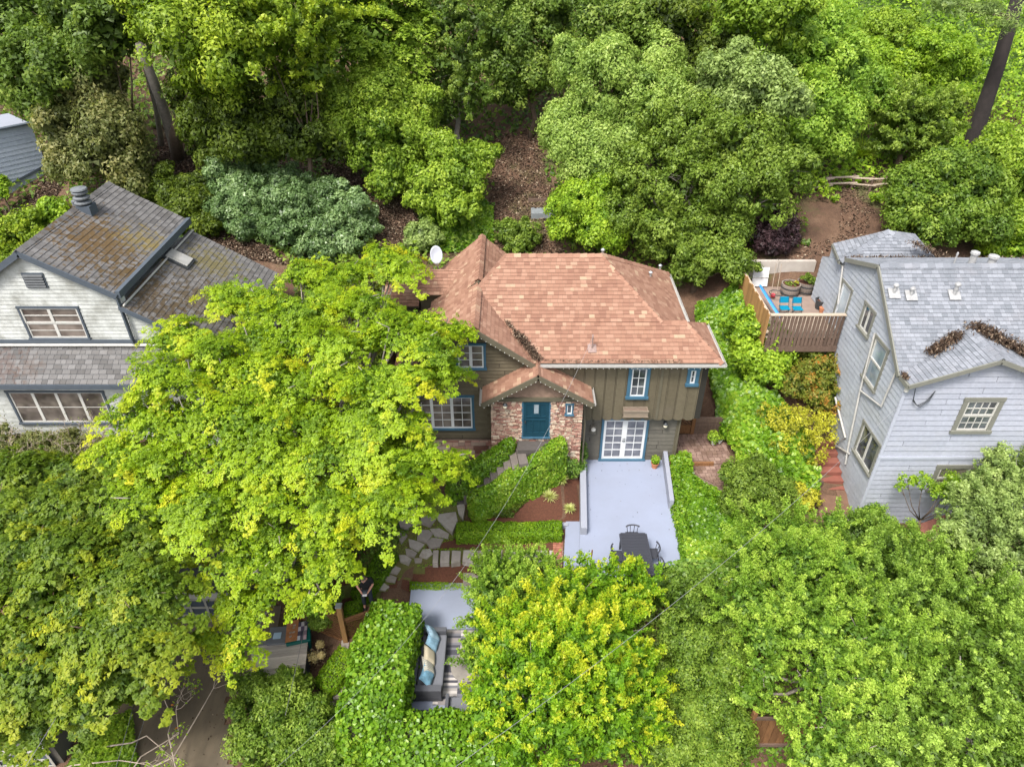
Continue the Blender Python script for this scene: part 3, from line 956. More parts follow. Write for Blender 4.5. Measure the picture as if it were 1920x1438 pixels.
# lamps, meter, flower box, vents
def lamp(x, y, z, name='wall_lamp'):
    q = MB(); q.box(x - .06, x + .06, y - .03, y, z + .02, z + .16); q.beam((x, y, z + .1), (x, y - .14, z + .13), .03, .03)
    q.lathe((x, y - .16, z), [(0.10, .10), (0.07, .14), (0.02, .19)], 10)
    o = q.build(name, M['darkmetal'], house)
    q = MB(); q.lathe((x, y - .16, z), [(0.03, -.06), (0.075, -.01), (0.085, .05), (0.07, .10)], 10); q.build('lamp_shade', plain('frosted_lamp_glass', (0.68, 0.62, 0.48), 0.3, .05), o, smooth=True)
L1 = PY(947, 760, PF - .08); lamp(L1[0], PF - 0.04, L1[2])
L2 = PY(1246, 794, FL); lamp(L2[0], FL - .03, L2[2])
q = PY(1112, 803, FL)
b = MB(); b.box(q[0] - .12, q[0] + .12, FL - .12, FL - .033, q[2] - .22, q[2] + .2); b.tube([(q[0], FL - .06, q[2] + .2), (q[0], FL - .06, UZ0)], .02, 6)
mt = b.build('electric_meter', M['siding_dark'], house)
b = MB(); b.tube([(q[0], FL - .12, q[2] + .06), (q[0], FL - .19, q[2] + .06)], .085, 12); b.build('meter_dial', M['offwhite'], mt)
fb = wpx(FU - .2, 1168, 755, 1217, 779)
b = MB()
x0, x1, z0, z1 = fb[0], fb[2], fb[1] + .0, fb[1] + 0.30
for bxs in ((x0, x1, FU - .30, FU - .27, z0, z1), (x0, x1, FU - .05, FU - .026, z0, z1), (x0, x0 + .03, FU - .27, FU - .05, z0, z1), (x1 - .03, x1, FU - .27, FU - .05, z0, z1), (x0 + .03, x1 - .03, FU - .27, FU - .05, z0, z0 + .03), (x0 - .02, x1 + .02, FU - .33, FU - .302, z1 - .05, z1 + .01), (x0 - .02, x1 + .02, FU - .33, FU - .302, z0 - .01, z0 + .04)):
    b.box(*bxs)
fbx = b.build('flower_box', plain('faded_brown_wood', (0.20, 0.16, 0.12), .8, .15, 5), house)
b = MB(); b.box(x0 + .031, x1 - .031, FU - .269, FU - .051, z0 + .031, z1 - .07); b.build('soil', M['mortar'], fbx)
b = MB()
p = np.array([2.98, 22.55, front_z(22.55)])
b.tube([p, p + [0, 0, .62]], .03, 8); b.tube([p + [0, 0, .55], p + [-.02, -.08, .66], p + [-.02, -.14, .58]], .028, 8)
b.obox(p + [0, -.02, .04], (.16, 0, 0), (0, .16, .08), (0, -.005, .01))
b.build('service_mast', plain('rusty_pipe', (.24, .17, .15), .7, .3, 12), house)
for (vx, vy, vh) in ((3.7, 26.95, .35), (6.6, 29.05, .3), (5.9, 27.6, .22)):
    zz = front_z(vy) if vy < YR else ZR - .3
    zz = min(zz, ZE + (7.05 - vx) * .65 + .0) if vx > 3.6 else zz
    b = MB(); b.lathe((vx, vy, zz - .05), [(.05, 0), (.05, vh)], 10); b.lathe((vx, vy, zz + vh - .07), [(.08, 0), (.09, .05), (.03, .10)], 10); b.build('vent_pipe', M['zinc'], house)
# rest of the house body, closed behind
b = MB(); b.box(-1.1, 6.7, 22.7, 29.0, 0.5, ZE - .12); b.box(-4.2, -1.1, 22.56, 28.9, 0.5, 4.6); b.box(-5.2, -4.2, 26.95, 29.0, 1.5, 4.8); b.box(-3.9, -1.1, 26.95, 28.9, 4.6, 5.38)
b.build('side_wall', M['siding_brown'], house)
# metal chimney hood of the wing
p = PY(717, 556, 26.9)
b = MB(); b.lathe((p[0], p[1], p[2] - .75), [(.16, 0), (.16, .55)], 12)
b.lathe((p[0], p[1], p[2] - .25), [(.34, 0), (.36, .04), (.22, .2), (.05, .24)], 14)
b.build('chimney', M['darkmetal'], house, smooth=False)
# debris lying in the valley
def litter(name, pts, n, size, parent=None, spread=.16, mat=None, lift=.03, label=None, cat=None):
    q = MB()
    for i in range(n):
        t = random.random() * (len(pts) - 1)
        k = int(t); f = t - k
        c = np.array(pts[k]) * (1 - f) + np.array(pts[k + 1]) * f + np.array([random.gauss(0, spread), random.gauss(0, spread), random.random() * lift])
        a = unit(np.random.default_rng(i).normal(size=3)) * size * random.uniform(.6, 1.5); c2 = unit(np.cross(a, (0.3, 0.2, 1))) * size * .35
        q.add([c - a, c - c2, c + a, c + c2], [(0, 1, 2, 3)])
    o = q.build(name, mat or M['litter'], parent)
    tag(o, label, cat, kind='stuff')
    return o
va, vb = np.array(valley(-.3)), np.array(valley(vx0))
litter('leaf_litter', [va + [0.1, 0, .1], vb * .35 + va * .65 + [0.1, .05, .1]], 160, .05, roof, .05)
litter('leaf_litter', [vb * .35 + va * .65 + [.1, .05, .1], vb + [0.12, .1, .1]], 1300, .055, roof, .085, lift=.12)
litter('leaf_litter', [vb + [0.1, .07, .07], vb + [3, .07, .05], vb + [5.5, .06, .05]], 520, .04, roof, .05)

# ------------------------------------------------------------------ WHITE NEIGHBOUR HOUSE
lh = thing('white_house', 'white sided gabled house with mossy dark grey shingle roof and slate trim', 'house', (-15, 22.2, 1.5))
lroof = bpy.data.objects.new('roof', None); COL.objects.link(lroof); lroof.parent = lh; ORG[lroof.name] = origin(lh)
ls = Pieces('shingle', M['slate_left'], lroof)
LY, LB = 22.1, 28.8
RX, RZ = -16.55, 9.62
Z2, X2 = 8.0, -13.75
roof_plane(lroof, ls, [(RX, LY, RZ), (X2, LY, Z2), (X2 + .02, LB, Z2), (RX, LB, RZ)], e=.20, w=(.2, .27), mat=M['grey_trim'], gap=.014)
Z3, X3 = 7.55, -13.8
X4 = -10.4
Z4 = Z3 - .60 * (X4 - X3)
roof_plane(lroof, ls, [(X3, LY, Z3), (X4, LY, Z4), (X4, LB, Z4), (X3, LB, Z3)], e=.20, w=(.2, .27), mat=M['grey_trim'], gap=.014)
roof_plane(lroof, ls, [(RX, LY, RZ), (RX - 3.4, LY, RZ - 2.1), (RX - 3.4, LB, RZ - 2.1), (RX, LB, RZ)], e=.20, w=(.2, .27), mat=M['grey_trim'], gap=.014)
# pent roof under the gable
PA, PB = 21.0, 22.28
roof_plane(lroof, ls, [(-24, PA, 4.95), (-11.0, PA, 4.95), (-11.0, PB, 5.92), (-24, PB, 5.92)], e=.19, w=(.2, .30), mat=M['grey_trim'], gap=.012)
ls.finish()
caps(lroof, M['slate_left'], (RX, LB, RZ + .03), (RX, LY, RZ + .03), w=.3)
b = MB()
b.beam((RX, LY - .03, RZ - .1), (X2, LY - .03, Z2 - .1), .05, .2); b.beam((RX, LY - .03, RZ - .1), (RX - 3.4, LY - .03, RZ - 2.2), .05, .2)
b.beam((X3, LY - .03, Z3 - .08), (X4, LY - .03, Z4 - .08), .05, .16)
b.beam((X2 + .05, LY, Z2 - .03), (X2 + .05, LB, Z2 - .03), .16, .26)
b.beam((-24, LY + .1, 6.02), (-13.3, LY + .1, 6.02), .06, .14)
b.beam((X2 - .02, LY + .03, Z2 - .2), (X2 + .0, LY + .03, 6.0), .06, .16, up=(0, 1, 0))
b.beam((-24, PA - .03, 4.86), (-11, PA - .03, 4.86), .05, .18)
b.build('trim_board', M['grey_trim'], lh)
b = MB(); b.beam((-24, LY + .0, 5.93), (-11, LY + .0, 5.93), .10, .05); b.beam((X2 + .12, LY, Z3 + .0), (X2 + .12, LB, Z3 + .0), .05, .05)
b.build('flashing', M['offwhite'], lh)
flw = wall_frame(0, LY + .2, 0, FRONT)
wb = Pieces('siding_board', M['siding_white'], lh)
gp = [(-21, 6.0), (X2, 6.0), (X2, Z2 - .12), (RX, RZ - .12), (-21, RZ - 2.83)]
wall_body(lh, M['siding_white'], flw, gp, name='upper_wall')
wall_body(lh, M['siding_white'], flw, [(X2 + .01, 5.9), (-11.3, 5.9), (X2 + .01, Z3 - .16)], name='wall')
lw1 = wpx(LY + .15, 60, 578, 143, 634)
vn = wpx(LY + .15, 52, 514, 78, 538)
rowed(wb, flw, gp, .15, 3, 4.5, .03, .01, holes=[(lw1[0] - .08, lw1[1] - .05, lw1[2] + .08, lw1[3] + .08), (vn[0], vn[1], vn[2], vn[3])], gap=.002, share=False)
rowed(wb, flw, [(X2 + .05, 6.0), (-11.52, 6.0), (X2 + .05, Z3 - .18)], .17, 3, 4.5, .03, .01, gap=.002, share=False)
window(lh, flw, lw1[0], lw1[1], lw1[2] - lw1[0], lw1[3] - lw1[1], M['grey_trim'], M['offwhite'], M['glass_tan'], cols=1, rows=2, leaves=2, tw=.07, hang=True)
b = MB()
b.box(vn[0] - .04, vn[2] + .04, LY + .14, LY + .19, vn[1] - .04, vn[3] + .04)
vo = b.build('gable_vent', M['grey_trim'], lh)
for i in range(5):
    b = MB(); z = vn[1] + (vn[3] - vn[1]) * (i + .5) / 5
    b.prism([(vn[0], LY + .09, z - .035), (vn[2], LY + .09, z - .035), (vn[2], LY + .139, z + .03), (vn[0], LY + .139, z + .03)], [(vn[0], LY + .10, z - .05), (vn[2], LY + .10, z - .05), (vn[2], LY + .139, z + .01), (vn[0], LY + .139, z + .01)])
    b.build('louvre', M['darkmetal'], vo)
fl2 = wall_frame(0, PA + .35, 0, FRONT)
gp2 = [(-23, 1.0), (-11.2, 1.0), (-11.2, 4.85), (-23, 4.85)]
wall_body(lh, M['siding_white'], fl2, gp2, name='lower_wall', depth=1.0)
lw2 = wpx(PA + .3, 42, 736, 190, 792)
rowed(wb, fl2, gp2, .2, 3, 4.5, .03, .01, holes=[(lw2[0] - .08, lw2[1] - .05, lw2[2] + .08, lw2[3] + .08)], gap=.002, share=False)
wb.finish()
window(lh, fl2, lw2[0], lw2[1], lw2[2] - lw2[0], lw2[3] - lw2[1], M['grey_trim'], M['offwhite'], M['glass_tan'], cols=1, rows=2, leaves=4, tw=.08)
b = MB(); b.box(-19.6, -13.9, 22.6, 28.6, 2, 7.3); b.box(-13.9, X4 - .1, 22.6, 28.6, 2, 5.0); b.build('side_wall', M['siding_white'], lh)
# skylight, chimney cowl, flue
def on_l(px, py):           # point on the upper east slope
    d = ray(px, py); n = np.array([.58, 0, 1.0]); o0 = np.array([X3, 0, Z3])
    t = (np.dot(n, o0 - np.array([0, 0, CAM_H]))) / np.dot(n, d)
    return np.array([0, 0, CAM_H]) + d * t
sk = on_l(335, 487)
sl = unit((1, 0, -.6)); nn = unit((.6, 0, 1))
b = MB(); b.obox(sk + nn * .03, sl * .52, (0, .42, 0), nn * .07); so = b.build('skylight', M['darkmetal'], lh)
b = MB(); b.obox(sk + nn * .12, sl * .44, (0, .34, 0), nn * .02); b.build('skylight_dome', glass_mat('skylight_acrylic', (.22, .22, .20), (.34, .33, .31)), so, bevel=.01)
ch = PZ(163, 392, 9.5)
b = MB(); b.obox(ch + [0, 0, -.1], (.26, 0, 0), (0, .26, 0), (0, 0, .28))
co = b.build('chimney', M['grey_trim'], lh)
b = MB()
for k in range(3):
    b.lathe(ch + np.array([-.05, 0, .2 + k * .19]), [(.20, 0), (.30 - .01 * k, .04), (.31 - .01 * k, .09), (.2, .14)], 18)
b.lathe(ch + np.array([-.05, 0, .76]), [(.3, 0), (.28, .05), (.1, .09)], 18)
b.lathe(ch + np.array([-.42, .05, .1]), [(.09, 0), (.11, .2), (.05, .24)], 12)
b.build('chimney_cowl', plain('dull_grey_metal', (.13, .14, .15), .5, .3, 9), co)
fz = PZ(212, 362, 8.9)
b = MB(); b.lathe(fz + np.array([0, 0, -.3]), [(.09, 0), (.09, .45)], 12); b.lathe(fz + np.array([0, 0, .18]), [(.13, 0), (.14, .1), (.06, .17)], 12); b.lathe(fz + np.array([0, 0, .12]), [(.14, 0), (.14, .03)], 12)
b.build('flue_pipe', plain('dull_flue_metal', (.20, .21, .22), .5, .3, 9), lh)

# ------------------------------------------------------------------ PALE BLUE NEIGHBOUR HOUSE
rh = thing('blue_grey_house', 'pale blue grey lap sided house with grey shingle roofs and dark debris in the valleys', 'house', (14, 22, 0))
rroof = bpy.data.objects.new('roof', None); COL.objects.link(rroof); rroof.parent = rh; ORG[rroof.name] = origin(rh)
rs = Pieces('shingle', M['slate_right'], rroof)
HX = 13.5
mE = PX(1679, 659, HX - .12); mR = PX(1649, 497, HX - .12); mB = PX(1587, 484, HX - .12)
XR = 26.0
RYm, RZm = mR[1], mR[2]
fs_ = (mR[2] - mE[2]) / (mR[1] - mE[1])
EYm = 20.5; EZm = mE[2] - fs_ * (mE[1] - EYm)
# front wing: ridge toward the viewer, peak seen at (1880, 672)
WY = 19.75
wz = 5.80
wp = PY(1880, 674, WY)
WXR, WZR = wp[0], wp[2]
ws = (WZR - wz) / (WXR - HX + .05)
WXE = HX - .05
def main_z(y): return mR[2] - fs_ * (RYm - y)
def wing_y(z): return RYm - (mR[2] - z) / fs_    # where the main slope has this height
wtop = (WXR, wing_y(WZR), WZR)
wlow = (WXE, wing_y(wz), wz)
wfar = (WXR + (WXR - WXE), wing_y(wz), wz)
roof_plane(rroof, rs, [(WXE, WY, wz), (WXR, WY, WZR), wtop, wlow], e=.155, w=(.15, .24), mat=M['olive_trim'], gap=.006)
roof_plane(rroof, rs, [(WXR, WY, WZR), (wfar[0], WY, wz), wfar, wtop], e=.155, w=(.15, .24), mat=M['olive_trim'], gap=.006)
A_ = (HX - .12, wing_y(wz), wz); B_ = (XR, wing_y(wz), wz); C_ = (XR, RYm, RZm); D_ = (HX - .12, RYm, RZm)
roof_plane(rroof, rs, [A_, B_, C_, D_], e=.155, w=(.15, .24), mat=M['olive_trim'], gap=.006,
           subs=[[A_, wlow, wtop, (WXR, RYm, RZm), D_], [wfar, B_, C_, (WXR, RYm, RZm), wtop]])
bz = mB[2]
roof_plane(rroof, rs, [(HX - .12, RYm, RZm), (XR, RYm, RZm), (XR, mB[1], bz), (HX - .12, mB[1], bz)], e=.155, w=(.15, .24), mat=M['olive_trim'], gap=.006)
# rear hipped wing
hA = PZ(1575, 489, 7.2); hB = PZ(1562, 457, 7.2); hC = PZ(1757, 488, 7.2)
hP = PY(1665, 432, hB[1] - .4)
roof_plane(rroof, rs, [hA, (hC[0], hA[1], hA[2]), hP], e=.155, w=(.15, .24), mat=M['olive_trim'])
roof_plane(rroof, rs, [hB, hA, hP], e=.155, w=(.15, .24), mat=M['olive_trim'])
roof_plane(rroof, rs, [(hC[0], hA[1], hA[2]), (hC[0] + .3, hB[1] + 1, hA[2]), hP], e=.155, w=(.15, .24), mat=M['olive_trim'])
rs.finish()
up = np.array([0, 0, .03])
caps(rroof, M['slate_right'], np.array(D_) + up, np.array(C_) + up, w=.3)
caps(rroof, M['slate_right'], np.array(wtop) + up, np.array((WXR, WY, WZR)) + up, w=.3)
caps(rroof, M['slate_right'], hP + up, hA + up, w=.28)
caps(rroof, M['slate_right'], hP + up, np.array((hC[0], hA[1], hA[2])) + up, w=.28)
vA, vB = np.array(wtop), np.array(wlow)
litter('leaf_litter', [vA + (vB - vA) * .18 + [0, -.0, .1], vA + (vB - vA) * .6 + [0, 0, .09]], 1500, .06, rroof, .12, lift=.1)
vC = np.array(wfar)
litter('leaf_litter', [vA + [0.1, .1, .1], vA + (vC - vA) * .9 + [0, 0, .12]], 4200, .06, rroof, .22, lift=.12)
litter('leaf_litter', [hA + [.3, -.1, .12], [hC[0] - .9, hA[1] - .15, hA[2] + .12], [hC[0] + 2.5, hA[1] - .3, hA[2] + .15], [hC[0] + 5, RYm + .5, RZm + .02]], 3200, .055, rroof, .13, lift=.08)
litter('leaf_litter', [hC + [-1.2, -.0, .75], hC + [.2, 0, .1]], 900, .05, rroof, .15, lift=.08)
litter('leaf_litter', [np.array((WXE, WY + .3, wz + .06)), vB + [.05, 0, .06]], 260, .05, rroof, .05)
# walls
FWY = WY + .25
frw = wall_frame(0, FWY, 0, FRONT)
BZ0 = -1.3
rf = Pieces('siding_board', M['siding_blue'], rh)
fpoly = [(HX, BZ0), (XR, BZ0), (XR, wz), (WXR + (WXR - HX), wz + .1), (WXR, WZR - .14), (HX, wz + .02)]
band = PY(1655, 856, FWY)[2]
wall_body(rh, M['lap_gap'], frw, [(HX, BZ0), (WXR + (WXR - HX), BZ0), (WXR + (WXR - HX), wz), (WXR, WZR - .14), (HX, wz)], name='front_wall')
rw1 = wpx(FWY - .03, 1788, 752, 1868, 806); rw1 = (PY(1790, 806, FWY)[0], rw1[1], PY(1866, 752, FWY)[0], rw1[3])
rw1 = (rw1[0], rw1[1], PY(1850, 800, FWY)[0], rw1[3])
rw2 = (PY(1745, 915, FWY)[0], PY(1745, 915, FWY)[2], PY(1818, 880, FWY)[0], PY(1818, 876, FWY)[2])
hol = [(w[0] - .1, w[1] - .08, w[2] + .1, w[3] + .1) for w in (rw1, rw2)]
regU = [(HX, band + .06), (WXR + (WXR - HX), band + .06), (WXR + (WXR - HX), wz), (WXR, WZR - .14), (HX, wz - .02)]
rowed(rf, frw, regU, .235, 4.6, 6.8, .036, .012, holes=hol, gap=.018, share=False)
rowed(rf, frw, [(HX, BZ0), (WXR + (WXR - HX), BZ0), (WXR + (WXR - HX), band - .08), (HX, band - .08)], .235, 4.6, 6.8, .036, .012, holes=hol, gap=.018, share=False)
b = MB(); b.box(HX - .03, XR, FWY - .07, FWY, band - .07, band + .05); b.box(HX - .04, HX + .07, FWY - .055, FWY, BZ0, wz - .03)
b.build('corner_board', plain('pale_blue_trim', (.38, .40, .47), .6, .06), rh)
window(rh, frw, rw1[0], rw1[1], rw1[2] - rw1[0], rw1[3] - rw1[1], M['olive_trim'], M['offwhite'], M['glass'], cols=4, rows=2, hang=True, tw=.16)
window(rh, frw, rw2[0], rw2[1], rw2[2] - rw2[0], rw2[3] - rw2[1], M['olive_trim'], M['offwhite'], M['glass_tan'], cols=1, rows=1, hang=True, tw=.16)
# long side wall
fsw = wall_frame(HX, 0, 0, WEST)          # a = -y
BY = 28.6
sidep = [(-BY, 3.0), (-FWY, BZ0), (-FWY, wz), (-wing_y(wz), wz), (-RYm, RZm - .12), (-mB[1], bz - .12), (-BY, bz - 1.0)]
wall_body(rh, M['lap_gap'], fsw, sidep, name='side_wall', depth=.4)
def spx(x0, y0, x1, y1):
    a, c = PX(x0, y0, HX - .03), PX(x1, y1, HX - .03)
    return (-a[1], min(a[2], c[2]), -c[1], max(a[2], c[2]))
def swin(cx0, cy0, cx1, cy1, w):      # lower left and upper right corners
    return None
rsb = Pieces('side_board', M['siding_blue_shade'], rh)
def at_side(px, py):
    p = PX(px, py, HX)
    return (-p[1], p[2])
sw = []
for (cpx, cpy, w, h) in ((1627, 600, .75, .95), (1643, 682, .95, 1.7), (1627, 840, 1.35, 1.35)):
    c = at_side(cpx, cpy); sw.append((c[0] - w / 2, c[1] - h / 2, c[0] + w / 2, c[1] + h / 2))
c = at_side(1584, 560); dr = (c[0] - .42, 4.45, c[0] + .42, 6.45)
hol = [(w[0] - .1, w[1] - .08, w[2] + .1, w[3] + .1) for w in sw] + [(dr[0] - .1, dr[1] - .05, dr[2] + .1, dr[3] + .1)]
for reg in ([(-BY, 3.0), (-FWY, BZ0), (-FWY, wz - .03), (-wing_y(wz), wz - .03), (-BY, wz - .03)], [(-BY, wz - .03), (-wing_y(wz), wz - .03), (-RYm, RZm - .14), (-mB[1], bz - .14), (-BY, bz - 1.0)]):
    rowed(rsb, fsw, reg, .22, 4.0, 6.0, .034, .01, holes=hol, gap=.017, share=False, v_start=BZ0)
rf.finish(); rsb.finish()
for i, w in enumerate(sw):
    window(rh, fsw, w[0], w[1], w[2] - w[0], w[3] - w[1], M['olive_trim'], M['offwhite'], (M['glass'], M['glass_sky'], M['glass'])[i], cols=1, rows=1, leaves=2 if i != 1 else 1, hang=(i == 1), tw=.11)
window(rh, fsw, dr[0], dr[1], dr[2] - dr[0], dr[3] - dr[1], M['olive_trim'], M['white'], M['glass_sky'], cols=1, rows=1, leaves=1, tw=.1, stile=.11, name='deck_door')
b = MB()
b.box(HX + .4, XR, FWY + .3, BY - .2, BZ0 + .3, wz - .1); b.box(HX + .4, hC[0] - .3, 26.3, hB[1] - .2, 3.2, 6.9)
b.build('rear_wall', M['siding_blue_shade'], rh)
b = MB(); b.box(HX + .01, HX + 3.6, 26.4, hB[1] - .15, 3.6, 7.0); b.build('rear_room_wall', M['siding_blue_shade'], rh)
# fascia and barge boards
b = MB()
b.beam((WXE - .03, WY - .02, wz - .08), (WXR, WY - .02, WZR - .08), .05, .16); b.beam((WXR, WY - .02, WZR - .08), (wfar[0], WY - .02, wz - .08), .05, .16)
b.beam(np.array(D_) + [-.03, 0, -.08], np.array(A_) + [-.03, 0, -.08], .05, .16); b.beam(np.array(D_) + [-.03, 0, -.08], (HX - .15, mB[1], bz - .08), .05, .16)
b.beam(hA + [-.02, -.02, -.08], hB + [-.02, 0, -.08], .06, .14)
b.beam((WXE - .04, WY, wz - .08), np.array(wlow) + [-.04, 0, -.08], .08, .16)
b.build('barge_board', M['olive_trim'], rh)
# pipes on the side wall
def side_pipe(pts, r=.035, name='drain_pipe'):
    q = MB(); q.tube([PX(a, c, HX - .1) for a, c in pts], r, 8); q.build(name, M['gutter'], rh)
side_pipe([(1613, 732), (1652, 762), (1683, 690)])
side_pipe([(1572, 490), (1580, 500), (1571, 570)])
side_pipe([(1640, 625), (1612, 735), (1592, 830), (1585, 870)])
side_pipe([(1566, 745), (1585, 820), (1567, 835), (1592, 850)], .045)
def at_main(px, py, h, r=.06, skirt=True):
    d = ray(px, py); n = np.array([0, -fs_, 1.0]); o0 = np.array([0, RYm, RZm])
    t = np.dot(n, o0 - np.array([0, 0, CAM_H])) / np.dot(n, d)
    p = np.array([0, 0, CAM_H]) + d * t
    q = MB(); q.lathe(p + [0, 0, -.05], [(r, 0), (r, h)], 10)
    if skirt: q.obox(p + [0, -.03, .06], (.2, 0, 0), unit((0, 1, fs_)) * .2, unit((0, -fs_, 1)) * .012); q.lathe(p + [0, 0, h - .08], [(r * 1.5, 0), (r * 1.6, .05), (r, .1)], 10)
    q.build('vent_pipe', M['vent_grey'], rh)
at_main(1675, 552, .4); at_main(1707, 556, .35); at_main(1788, 555, .5, .07)
for (a, c, h, r) in ((1791, 488, .3, .03), (1820, 497, .35, .12), (1858, 496, .2, .14)):
    q = MB(); p = PY(a, c, RYm + .25)
    q.lathe((p[0], p[1], RZm - .15), [(r, 0), (r, h + .1), (r * 1.35, h + .12), (r * 1.3, h + .2), (r * .5, h + .24)], 12); q.build('vent_pipe', M['vent_grey'], rh)
b = MB(); p = np.array([HX + .3, FWY - .08, wz - .45])
for i in range(3):
    b.tube([p + [0, 0, .2], p + [.05, -.05, -.25 - .04 * i], p + [.25 + .05 * i, -.06, -.5 - .03 * i], p + [.5 + .05 * i, -.06, -.3], p + [.7, -.02, .1]], .012, 5)
b.build('service_wire', M['darkmetal'], rh)
b = MB(); b.lathe((HX - .02, FWY - .12, wz - .35), [(.07, 0), (.08, .25), (.04, .33)], 10); b.build('service_head', M['offwhite'], rh)

# far building at the corner of the garden
fbh = thing('blue_grey_outbuilding', 'blue grey sided building wall half hidden by the trees above the white house', 'building', (-28, 34, 4))
c1 = G(92, 324); c0 = G(0, 376); c0 = c0 + (c0 - c1) * 1.2
ut = unit([c1[0] - c0[0], c1[1] - c0[1], 0])
fo = Frame((c0[0], c0[1], 0), ut, (0, 0, 1))
Lb = math.hypot(c1[0] - c0[0], c1[1] - c0[1])
ob = Pieces('siding_board', pieces_mat('slate_blue_siding', [(0, (.36, .41, .49)), (1, (.40, .45, .53))], grain=7, bump=.1), fbh)
wall_body(fbh, M['wall_paint'], fo, [(0, 4.0), (Lb, 4.0), (Lb, 9.7), (0, 9.7)], depth=3.0)
rowed(ob, fo, [(0, 4.0), (Lb, 4.0), (Lb, 9.7), (0, 9.7)], .22, 2.6, 3.8, .03, .01, gap=.002, share=False)
ob.finish()
b = MB(); b.beam(fo.P(-.2, 9.72, .0), fo.P(Lb + .1, 9.72, .0), .3, .08); b.beam(fo.P(0, 6.0, .06), fo.P(Lb, 7.6, .06), .06, .12); b.build('coping', M['grey_trim'], fbh)
# ------------------------------------------------------------------ THE GROUND
def in_poly(x, y, poly):
    x, y = np.asarray(x), np.asarray(y)
    ins = np.zeros(x.shape, bool)
    n = len(poly)
    for i in range(n):
        x0, y0 = poly[i]; x1, y1 = poly[(i + 1) % n]
        c = ((y0 > y) != (y1 > y)) & (x < (x1 - x0) * (y - y0) / ((y1 - y0) if y1 != y0 else 1e-9) + x0)
        ins ^= c
    return ins

m, nt, bs = _new('hillside_soil')
c = _ramp(nt, _noise(nt, 0.9, 6, .7), [(0.3, (0.075, 0.040, 0.024)), (0.55, (0.125, 0.07, 0.042)), (0.78, (0.19, 0.12, 0.075))])
c = _mix(nt, 1.0, c, _ramp(nt, _noise(nt, 14, 4, .7), [(0.25, (.55,) * 3), (0.75, (1.15,) * 3)]), 'MULTIPLY')
c = _mix(nt, _ramp(nt, _noise(nt, .35, 5, .7), [(.53, (0, 0, 0)), (.66, (.6,) * 3)]), c, (0.06, 0.085, 0.02))
g_ = nt.nodes.new('ShaderNodeNewGeometry'); s_ = nt.nodes.new('ShaderNodeSeparateXYZ'); nt.links.new(g_.outputs['Position'], s_.inputs[0])
far_ = _math(nt, 'MULTIPLY', _ramp(nt, _math(nt, 'MULTIPLY', _math(nt, 'SUBTRACT', s_.outputs['X'], 12.0), .3), [(.2, (0,) * 3), (.8, (1,) * 3)]), _ramp(nt, _math(nt, 'MULTIPLY', _math(nt, 'SUBTRACT', s_.outputs['Y'], 40.0), .2), [(.2, (0,) * 3), (.9, (.85,) * 3)]))
c = _mix(nt, far_, c, _ramp(nt, _noise(nt, 5, 4, .7), [(.3, (.030, .070, .010)), (.7, (.085, .17, .020))]))
nt.links.new(c, bs.inputs['Base Color']); bs.inputs['Roughness'].default_value = .95
_bump(nt, bs, _noise(nt, 10, 5, .7), .8, .05)
M['soil_ground'] = m
xx, yy = np.meshgrid(GX, GY)
V = np.stack([xx.ravel(), yy.ravel(), GZ.ravel()], 1)
nx, ny = len(GX), len(GY)
ii, jj = np.meshgrid(np.arange(nx - 1), np.arange(ny - 1))
a = (jj * nx + ii).ravel()
F = np.stack([a, a + 1, a + nx + 1, a + nx], 1)
def np_mesh(name, V, F, mat, parent=None, smooth=False, tint=None):
    me = bpy.data.meshes.new(name)
    k = F.shape[1]
    me.vertices.add(len(V)); me.vertices.foreach_set('co', np.ascontiguousarray(V, np.float32).ravel())
    me.loops.add(F.size); me.loops.foreach_set('vertex_index', np.ascontiguousarray(F, np.int32).ravel())
    me.polygons.add(len(F)); me.polygons.foreach_set('loop_start', np.arange(0, F.size, k, dtype=np.int32))
    me.polygons.foreach_set('loop_total', np.full(len(F), k, np.int32))
    if tint is not None:
        at = me.attributes.new('tint', 'FLOAT', 'FACE')
        at.data.foreach_set('value', np.ascontiguousarray(tint, np.float32))
    me.update(calc_edges=True)
    return link(name, me, mat, parent, smooth)
o = np_mesh('ground', V, F, M['soil_ground'], smooth=True)
tag(o, 'brown leaf strewn hillside ground running up behind the houses', kind='structure')

M['mulch'] = plain('dark_red_mulch', (0.085, 0.032, 0.018), .95, .45, 18, bump=.8, fine=70)
M['moss'] = plain('mossy_turf', (0.095, 0.12, 0.022), .95, .4, 5, bump=.6, dirt=(.10, .06, .03), dirt_amt=.7, dirt_scale=1.2)

def sheet(name, poly, z, mat, thick=0.12, label=None, kind='structure', parent=None, cat=None):
    """flat slab whose top is at z (a number, or one per corner)"""
    if area2([(p[0], p[1]) for p in poly]) < 0: poly = poly[::-1]
    zs = z if hasattr(z, '__len__') else [z] * len(poly)
    q = MB()
    q.prism([(p[0], p[1], zz) for p, zz in zip(poly, zs)], [(p[0], p[1], zz - thick) for p, zz in zip(poly, zs)])
    o = q.build(name, mat, parent)
    return tag(o, label, cat, kind=kind)

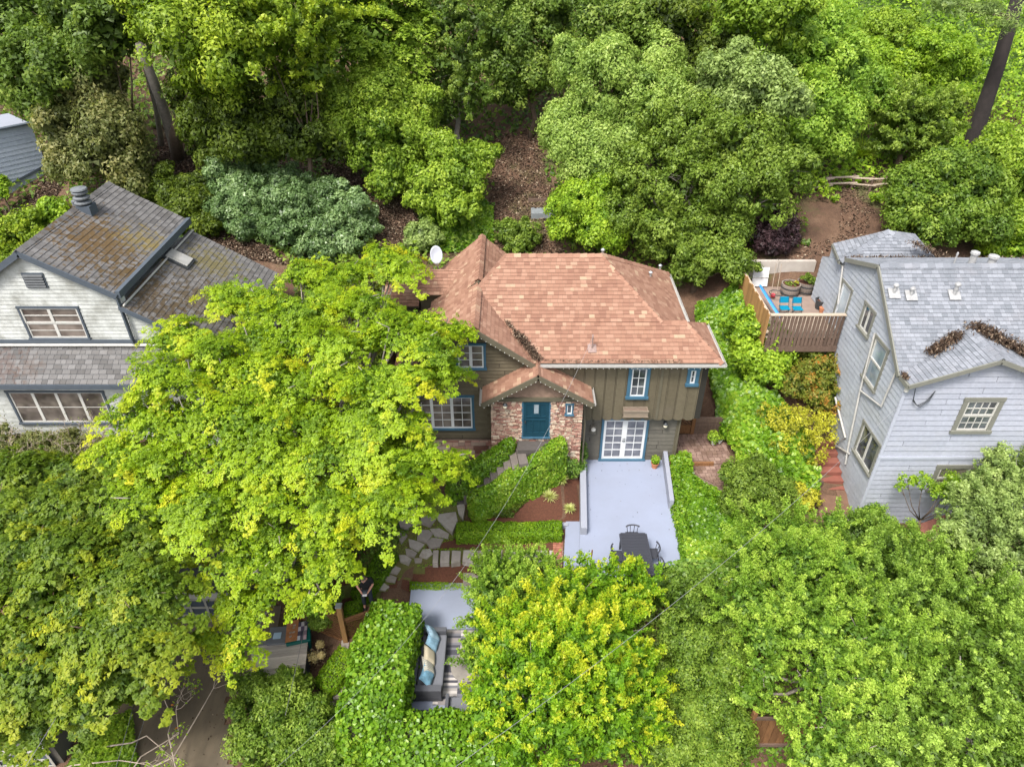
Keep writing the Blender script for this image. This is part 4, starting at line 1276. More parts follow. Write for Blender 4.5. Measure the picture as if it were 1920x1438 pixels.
def draped(name, pxpoly, lift, mat, label=None, step=.25, parent=None, kind='structure', thick=None):
    """ground patch following the terrain inside an outline"""
    poly = [G(*p)[:2] for p in pxpoly]
    xs = [p[0] for p in poly]; ys = [p[1] for p in poly]
    gx = np.arange(min(xs), max(xs) + step, step); gy = np.arange(min(ys), max(ys) + step, step)
    X, Y = np.meshgrid(gx, gy)
    ins = in_poly(X[:-1, :-1] + step / 2, Y[:-1, :-1] + step / 2, poly)
    Z = tz(X, Y) + lift
    V = np.stack([X.ravel(), Y.ravel(), Z.ravel()], 1)
    nx = len(gx)
    j, i = np.nonzero(ins)
    a = j * nx + i
    F = np.stack([a, a + 1, a + nx + 1, a + nx], 1)
    o = np_mesh(name, V, F, mat, parent, smooth=True)
    return tag(o, label, kind=kind)

draped('driveway', [(255, 1180), (300, 1100), (520, 1100), (520, 1300), (425, 1300), (440, 1500), (120, 1500), (170, 1330)], .03, M['asphalt'], 'dark damp concrete driveway with pale worn tracks')
draped('mulch_bed', [(1000, 915), (1060, 890), (1087, 890), (1087, 985), (880, 985), (900, 950)], .02, M['mulch'], 'dark red mulch bed beside the grey terrace')
draped('mulch_bed', [(840, 1008), (1056, 1008), (1056, 1110), (700, 1110), (640, 1130), (640, 1180), (560, 1160), (620, 1050), (760, 1000)], .02, M['mulch'], 'mulch beds either side of the stepping stones')
draped('mossy_ground', [(640, 1120), (690, 1030), (740, 930), (800, 920), (870, 950), (850, 1010), (780, 1040), (1010, 1035), (1010, 1062), (800, 1062), (730, 1100), (700, 1140)], .05, M['moss'], 'mossy green ground between the flagstones')
draped('mossy_slope', [(0, 410), (95, 380), (130, 400), (60, 470), (0, 500)], .05, M['moss'], 'grassy slope beside the white house roof')

# grey painted terrace in front of the french doors
T = [PZ(1096, 862, 0)[:2], PZ(1251, 860, 0)[:2], PZ(1281, 1084, 0)[:2], PZ(1086, 1086, 0)[:2]]
T[0] = np.array([2.86, 22.6]); T[1] = np.array([T[1][0], 22.6])
terrace = sheet('terrace', T, 0.0, M['deck_paint'], 1.2, 'pale grey painted terrace outside the french doors')
b = MB()
wa, wb_ = PZ(1094, 868, .35), PZ(1094, 990, .35)
b.beam((wa[0] - .02, wa[1], .12), (wb_[0] + .02, wb_[1], .12), .24, .5)
b.build('parapet', M['wall_paint'], terrace, bevel=.01)
b = MB()
wa, wb_ = PZ(1247, 850, .35), PZ(1254, 925, .35)
b.beam((wa[0], 22.6, .1), (wb_[0] + .02, wb_[1] - .5, .1), .17, .75)
b.build('parapet', M['wall_paint'], terrace, bevel=.01)
stp = [PZ(1061, 978, -.2)[:2], PZ(1087, 978, -.2)[:2], PZ(1087, 1068, -.2)[:2], PZ(1056, 1068, -.2)[:2]]
sheet('terrace_step', stp, -.18, M['deck_paint'], .9, 'pale grey painted landing beside the terrace')
o = sheet('garden_kerb', [PZ(1005, 979, -.12)[:2], PZ(1065, 979, -.12)[:2], PZ(1065, 985, -.12)[:2], PZ(1005, 985, -.12)[:2]], -.12, M['wall_paint'], .5, 'grey kerb behind the clipped hedge')

# lower terrace with the sofa
LT = [PZ(772, 1093, -1.0)[:2], PZ(905, 1093, -1.0)[:2], PZ(1010, 1093, -1.0)[:2], PZ(1030, 1330, -1.0)[:2], PZ(745, 1330, -1.0)[:2]]
sheet('lower_terrace', LT, -1.0, M['deck_paint'], 1.2, 'lower grey painted terrace holding the outdoor sofa')

# paver terrace at the side of the house
def gpoly_xy(px, z): return [tuple(PZ(a, c, z)[:2]) for a, c in px]
PVZ = 0.06
pv_up = gpoly_xy([(1262, 814), (1352, 812), (1368, 840), (1370, 868), (1255, 868)], PVZ)
pv_lo = gpoly_xy([(1270, 869), (1366, 869), (1372, 905), (1352, 938), (1318, 915), (1300, 885)], PVZ - .1)
pt = sheet('paver_terrace', pv_up, PVZ - .06, M['mortar'], .6, 'reddish brown paver landing beside the house')
pt2 = sheet('lower_paver_terrace', pv_lo, PVZ - .16, M['mortar'], .6, 'worn brown paver area below the step')
flat = Frame((0, 0, PVZ - .06), (1, 0.05, 0), (-.05, 1, 0))
pp = Pieces('paver', M['paver'], pt)
rowed(pp, flat, [flat.uv((x, y, 0)) for x, y in pv_up], .2, .2, .24, .045, .045, gap=.016, jog=.006, steps=3); pp.finish()
flat = Frame((0, 0, PVZ - .16), (1, 0.05, 0), (-.05, 1, 0))
pp = Pieces('paver', M['paver'], pt2)
rowed(pp, flat, [flat.uv((x, y, 0)) for x, y in pv_lo], .2, .2, .24, .045, .045, gap=.016, jog=.006, steps=3); pp.finish()
e0, e1 = PZ(1256, 869, PVZ), PZ(1338, 868, PVZ)
b = MB(); b.beam(e0 - [0, .0, .03], e1 - [0, 0, .03], .1, .16); b.build('step_edge', M['cedar'], pt)
# brick edging beside the landing
bk = [PZ(1037, 1012, -.3)[:2], PZ(1055, 1012, -.3)[:2], PZ(1054, 1080, -.3)[:2], PZ(1036, 1080, -.3)[:2]]
be = sheet('brick_edging', bk, -.36, M['mortar'], .4, 'strip of red bricks beside the grey landing')
flat = Frame((0, 0, -.36), (1, 0, 0), (0, 1, 0))
pp = Pieces('brick', pieces_mat('red_brick', [(0, (.24, .09, .06)), (.6, (.36, .15, .10)), (1, (.42, .24, .18))], grain=20), be)
rowed(pp, flat, [(p[0], p[1]) for p in bk], .1, .19, .21, .05, .05, gap=.012, share=True); pp.finish()

# ------------------------------------------------------------------ flagstones and stepping stones
path = thing('garden_path', None, None, (-2, 18, -.4)); path['kind'] = 'structure'; path['label'] = 'garden path of flagstones and cut stepping stones'
del path['label']; path['label'] = 'garden path of irregular flagstones leading to a row of cut stepping stones'
fs = Pieces('flagstone', M['flag'], path)
def stone_poly(fr_z, pts, th=.07):
    c = np.mean([p[:2] for p in pts], axis=0)
    fr = Frame((0, 0, fr_z), (1, 0, 0), (0, 1, 0))
    fs.slab(fr, [(p[0], p[1]) for p in pts], th, th, base=-.15)
def flag_px(pxs, z=None, th=.07):
    c = np.mean(pxs, axis=0)
    zz = tz(*G(*c)[:2]) if z is None else z
    stone_poly(float(zz), [PZ(a, d, float(zz) + th) for a, d in pxs], th)
S = [[(806, 950), (850, 938), (858, 975), (848, 998), (822, 975)], [(788, 965), (806, 958), (818, 972), (806, 985), (790, 980)], [(814, 985), (842, 1000), (840, 1008), (815, 1004), (806, 992)],
     [(784, 995), (800, 990), (812, 1000), (800, 1016), (782, 1010)], [(800, 1018), (814, 1003), (832, 1010), (824, 1024), (806, 1026)], [(766, 1010), (782, 1014), (796, 1020), (784, 1032), (768, 1024)],
     [(760, 1028), (772, 1030), (782, 1036), (776, 1044), (762, 1040)], [(792, 1030), (806, 1028), (812, 1038), (800, 1046), (786, 1042)], [(748, 1040), (760, 1040), (772, 1048), (766, 1058), (750, 1052)],
     [(726, 1060), (744, 1056), (752, 1066), (744, 1076), (728, 1072)], [(716, 1076), (730, 1076), (744, 1082), (740, 1092), (716, 1086)], [(706, 1092), (726, 1092), (730, 1100), (722, 1106), (704, 1104)], [(776, 1046), (792, 1046), (790, 1054), (778, 1054)],
     [(738, 952), (762, 944), (790, 944), (786, 962), (756, 966), (742, 964)], [(746, 970), (766, 968), (784, 966), (786, 980), (762, 990), (750, 986)], [(742, 1000), (756, 992), (764, 1004), (752, 1016)], [(856, 946), (868, 934), (872, 952), (868, 972), (860, 962)]]
for s_ in S: flag_px(s_)
x = 812
for i, w in enumerate((10, 17, 17, 20, 26, 20, 23, 23, 26, 26, 24)):
    flag_px([(x + random.uniform(0, 2), 1031 + random.uniform(0, 2)), (x + w, 1031 + random.uniform(-1, 2)), (x + w - 1, 1055 + random.uniform(-2, 2)), (x - 1, 1054 + random.uniform(-2, 2))], z=-.42)
    x += w + 4
flag_px([(868, 1074), (886, 1072), (896, 1082), (884, 1092), (868, 1090)]); flag_px([(890, 1078), (908, 1076), (912, 1090), (896, 1094)])
for s_ in ([(616, 1290), (636, 1262), (656, 1254), (660, 1275), (640, 1308), (626, 1312)], [(610, 1318), (628, 1310), (644, 1318), (634, 1334), (612, 1332)], [(520, 1420), (545, 1402), (570, 1410), (560, 1440), (525, 1445)], [(548, 1398), (572, 1395), (580, 1410), (560, 1414)], [(640, 1200), (655, 1198), (652, 1225), (640, 1222)]):
    flag_px(s_)
fs.finish()

# ------------------------------------------------------------------ stone steps up to the blue door
steps = thing('stone_staircase', 'rough stone steps climbing between two ivy covered walls to the teal door', 'steps', (0, 20.5, 0))
dk = Pieces('stone_step', M['darkstone'], steps)
q0 = PZ(1000, 846, 1.85)[:2]; q1 = PZ(846, 936, -.25)[:2]
NS = 12
for i in range(NS):
    t0, t1 = i / NS, (i + 1.25) / NS
    z = 1.88 - i * .185
    c0_, c1_ = q0 + (q1 - q0) * t0, q0 + (q1 - q0) * t1
    d = unit(q1 - q0) if False else (q1 - q0) / np.linalg.norm(q1 - q0)
    s = np.array([-d[1], d[0]]) * .5
    fr = Frame((0, 0, z - .6), (1, 0, 0), (0, 1, 0))
    if i == 0:
        poly = [(.2, 21.0), (1.5, 21.0), (1.5, 21.58), (.2, 21.58)]
    else:
        poly = [tuple(c0_ + s + RNG.normal(0, .03, 2)), tuple(c1_ + s), tuple(c1_ - s), tuple(c0_ - s + RNG.normal(0, .03, 2))]
    dk.slab(fr, poly, .6 - .001 * i, .6 - .001 * i)
dk.finish()

# ------------------------------------------------------------------ garages
def garage(label, pxl, y, z0, w, h, dep):
    p = PZ(pxl[0], pxl[1], z0)
    g = thing('garage', label, 'garage', (p[0], p[1], z0))
    x0, y0 = p[0], p[1]
    b = MB(); b.box(x0, x0 + w, y0 + .1, y0 + dep, z0 - .3, z0 + h); b.build('wall', M['siding_dark'], g)
    b = MB(); b.box(x0 - .3, x0 + w + .3, y0 - .35, y0 + dep + .2, z0 + h, z0 + h + .14); b.build('roof', plain('grey_roofing_felt', (.065, .067, .07), .9, .2, 2, dirt=(.10, .095, .08), dirt_amt=.5), g)
    b = MB(); b.box(x0 - .32, x0 + w + .32, y0 - .40, y0 - .351, z0 + h - .12, z0 + h + .16); b.build('fascia', M['offwhite'], g)
    b = MB(); b.box(x0 + .25, x0 + w - .25, y0 + .03, y0 + .098, z0, z0 + h - .25); dr_ = b.build('garage_door', M['grey_trim'], g)
    b = MB()
    n = 4; hh = (h - .25) / 4
    for k in range(5): b.box(x0 + .25, x0 + w - .25, y0 - .0, y0 + .029, z0 + k * hh - (.05 if k else 0), z0 + k * hh + (.05 if k < 4 else 0))
    for k in range(n + 1):
        xc = x0 + .25 + (w - .5) * k / n
        b.box(xc - .045, xc + .045, y0 - .012, y0 - .0005, z0, z0 + h - .25)
    b.build('door_rail', plain('pale_door_rail', (.33, .32, .28), .6, .12, 5), dr_)
    return g
garage('dark garage with pale framed panel door glimpsed under the maple', (325, 1168), 0, -2.5, 2.9, 2.0, 4.0)
garage('grey garage with pale door rails at the end of the street hedge', (-115, 1437), 0, -2.9, 3.9, 1.7, 3.0)

# ------------------------------------------------------------------ rear garden of the blue grey house
dk_z = 4.4
nd = thing('rear_deck', 'weathered wooden deck on posts at the side of the blue grey house', 'deck', (12, 25, dk_z))
yF = 25.15
xl, xr_ = PY(1447, 588, yF)[0], 13.42
pb = Pieces('deck_board', M['palewood'], nd)
fr = Frame((0, 0, dk_z - .04), (1, 0, 0), (0, 1, 0))
rowed(pb, fr, [(xl, yF), (xr_, yF), (xr_, 27.2), (xl, 27.2)], .14, 3.0, 4.0, .03, .03, gap=.012, share=False); pb.finish()
b = MB(); b.box(xl, 15, 27.2, 29.9, dk_z - 1, dk_z - .01); b.build('patio_slab', plain('brown_patio', (.24, .18, .15), .85, .15, 3), nd)
tp_z = PY(1520, 590, yF)[2]
pk = Pieces('railing_board', M['oldwood'], nd)
fr = wall_frame(0, yF - .08, 0, FRONT)
n = 19
for i in range(n):
    xa = xl + (xr_ - xl) * i / n
    pk.slab(fr, [(xa + .022, dk_z - .35), (xa + (xr_ - xl) / n - .022, dk_z - .35), (xa + (xr_ - xl) / n - .022, tp_z), (xa + .022, tp_z)], .02 + .03 * (i % 2), .02 + .03 * (i % 2))
pk.finish()
b = MB(); b.box(xl - .05, xr_, yF - .14, yF + .03, tp_z, tp_z + .05); b.build('handrail', M['palewood'], nd)
b = MB(); b.box(xl, xr_, yF - .12, yF + .0, dk_z - .62, dk_z - .36); b.box(xl, xr_, yF - .06, yF, dk_z - .36, dk_z - .1); b.build('rim_board', M['oldwood'], nd)
for xp in (xl + .9, xl + 2.3):
    b = MB(); b.box(xp, xp + .12, yF + .1, yF + .22, tz(xp, yF) - .2, dk_z - .1); b.build('post', M['oldwood'], nd)
# orange fence along the deck side
sf = thing('board_fence', 'orange brown board fence closing the end of the neighbours deck', 'fence', (xl, 27, dk_z))
fr = Frame((xl - .05, 0, 0), WEST, (0, 0, 1))
bf = Pieces('fence_board', M['cedar_orange'], sf)
yb = 29.6
n = 22
for i in range(n):
    ya = yF + (yb - yF) * i / n
    yc = yF + (yb - yF) * (i + 1) / n
    zt = dk_z + 1.05 + .06 * math.sin(i * 1.7)
    bf.slab(fr, [(-yc + .006, dk_z - .4), (-ya - .006, dk_z - .4), (-ya - .006, zt), (-yc + .006, zt)], .02, .02)
bf.finish()
b = MB(); b.box(xl - .05, xl + .05, yF, yb, dk_z + .2, dk_z + .3); b.box(xl - .05, xl + .05, yF, yb, dk_z + .9, dk_z + 1.0); b.build('fence_rail', M['palewood'], sf)
# concrete retaining wall
rw = thing('retaining_wall', 'pale concrete retaining wall behind the half barrel planters', 'wall', (12, 29.9, dk_z))
fr = wall_frame(0, 29.9, 0, FRONT)
for (a_, c_) in ((xl - .1, 12.2), (12.22, 13.9)):
    b = MB(); b.box(a_, c_, 29.9, 30.12, dk_z - .5, dk_z + 1.15); b.build('wall_panel', M['concrete'], rw)
def barrel(px, py, label, cat='planter'):
    p = PZ(px, py, dk_z)
    t = thing('half_barrel_planter', label, cat, p, 'half barrel planters on the neighbours deck')
    b = MB(); b.lathe(p, [(.36, 0), (.41, .25), (.42, .5), (.42, .55), (.37, .55), (.37, .47)], 20); b.build('barrel', wood_mat('old_barrel_wood', (.14, .115, .10), (.25, .21, .18), (8, 8, .6)), t)
    b = MB(); b.lathe(p, [(.385, .1), (.4, .1), (.405, .15), (.39, .15)], 20); b.lathe(p, [(.415, .38), (.43, .38), (.43, .43), (.415, .43)], 20); b.build('hoop', M['darkmetal'], t)
    b = MB(); b.lathe(p, [(.365, .46), (.365, .49)], 16); b.build('soil', M['mulch'], t)
    return t, p
bar1, bp1 = barrel(1479, 552, 'half barrel planter with sparse seedlings and a yellow leaf')
bar2, bp2 = barrel(1508, 548, 'half barrel planter filled with a bushy green plant')
p = PZ(1537, 578, dk_z)
t = thing('black_plant_pot', 'round black plant pot near the deck door', 'pot', p)
b = MB(); b.lathe(p, [(.2, 0), (.26, .38), (.28, .42), (.23, .42), (.22, .3)], 16); b.build('pot_body', M['darkmetal'], t)
b = MB(); b.lathe(p, [(.22, .33), (.2, .35)], 12); b.build('soil', M['mulch'], t)
p = PZ(1540, 586, dk_z)
t = thing('terracotta_pot', 'small terracotta pot with a pale ornament beside the black pot', 'pot', p)
b = MB(); b.lathe(p, [(.09, 0), (.13, .2), (.14, .24), (.11, .24)], 12); b.build('pot_body', M['terracotta'], t)
b = MB(); b.lathe(p + np.array([.1, -.0, .2]), [(.03, 0), (.09, .06), (.05, .16), (.02, .2)], 8); b.build('ornament', M['offwhite'], t, smooth=True)
M['chair_blue'] = plain('bright_blue_plastic', (.0, .18, .30), .45, .06)
def kid_chair(px, py, label):
    p = PZ(px, py, dk_z)
    t = thing('folding_chair', label, 'chair', p, 'blue folding chairs on the deck')
    b = MB(); b.box(p[0] - .2, p[0] + .2, p[1] - .2, p[1] + .17, p[2] + .38, p[2] + .41); b.build('seat', M['chair_blue'], t, bevel=.01)
    b = MB(); b.obox(p + [0, .22, .66], (.2, 0, 0), (0, .03, .13), (0, .012, -.003)); b.build('backrest', M['chair_blue'], t, bevel=.008)
    for sx in (-1, 1):
        b = MB(); b.tube([p + [sx * .19, .25, .8], p + [sx * .19, -.2, 0]], .012, 6); b.tube([p + [sx * .17, -.18, .38], p + [sx * .17, .22, 0]], .012, 6); b.build('leg', M['darkmetal'], t)
kid_chair(1467, 592, 'blue folding chair nearest the blue board')
kid_chair(1491, 593, 'blue folding chair nearer the black pot')
p0 = PZ(1437, 560, dk_z)
t = thing('paddle_board', 'bright blue board lying along the orange fence', 'board', (xl + .3, 27.2, dk_z))
b = MB()
pts = []
for k in range(14):
    a_ = k / 13; wv = .26 * math.sin(math.pi * min(max(a_, .04), .96)) ** .35
    pts.append((wv, a_))
top = [(xl + .5 + w_ * .8, yF + .25 + 2.6 * a_, dk_z + .85 - w_ * .9) for w_, a_ in pts] + [(xl + .5 - w_ * .8, yF + .25 + 2.6 * a_, dk_z + .85 + w_ * .9) for w_, a_ in pts[::-1]]
b.prism(top[::-1], [(x_ - .07, y_, z_ - .05) for x_, y_, z_ in top[::-1]])
b.build('board_deck', plain('blue_board', (.05, .25, .62), .35, .05), t)
p = PZ(1450, 540, dk_z)
t = thing('insulation_sheet', 'white rectangular panel leaning on the concrete wall', 'panel', p)
b = MB(); b.obox((xl + .95, 29.65, dk_z + .5), (.36, 0, 0), (0, .08, .44), (0, .03, -.006)); b.build('sheet', M['white'], t)
b = MB(); b.obox((xl + .95, 29.61, dk_z + .5), (.37, 0, 0), (0, .002, .012), (0, .03, 0)); b.build('brace', M['offwhite'], t)
p = PZ(1453, 560, dk_z)
t = thing('hand_truck', 'small red and black hand truck with tall handles', 'cart', p)
b = MB(); b.tube([p + [-.12, .25, .1], p + [-.12, .45, 1.5]], .015, 6); b.tube([p + [.12, .25, .1], p + [.12, .45, 1.5]], .015, 6); b.build('handle', M['palewood'], t)
b = MB(); b.tube([p + [.3 * math.cos(a_), .28 * math.sin(a_), .28] for a_ in np.linspace(0, 6.28, 15)], .02, 6); b.build('hoop', M['darkmetal'], t)
b = MB(); b.lathe(p + np.array([-.12, 0, .1]), [(.1, 0), (.12, .1), (.03, .16)], 10); b.build('bundle', plain('red_cloth', (.5, .03, .05), .6, .1), t, smooth=True)

# red steps beside the blue house
rst = thing('red_steps', 'red painted concrete steps climbing beside the blue grey house', 'steps', (12.3, 21, -.5))
for i, (a_, c_) in enumerate(((1568, 917), (1570, 902), (1573, 885), (1576, 868), (1578, 850), (1579, 832))):
    z = -.35 + i * .2
    p = PZ(a_, c_, z)
    b = MB(); b.box(13.45 - 1.05, 13.45, p[1], p[1] + .34, z - .6, z + .001 * i); b.build('step', M['brick_red'], rst, bevel=.01)
draped('side_path', [(1535, 925), (1592, 925), (1600, 975), (1540, 985)], .05, plain('worn_brown_landing', (.15, .085, .055), .9, .35, 3, bump=.4), 'worn brown landing below the red steps')
for i, (a_, c_, d_) in enumerate(((1478, 905, 1540), (1465, 870, 1530))):
    p0, p1 = G(a_, c_), G(d_, c_ + 6)
    o = thing('timber_edging', ('weathered timber edging below the yellow shrub', 'upper weathered timber edging behind the yellow shrub')[i], 'edging', p0)
    b = MB(); b.beam(p0 + [0, 0, .1], p1 + [0, 0, .1], .12, .3); b.build('plank', M['oldwood'], o)
    b = MB(); b.box(p0[0] - .06, p0[0] + .06, p0[1] - .14, p0[1] - .062, p0[2] - .2, p0[2] + .3); b.build('stake', M['oldwood'], o)
# red brown low roof below the house corner
pr = thing('red_awning_roof', 'low red brown roof with white edge below the blue grey house', 'roof', PY(1740, 985, 17.6))
b = MB()
A1, A2, A3, A4 = PZ(1690, 995, -.9), PZ(1850, 935, -.2), PZ(1860, 985, -.6), PZ(1705, 1030, -1.2)
b.prism([A4, A3, A2, A1], [A4 - [0, 0, .1], A3 - [0, 0, .1], A2 - [0, 0, .1], A1 - [0, 0, .1]]); b.build('roof_sheet', plain('faded_red_roof', (.30, .12, .09), .8, .2, 4), pr)
b = MB(); b.beam(A4 + [0, -.03, .02], A3 + [0, -.03, .02], .06, .12); b.build('roof_edge', M['offwhite'], pr)
for q_ in (A4, A3):
    b = MB(); b.box(q_[0] - .05, q_[0] + .05, q_[1] + .1, q_[1] + .2, tz(q_[0], q_[1]) - .2, q_[2] - .1); b.build('post', M['oldwood'], pr)

# split rail fence on the hill
pts = [G(1495, 352, .5), G(1555, 338, .5), G(1600, 338, .5), G(1635, 342, .5), G(1690, 336, .5)]
lf = thing('split_rail_fence', 'rustic split rail fence crossing the hillside path', 'fence', pts[0])
for i, p in enumerate(pts):
    b = MB(); b.tube([(p[0], p[1], tz(p[0], p[1]) - .2), (p[0], p[1], tz(p[0], p[1]) + .75)], .07, 7); b.build('post', M['oldwood'], lf)
for i in range(len(pts) - 1):
    for h in (.3, .6):
        b = MB(); p, q = pts[i], pts[i + 1]
        b.tube([(p[0] - .2, p[1] - .05, tz(p[0], p[1]) + h), (q[0] + .2, q[1] - .05, tz(q[0], q[1]) + h + random.uniform(-.08, .08))], .05, 6); b.build('rail', M['palewood'], lf)
# concrete pad behind the house
p = G(1022, 396)
t = thing('concrete_pad', 'grey blue concrete pad set into the dirt slope', 'slab', p)
b = MB(); b.box(p[0] - .75, p[0] + .75, p[1] - .6, p[1] + .6, p[2] - .5, p[2] + .12); b.build('pad', plain('wet_concrete', (.19, .21, .22), .5, .15, 3), t, bevel=.02)
b = MB(); b.box(p[0] - .9, p[0] + .8, p[1] + .6, p[1] + .68, p[2] - .5, p[2] + .45); b.build('backing_board', M['oldwood'], t)

# lattice gate beside the house, wooden gate among the trees
def lattice(name_t, label, a, b_, z0, z1, mat, parent=None, dia=.14, cat='gate', frame=.07, group=None):
    a, b_ = np.array(a, float), np.array(b_, float)
    u = b_ - a; L = np.linalg.norm(u); u = u / L
    fr = Frame((a[0], a[1], 0), (u[0], u[1], 0), (0, 0, 1))
    t = parent or thing(name_t, label, cat, (a[0], a[1], z0), group)
    H_ = z1 - z0
    ls_ = Pieces('lattice_slat', mat, t)
    for sgn, d_ in ((1, .012), (-1, .022)):
        k = -H_
        while k < L + H_:
            q = [(k, z0), (k + .03, z0), (k + .03 + sgn * 0 + H_, z1), (k + H_, z1)] if sgn > 0 else [(k + H_, z0), (k + H_ + .03, z0), (k + .03, z1), (k, z1)]
            q = clip_convex(q if area2(q) > 0 else q[::-1], [(0, z0), (L, z0), (L, z1), (0, z1)])
            if q: ls_.slab(fr, q, d_, d_, base=d_ - .01)
            k += dia
    ls_.finish()
    b = MB()
    b.prism([fr.P(x_, y_, .04) for x_, y_ in ((0, z1), (L, z1), (L, z1 + frame), (0, z1 + frame))], [fr.P(x_, y_, -.02) for x_, y_ in ((0, z1), (L, z1), (L, z1 + frame), (0, z1 + frame))])
    b.prism([fr.P(x_, y_, .04) for x_, y_ in ((0, z0 - frame), (L, z0 - frame), (L, z0), (0, z0))], [fr.P(x_, y_, -.02) for x_, y_ in ((0, z0 - frame), (L, z0 - frame), (L, z0), (0, z0))])
    b.build('frame', mat, t)
    return t, fr, L
ga = PZ(1263, 816, .1); gb = PZ(1303, 814, .1)
sg, fr, L = lattice('lattice_gate', 'brown timber gate with a diamond lattice beside the house wall', (6.8, 24.3), (7.75, 24.3), .5, 1.25, M['cedar'], dia=.17)
b = MB(); b.box(7.75, 7.9, 24.22, 24.36, .0, 1.5); b.build('gate_post', M['cedar'], sg)
b = MB(); b.box(6.75, 7.74, 24.27, 24.33, .05, .42); b.build('kick_board', M['cedar'], sg)
tw_ = thing('timber_retaining_wall', 'low weathered timber wall beside the lattice gate', 'wall', (8.6, 24.3, 0))
for k in range(4):
    b = MB(); b.box(7.92, 9.3, 24.25, 24.37, .02 + k * .22, .22 + k * .22); b.build('plank', M['oldwood'], tw_)

wg = thing('wooden_gate', 'reddish brown wooden gate of wide boards among the lower trees', 'gate', PZ(1430, 1380, -2.2))
a_, c_ = PZ(1400, 1395, -2.0), PZ(1502, 1395, -2.0)
zt = -.55
gbz = Pieces('gate_board', M['cedar'], wg)
fr = wall_frame(0, a_[1], 0, FRONT)
n = 8
for i in range(n):
    x0 = a_[0] + (c_[0] - a_[0]) * i / n; x1 = a_[0] + (c_[0] - a_[0]) * (i + 1) / n
    gbz.slab(fr, [(x0 + .006, -2.1), (x1 - .006, -2.1), (x1 - .006, zt), (x0 + .006, zt)], .025, .025)
gbz.finish()
for zz in (-2.0, zt + .03):
    b = MB(); b.box(a_[0] - .05, c_[0] + .05, a_[1] - .08, a_[1] - .026, zz, zz + .12); b.build('gate_rail', M['oldwood'], wg)
for xx_ in (a_[0] - .14, c_[0] + .05):
    b = MB(); b.box(xx_, xx_ + .12, a_[1] - .07, a_[1] + .07, -2.6, zt + .35); b.build('gate_post', M['cedar'], wg)

# arbour gate of the lower garden
ag = thing('arbour_gate', 'cedar garden gateway with tall grey capped post and diamond lattice panels', 'gate', PZ(655, 1200, -1.8))
pA = PZ(652, 1215, -1.9); pB = (pA[0] + 1.25, pA[1] + .55, pA[2])
zt = 0.45
for (p_, hh) in ((pA, 2.25), (np.array(pB), 1.5)):
    b = MB(); b.box(p_[0] - .08, p_[0] + .08, p_[1] - .08, p_[1] + .08, p_[2] - .4, p_[2] + hh); b.build('gate_post', M['cedar_orange'], ag)
b = MB(); b.box(pA[0] - .1, pA[0] + .1, pA[1] - .1, pA[1] + .1, pA[2] + 2.25, pA[2] + 2.31); b.build('post_cap', M['zinc'], ag)
b = MB(); b.beam((pA[0], pA[1], pA[2] + 1.5), (pB[0], pB[1], pA[2] + 1.5), .08, .07); b.build('cross_rail', M['cedar'], ag)
lattice('', '', (pA[0] + .1, pA[1] + .05), (pB[0] - .1, pB[1] - .04), pA[2] + .3, pA[2] + 1.35, M['cedar'], parent=ag, dia=.11)
lp = thing('lattice_fence_panel', 'diamond lattice fence panel between the gateway post and the bins', 'fence', (pA[0] - 1, pA[1] + .3, pA[2]))
lattice('', '', (pA[0] - 1.7, pA[1] + .75), (pA[0] - .1, pA[1] + .05), pA[2] + .4, pA[2] + 1.75, M['cedar'], parent=lp, dia=.11)
b = MB(); b.box(pA[0] - 1.78, pA[0] - 1.68, pA[1] + .7, pA[1] + .8, pA[2] - .4, pA[2] + 1.9); b.build('post', M['cedar_orange'], lp)

# ------------------------------------------------------------------ bins and storage box
bz0 = float(tz(*PZ(525, 1215, -2.2)[:2]))
def bin_(px, py, w, d, h, mat, lidmat, label, z, rz=0.1, lid_tilt=.04):
    p = PZ(px, py, z + h)
    p[2] = z
    t = thing('wheelie_bin', label, 'bin', p, rz=rz)
    b = MB()
    tp = [(-w / 2, -d / 2, h), (w / 2, -d / 2, h), (w / 2, d / 2, h), (-w / 2, d / 2, h)]
    bt_ = [(x_ * .82, y_ * .8, 0.06) for x_, y_, _ in tp]
    b.prism(tp, bt_)
    o = MB(); o.v, o.f = b.v, b.f
    me = bpy.data.meshes.new('bin_body'); me.from_pydata(b.v, [], b.f); link('bin_body', me, mat, t, local=True)
    b = MB(); b.prism([(-w / 2 - .03, -d / 2 - .04, h + .02 + lid_tilt), (w / 2 + .03, -d / 2 - .04, h + .02 + lid_tilt), (w / 2 + .03, d / 2 + .03, h + .06), (-w / 2 - .03, d / 2 + .03, h + .06)],
                      [(-w / 2 - .03, -d / 2 - .04, h - .03), (w / 2 + .03, -d / 2 - .04, h - .03), (w / 2 + .03, d / 2 + .03, h + .002), (-w / 2 - .03, d / 2 + .03, h + .002)])
    me = bpy.data.meshes.new('lid'); me.from_pydata(b.v, [], b.f); lo = link('lid', me, lidmat, t, local=True)
    m_ = lo.modifiers.new('bevel', 'BEVEL'); m_.width = .025; m_.segments = 3
    for sx in (-1, 1):
        b = MB(); b.tube([(sx * w * .34, d / 2 - .02, .1), (sx * w * .42, d / 2 - .02, .1)], .1, 12)
        me = bpy.data.meshes.new('wheel'); me.from_pydata(b.v, [], b.f); link('wheel', me, M['darkmetal'], t, local=True)
    b = MB(); b.box(-w / 2 + .04, w / 2 - .04, d / 2 + .032, d / 2 + .06, h - .02, h + .02)
    me = bpy.data.meshes.new('handle'); me.from_pydata(b.v, [], b.f); link('handle', me, M['darkmetal'], t, local=True)
    return t, p
M['bin_grey'] = plain('grey_bin_plastic', (.16, .165, .18), .5, .08)
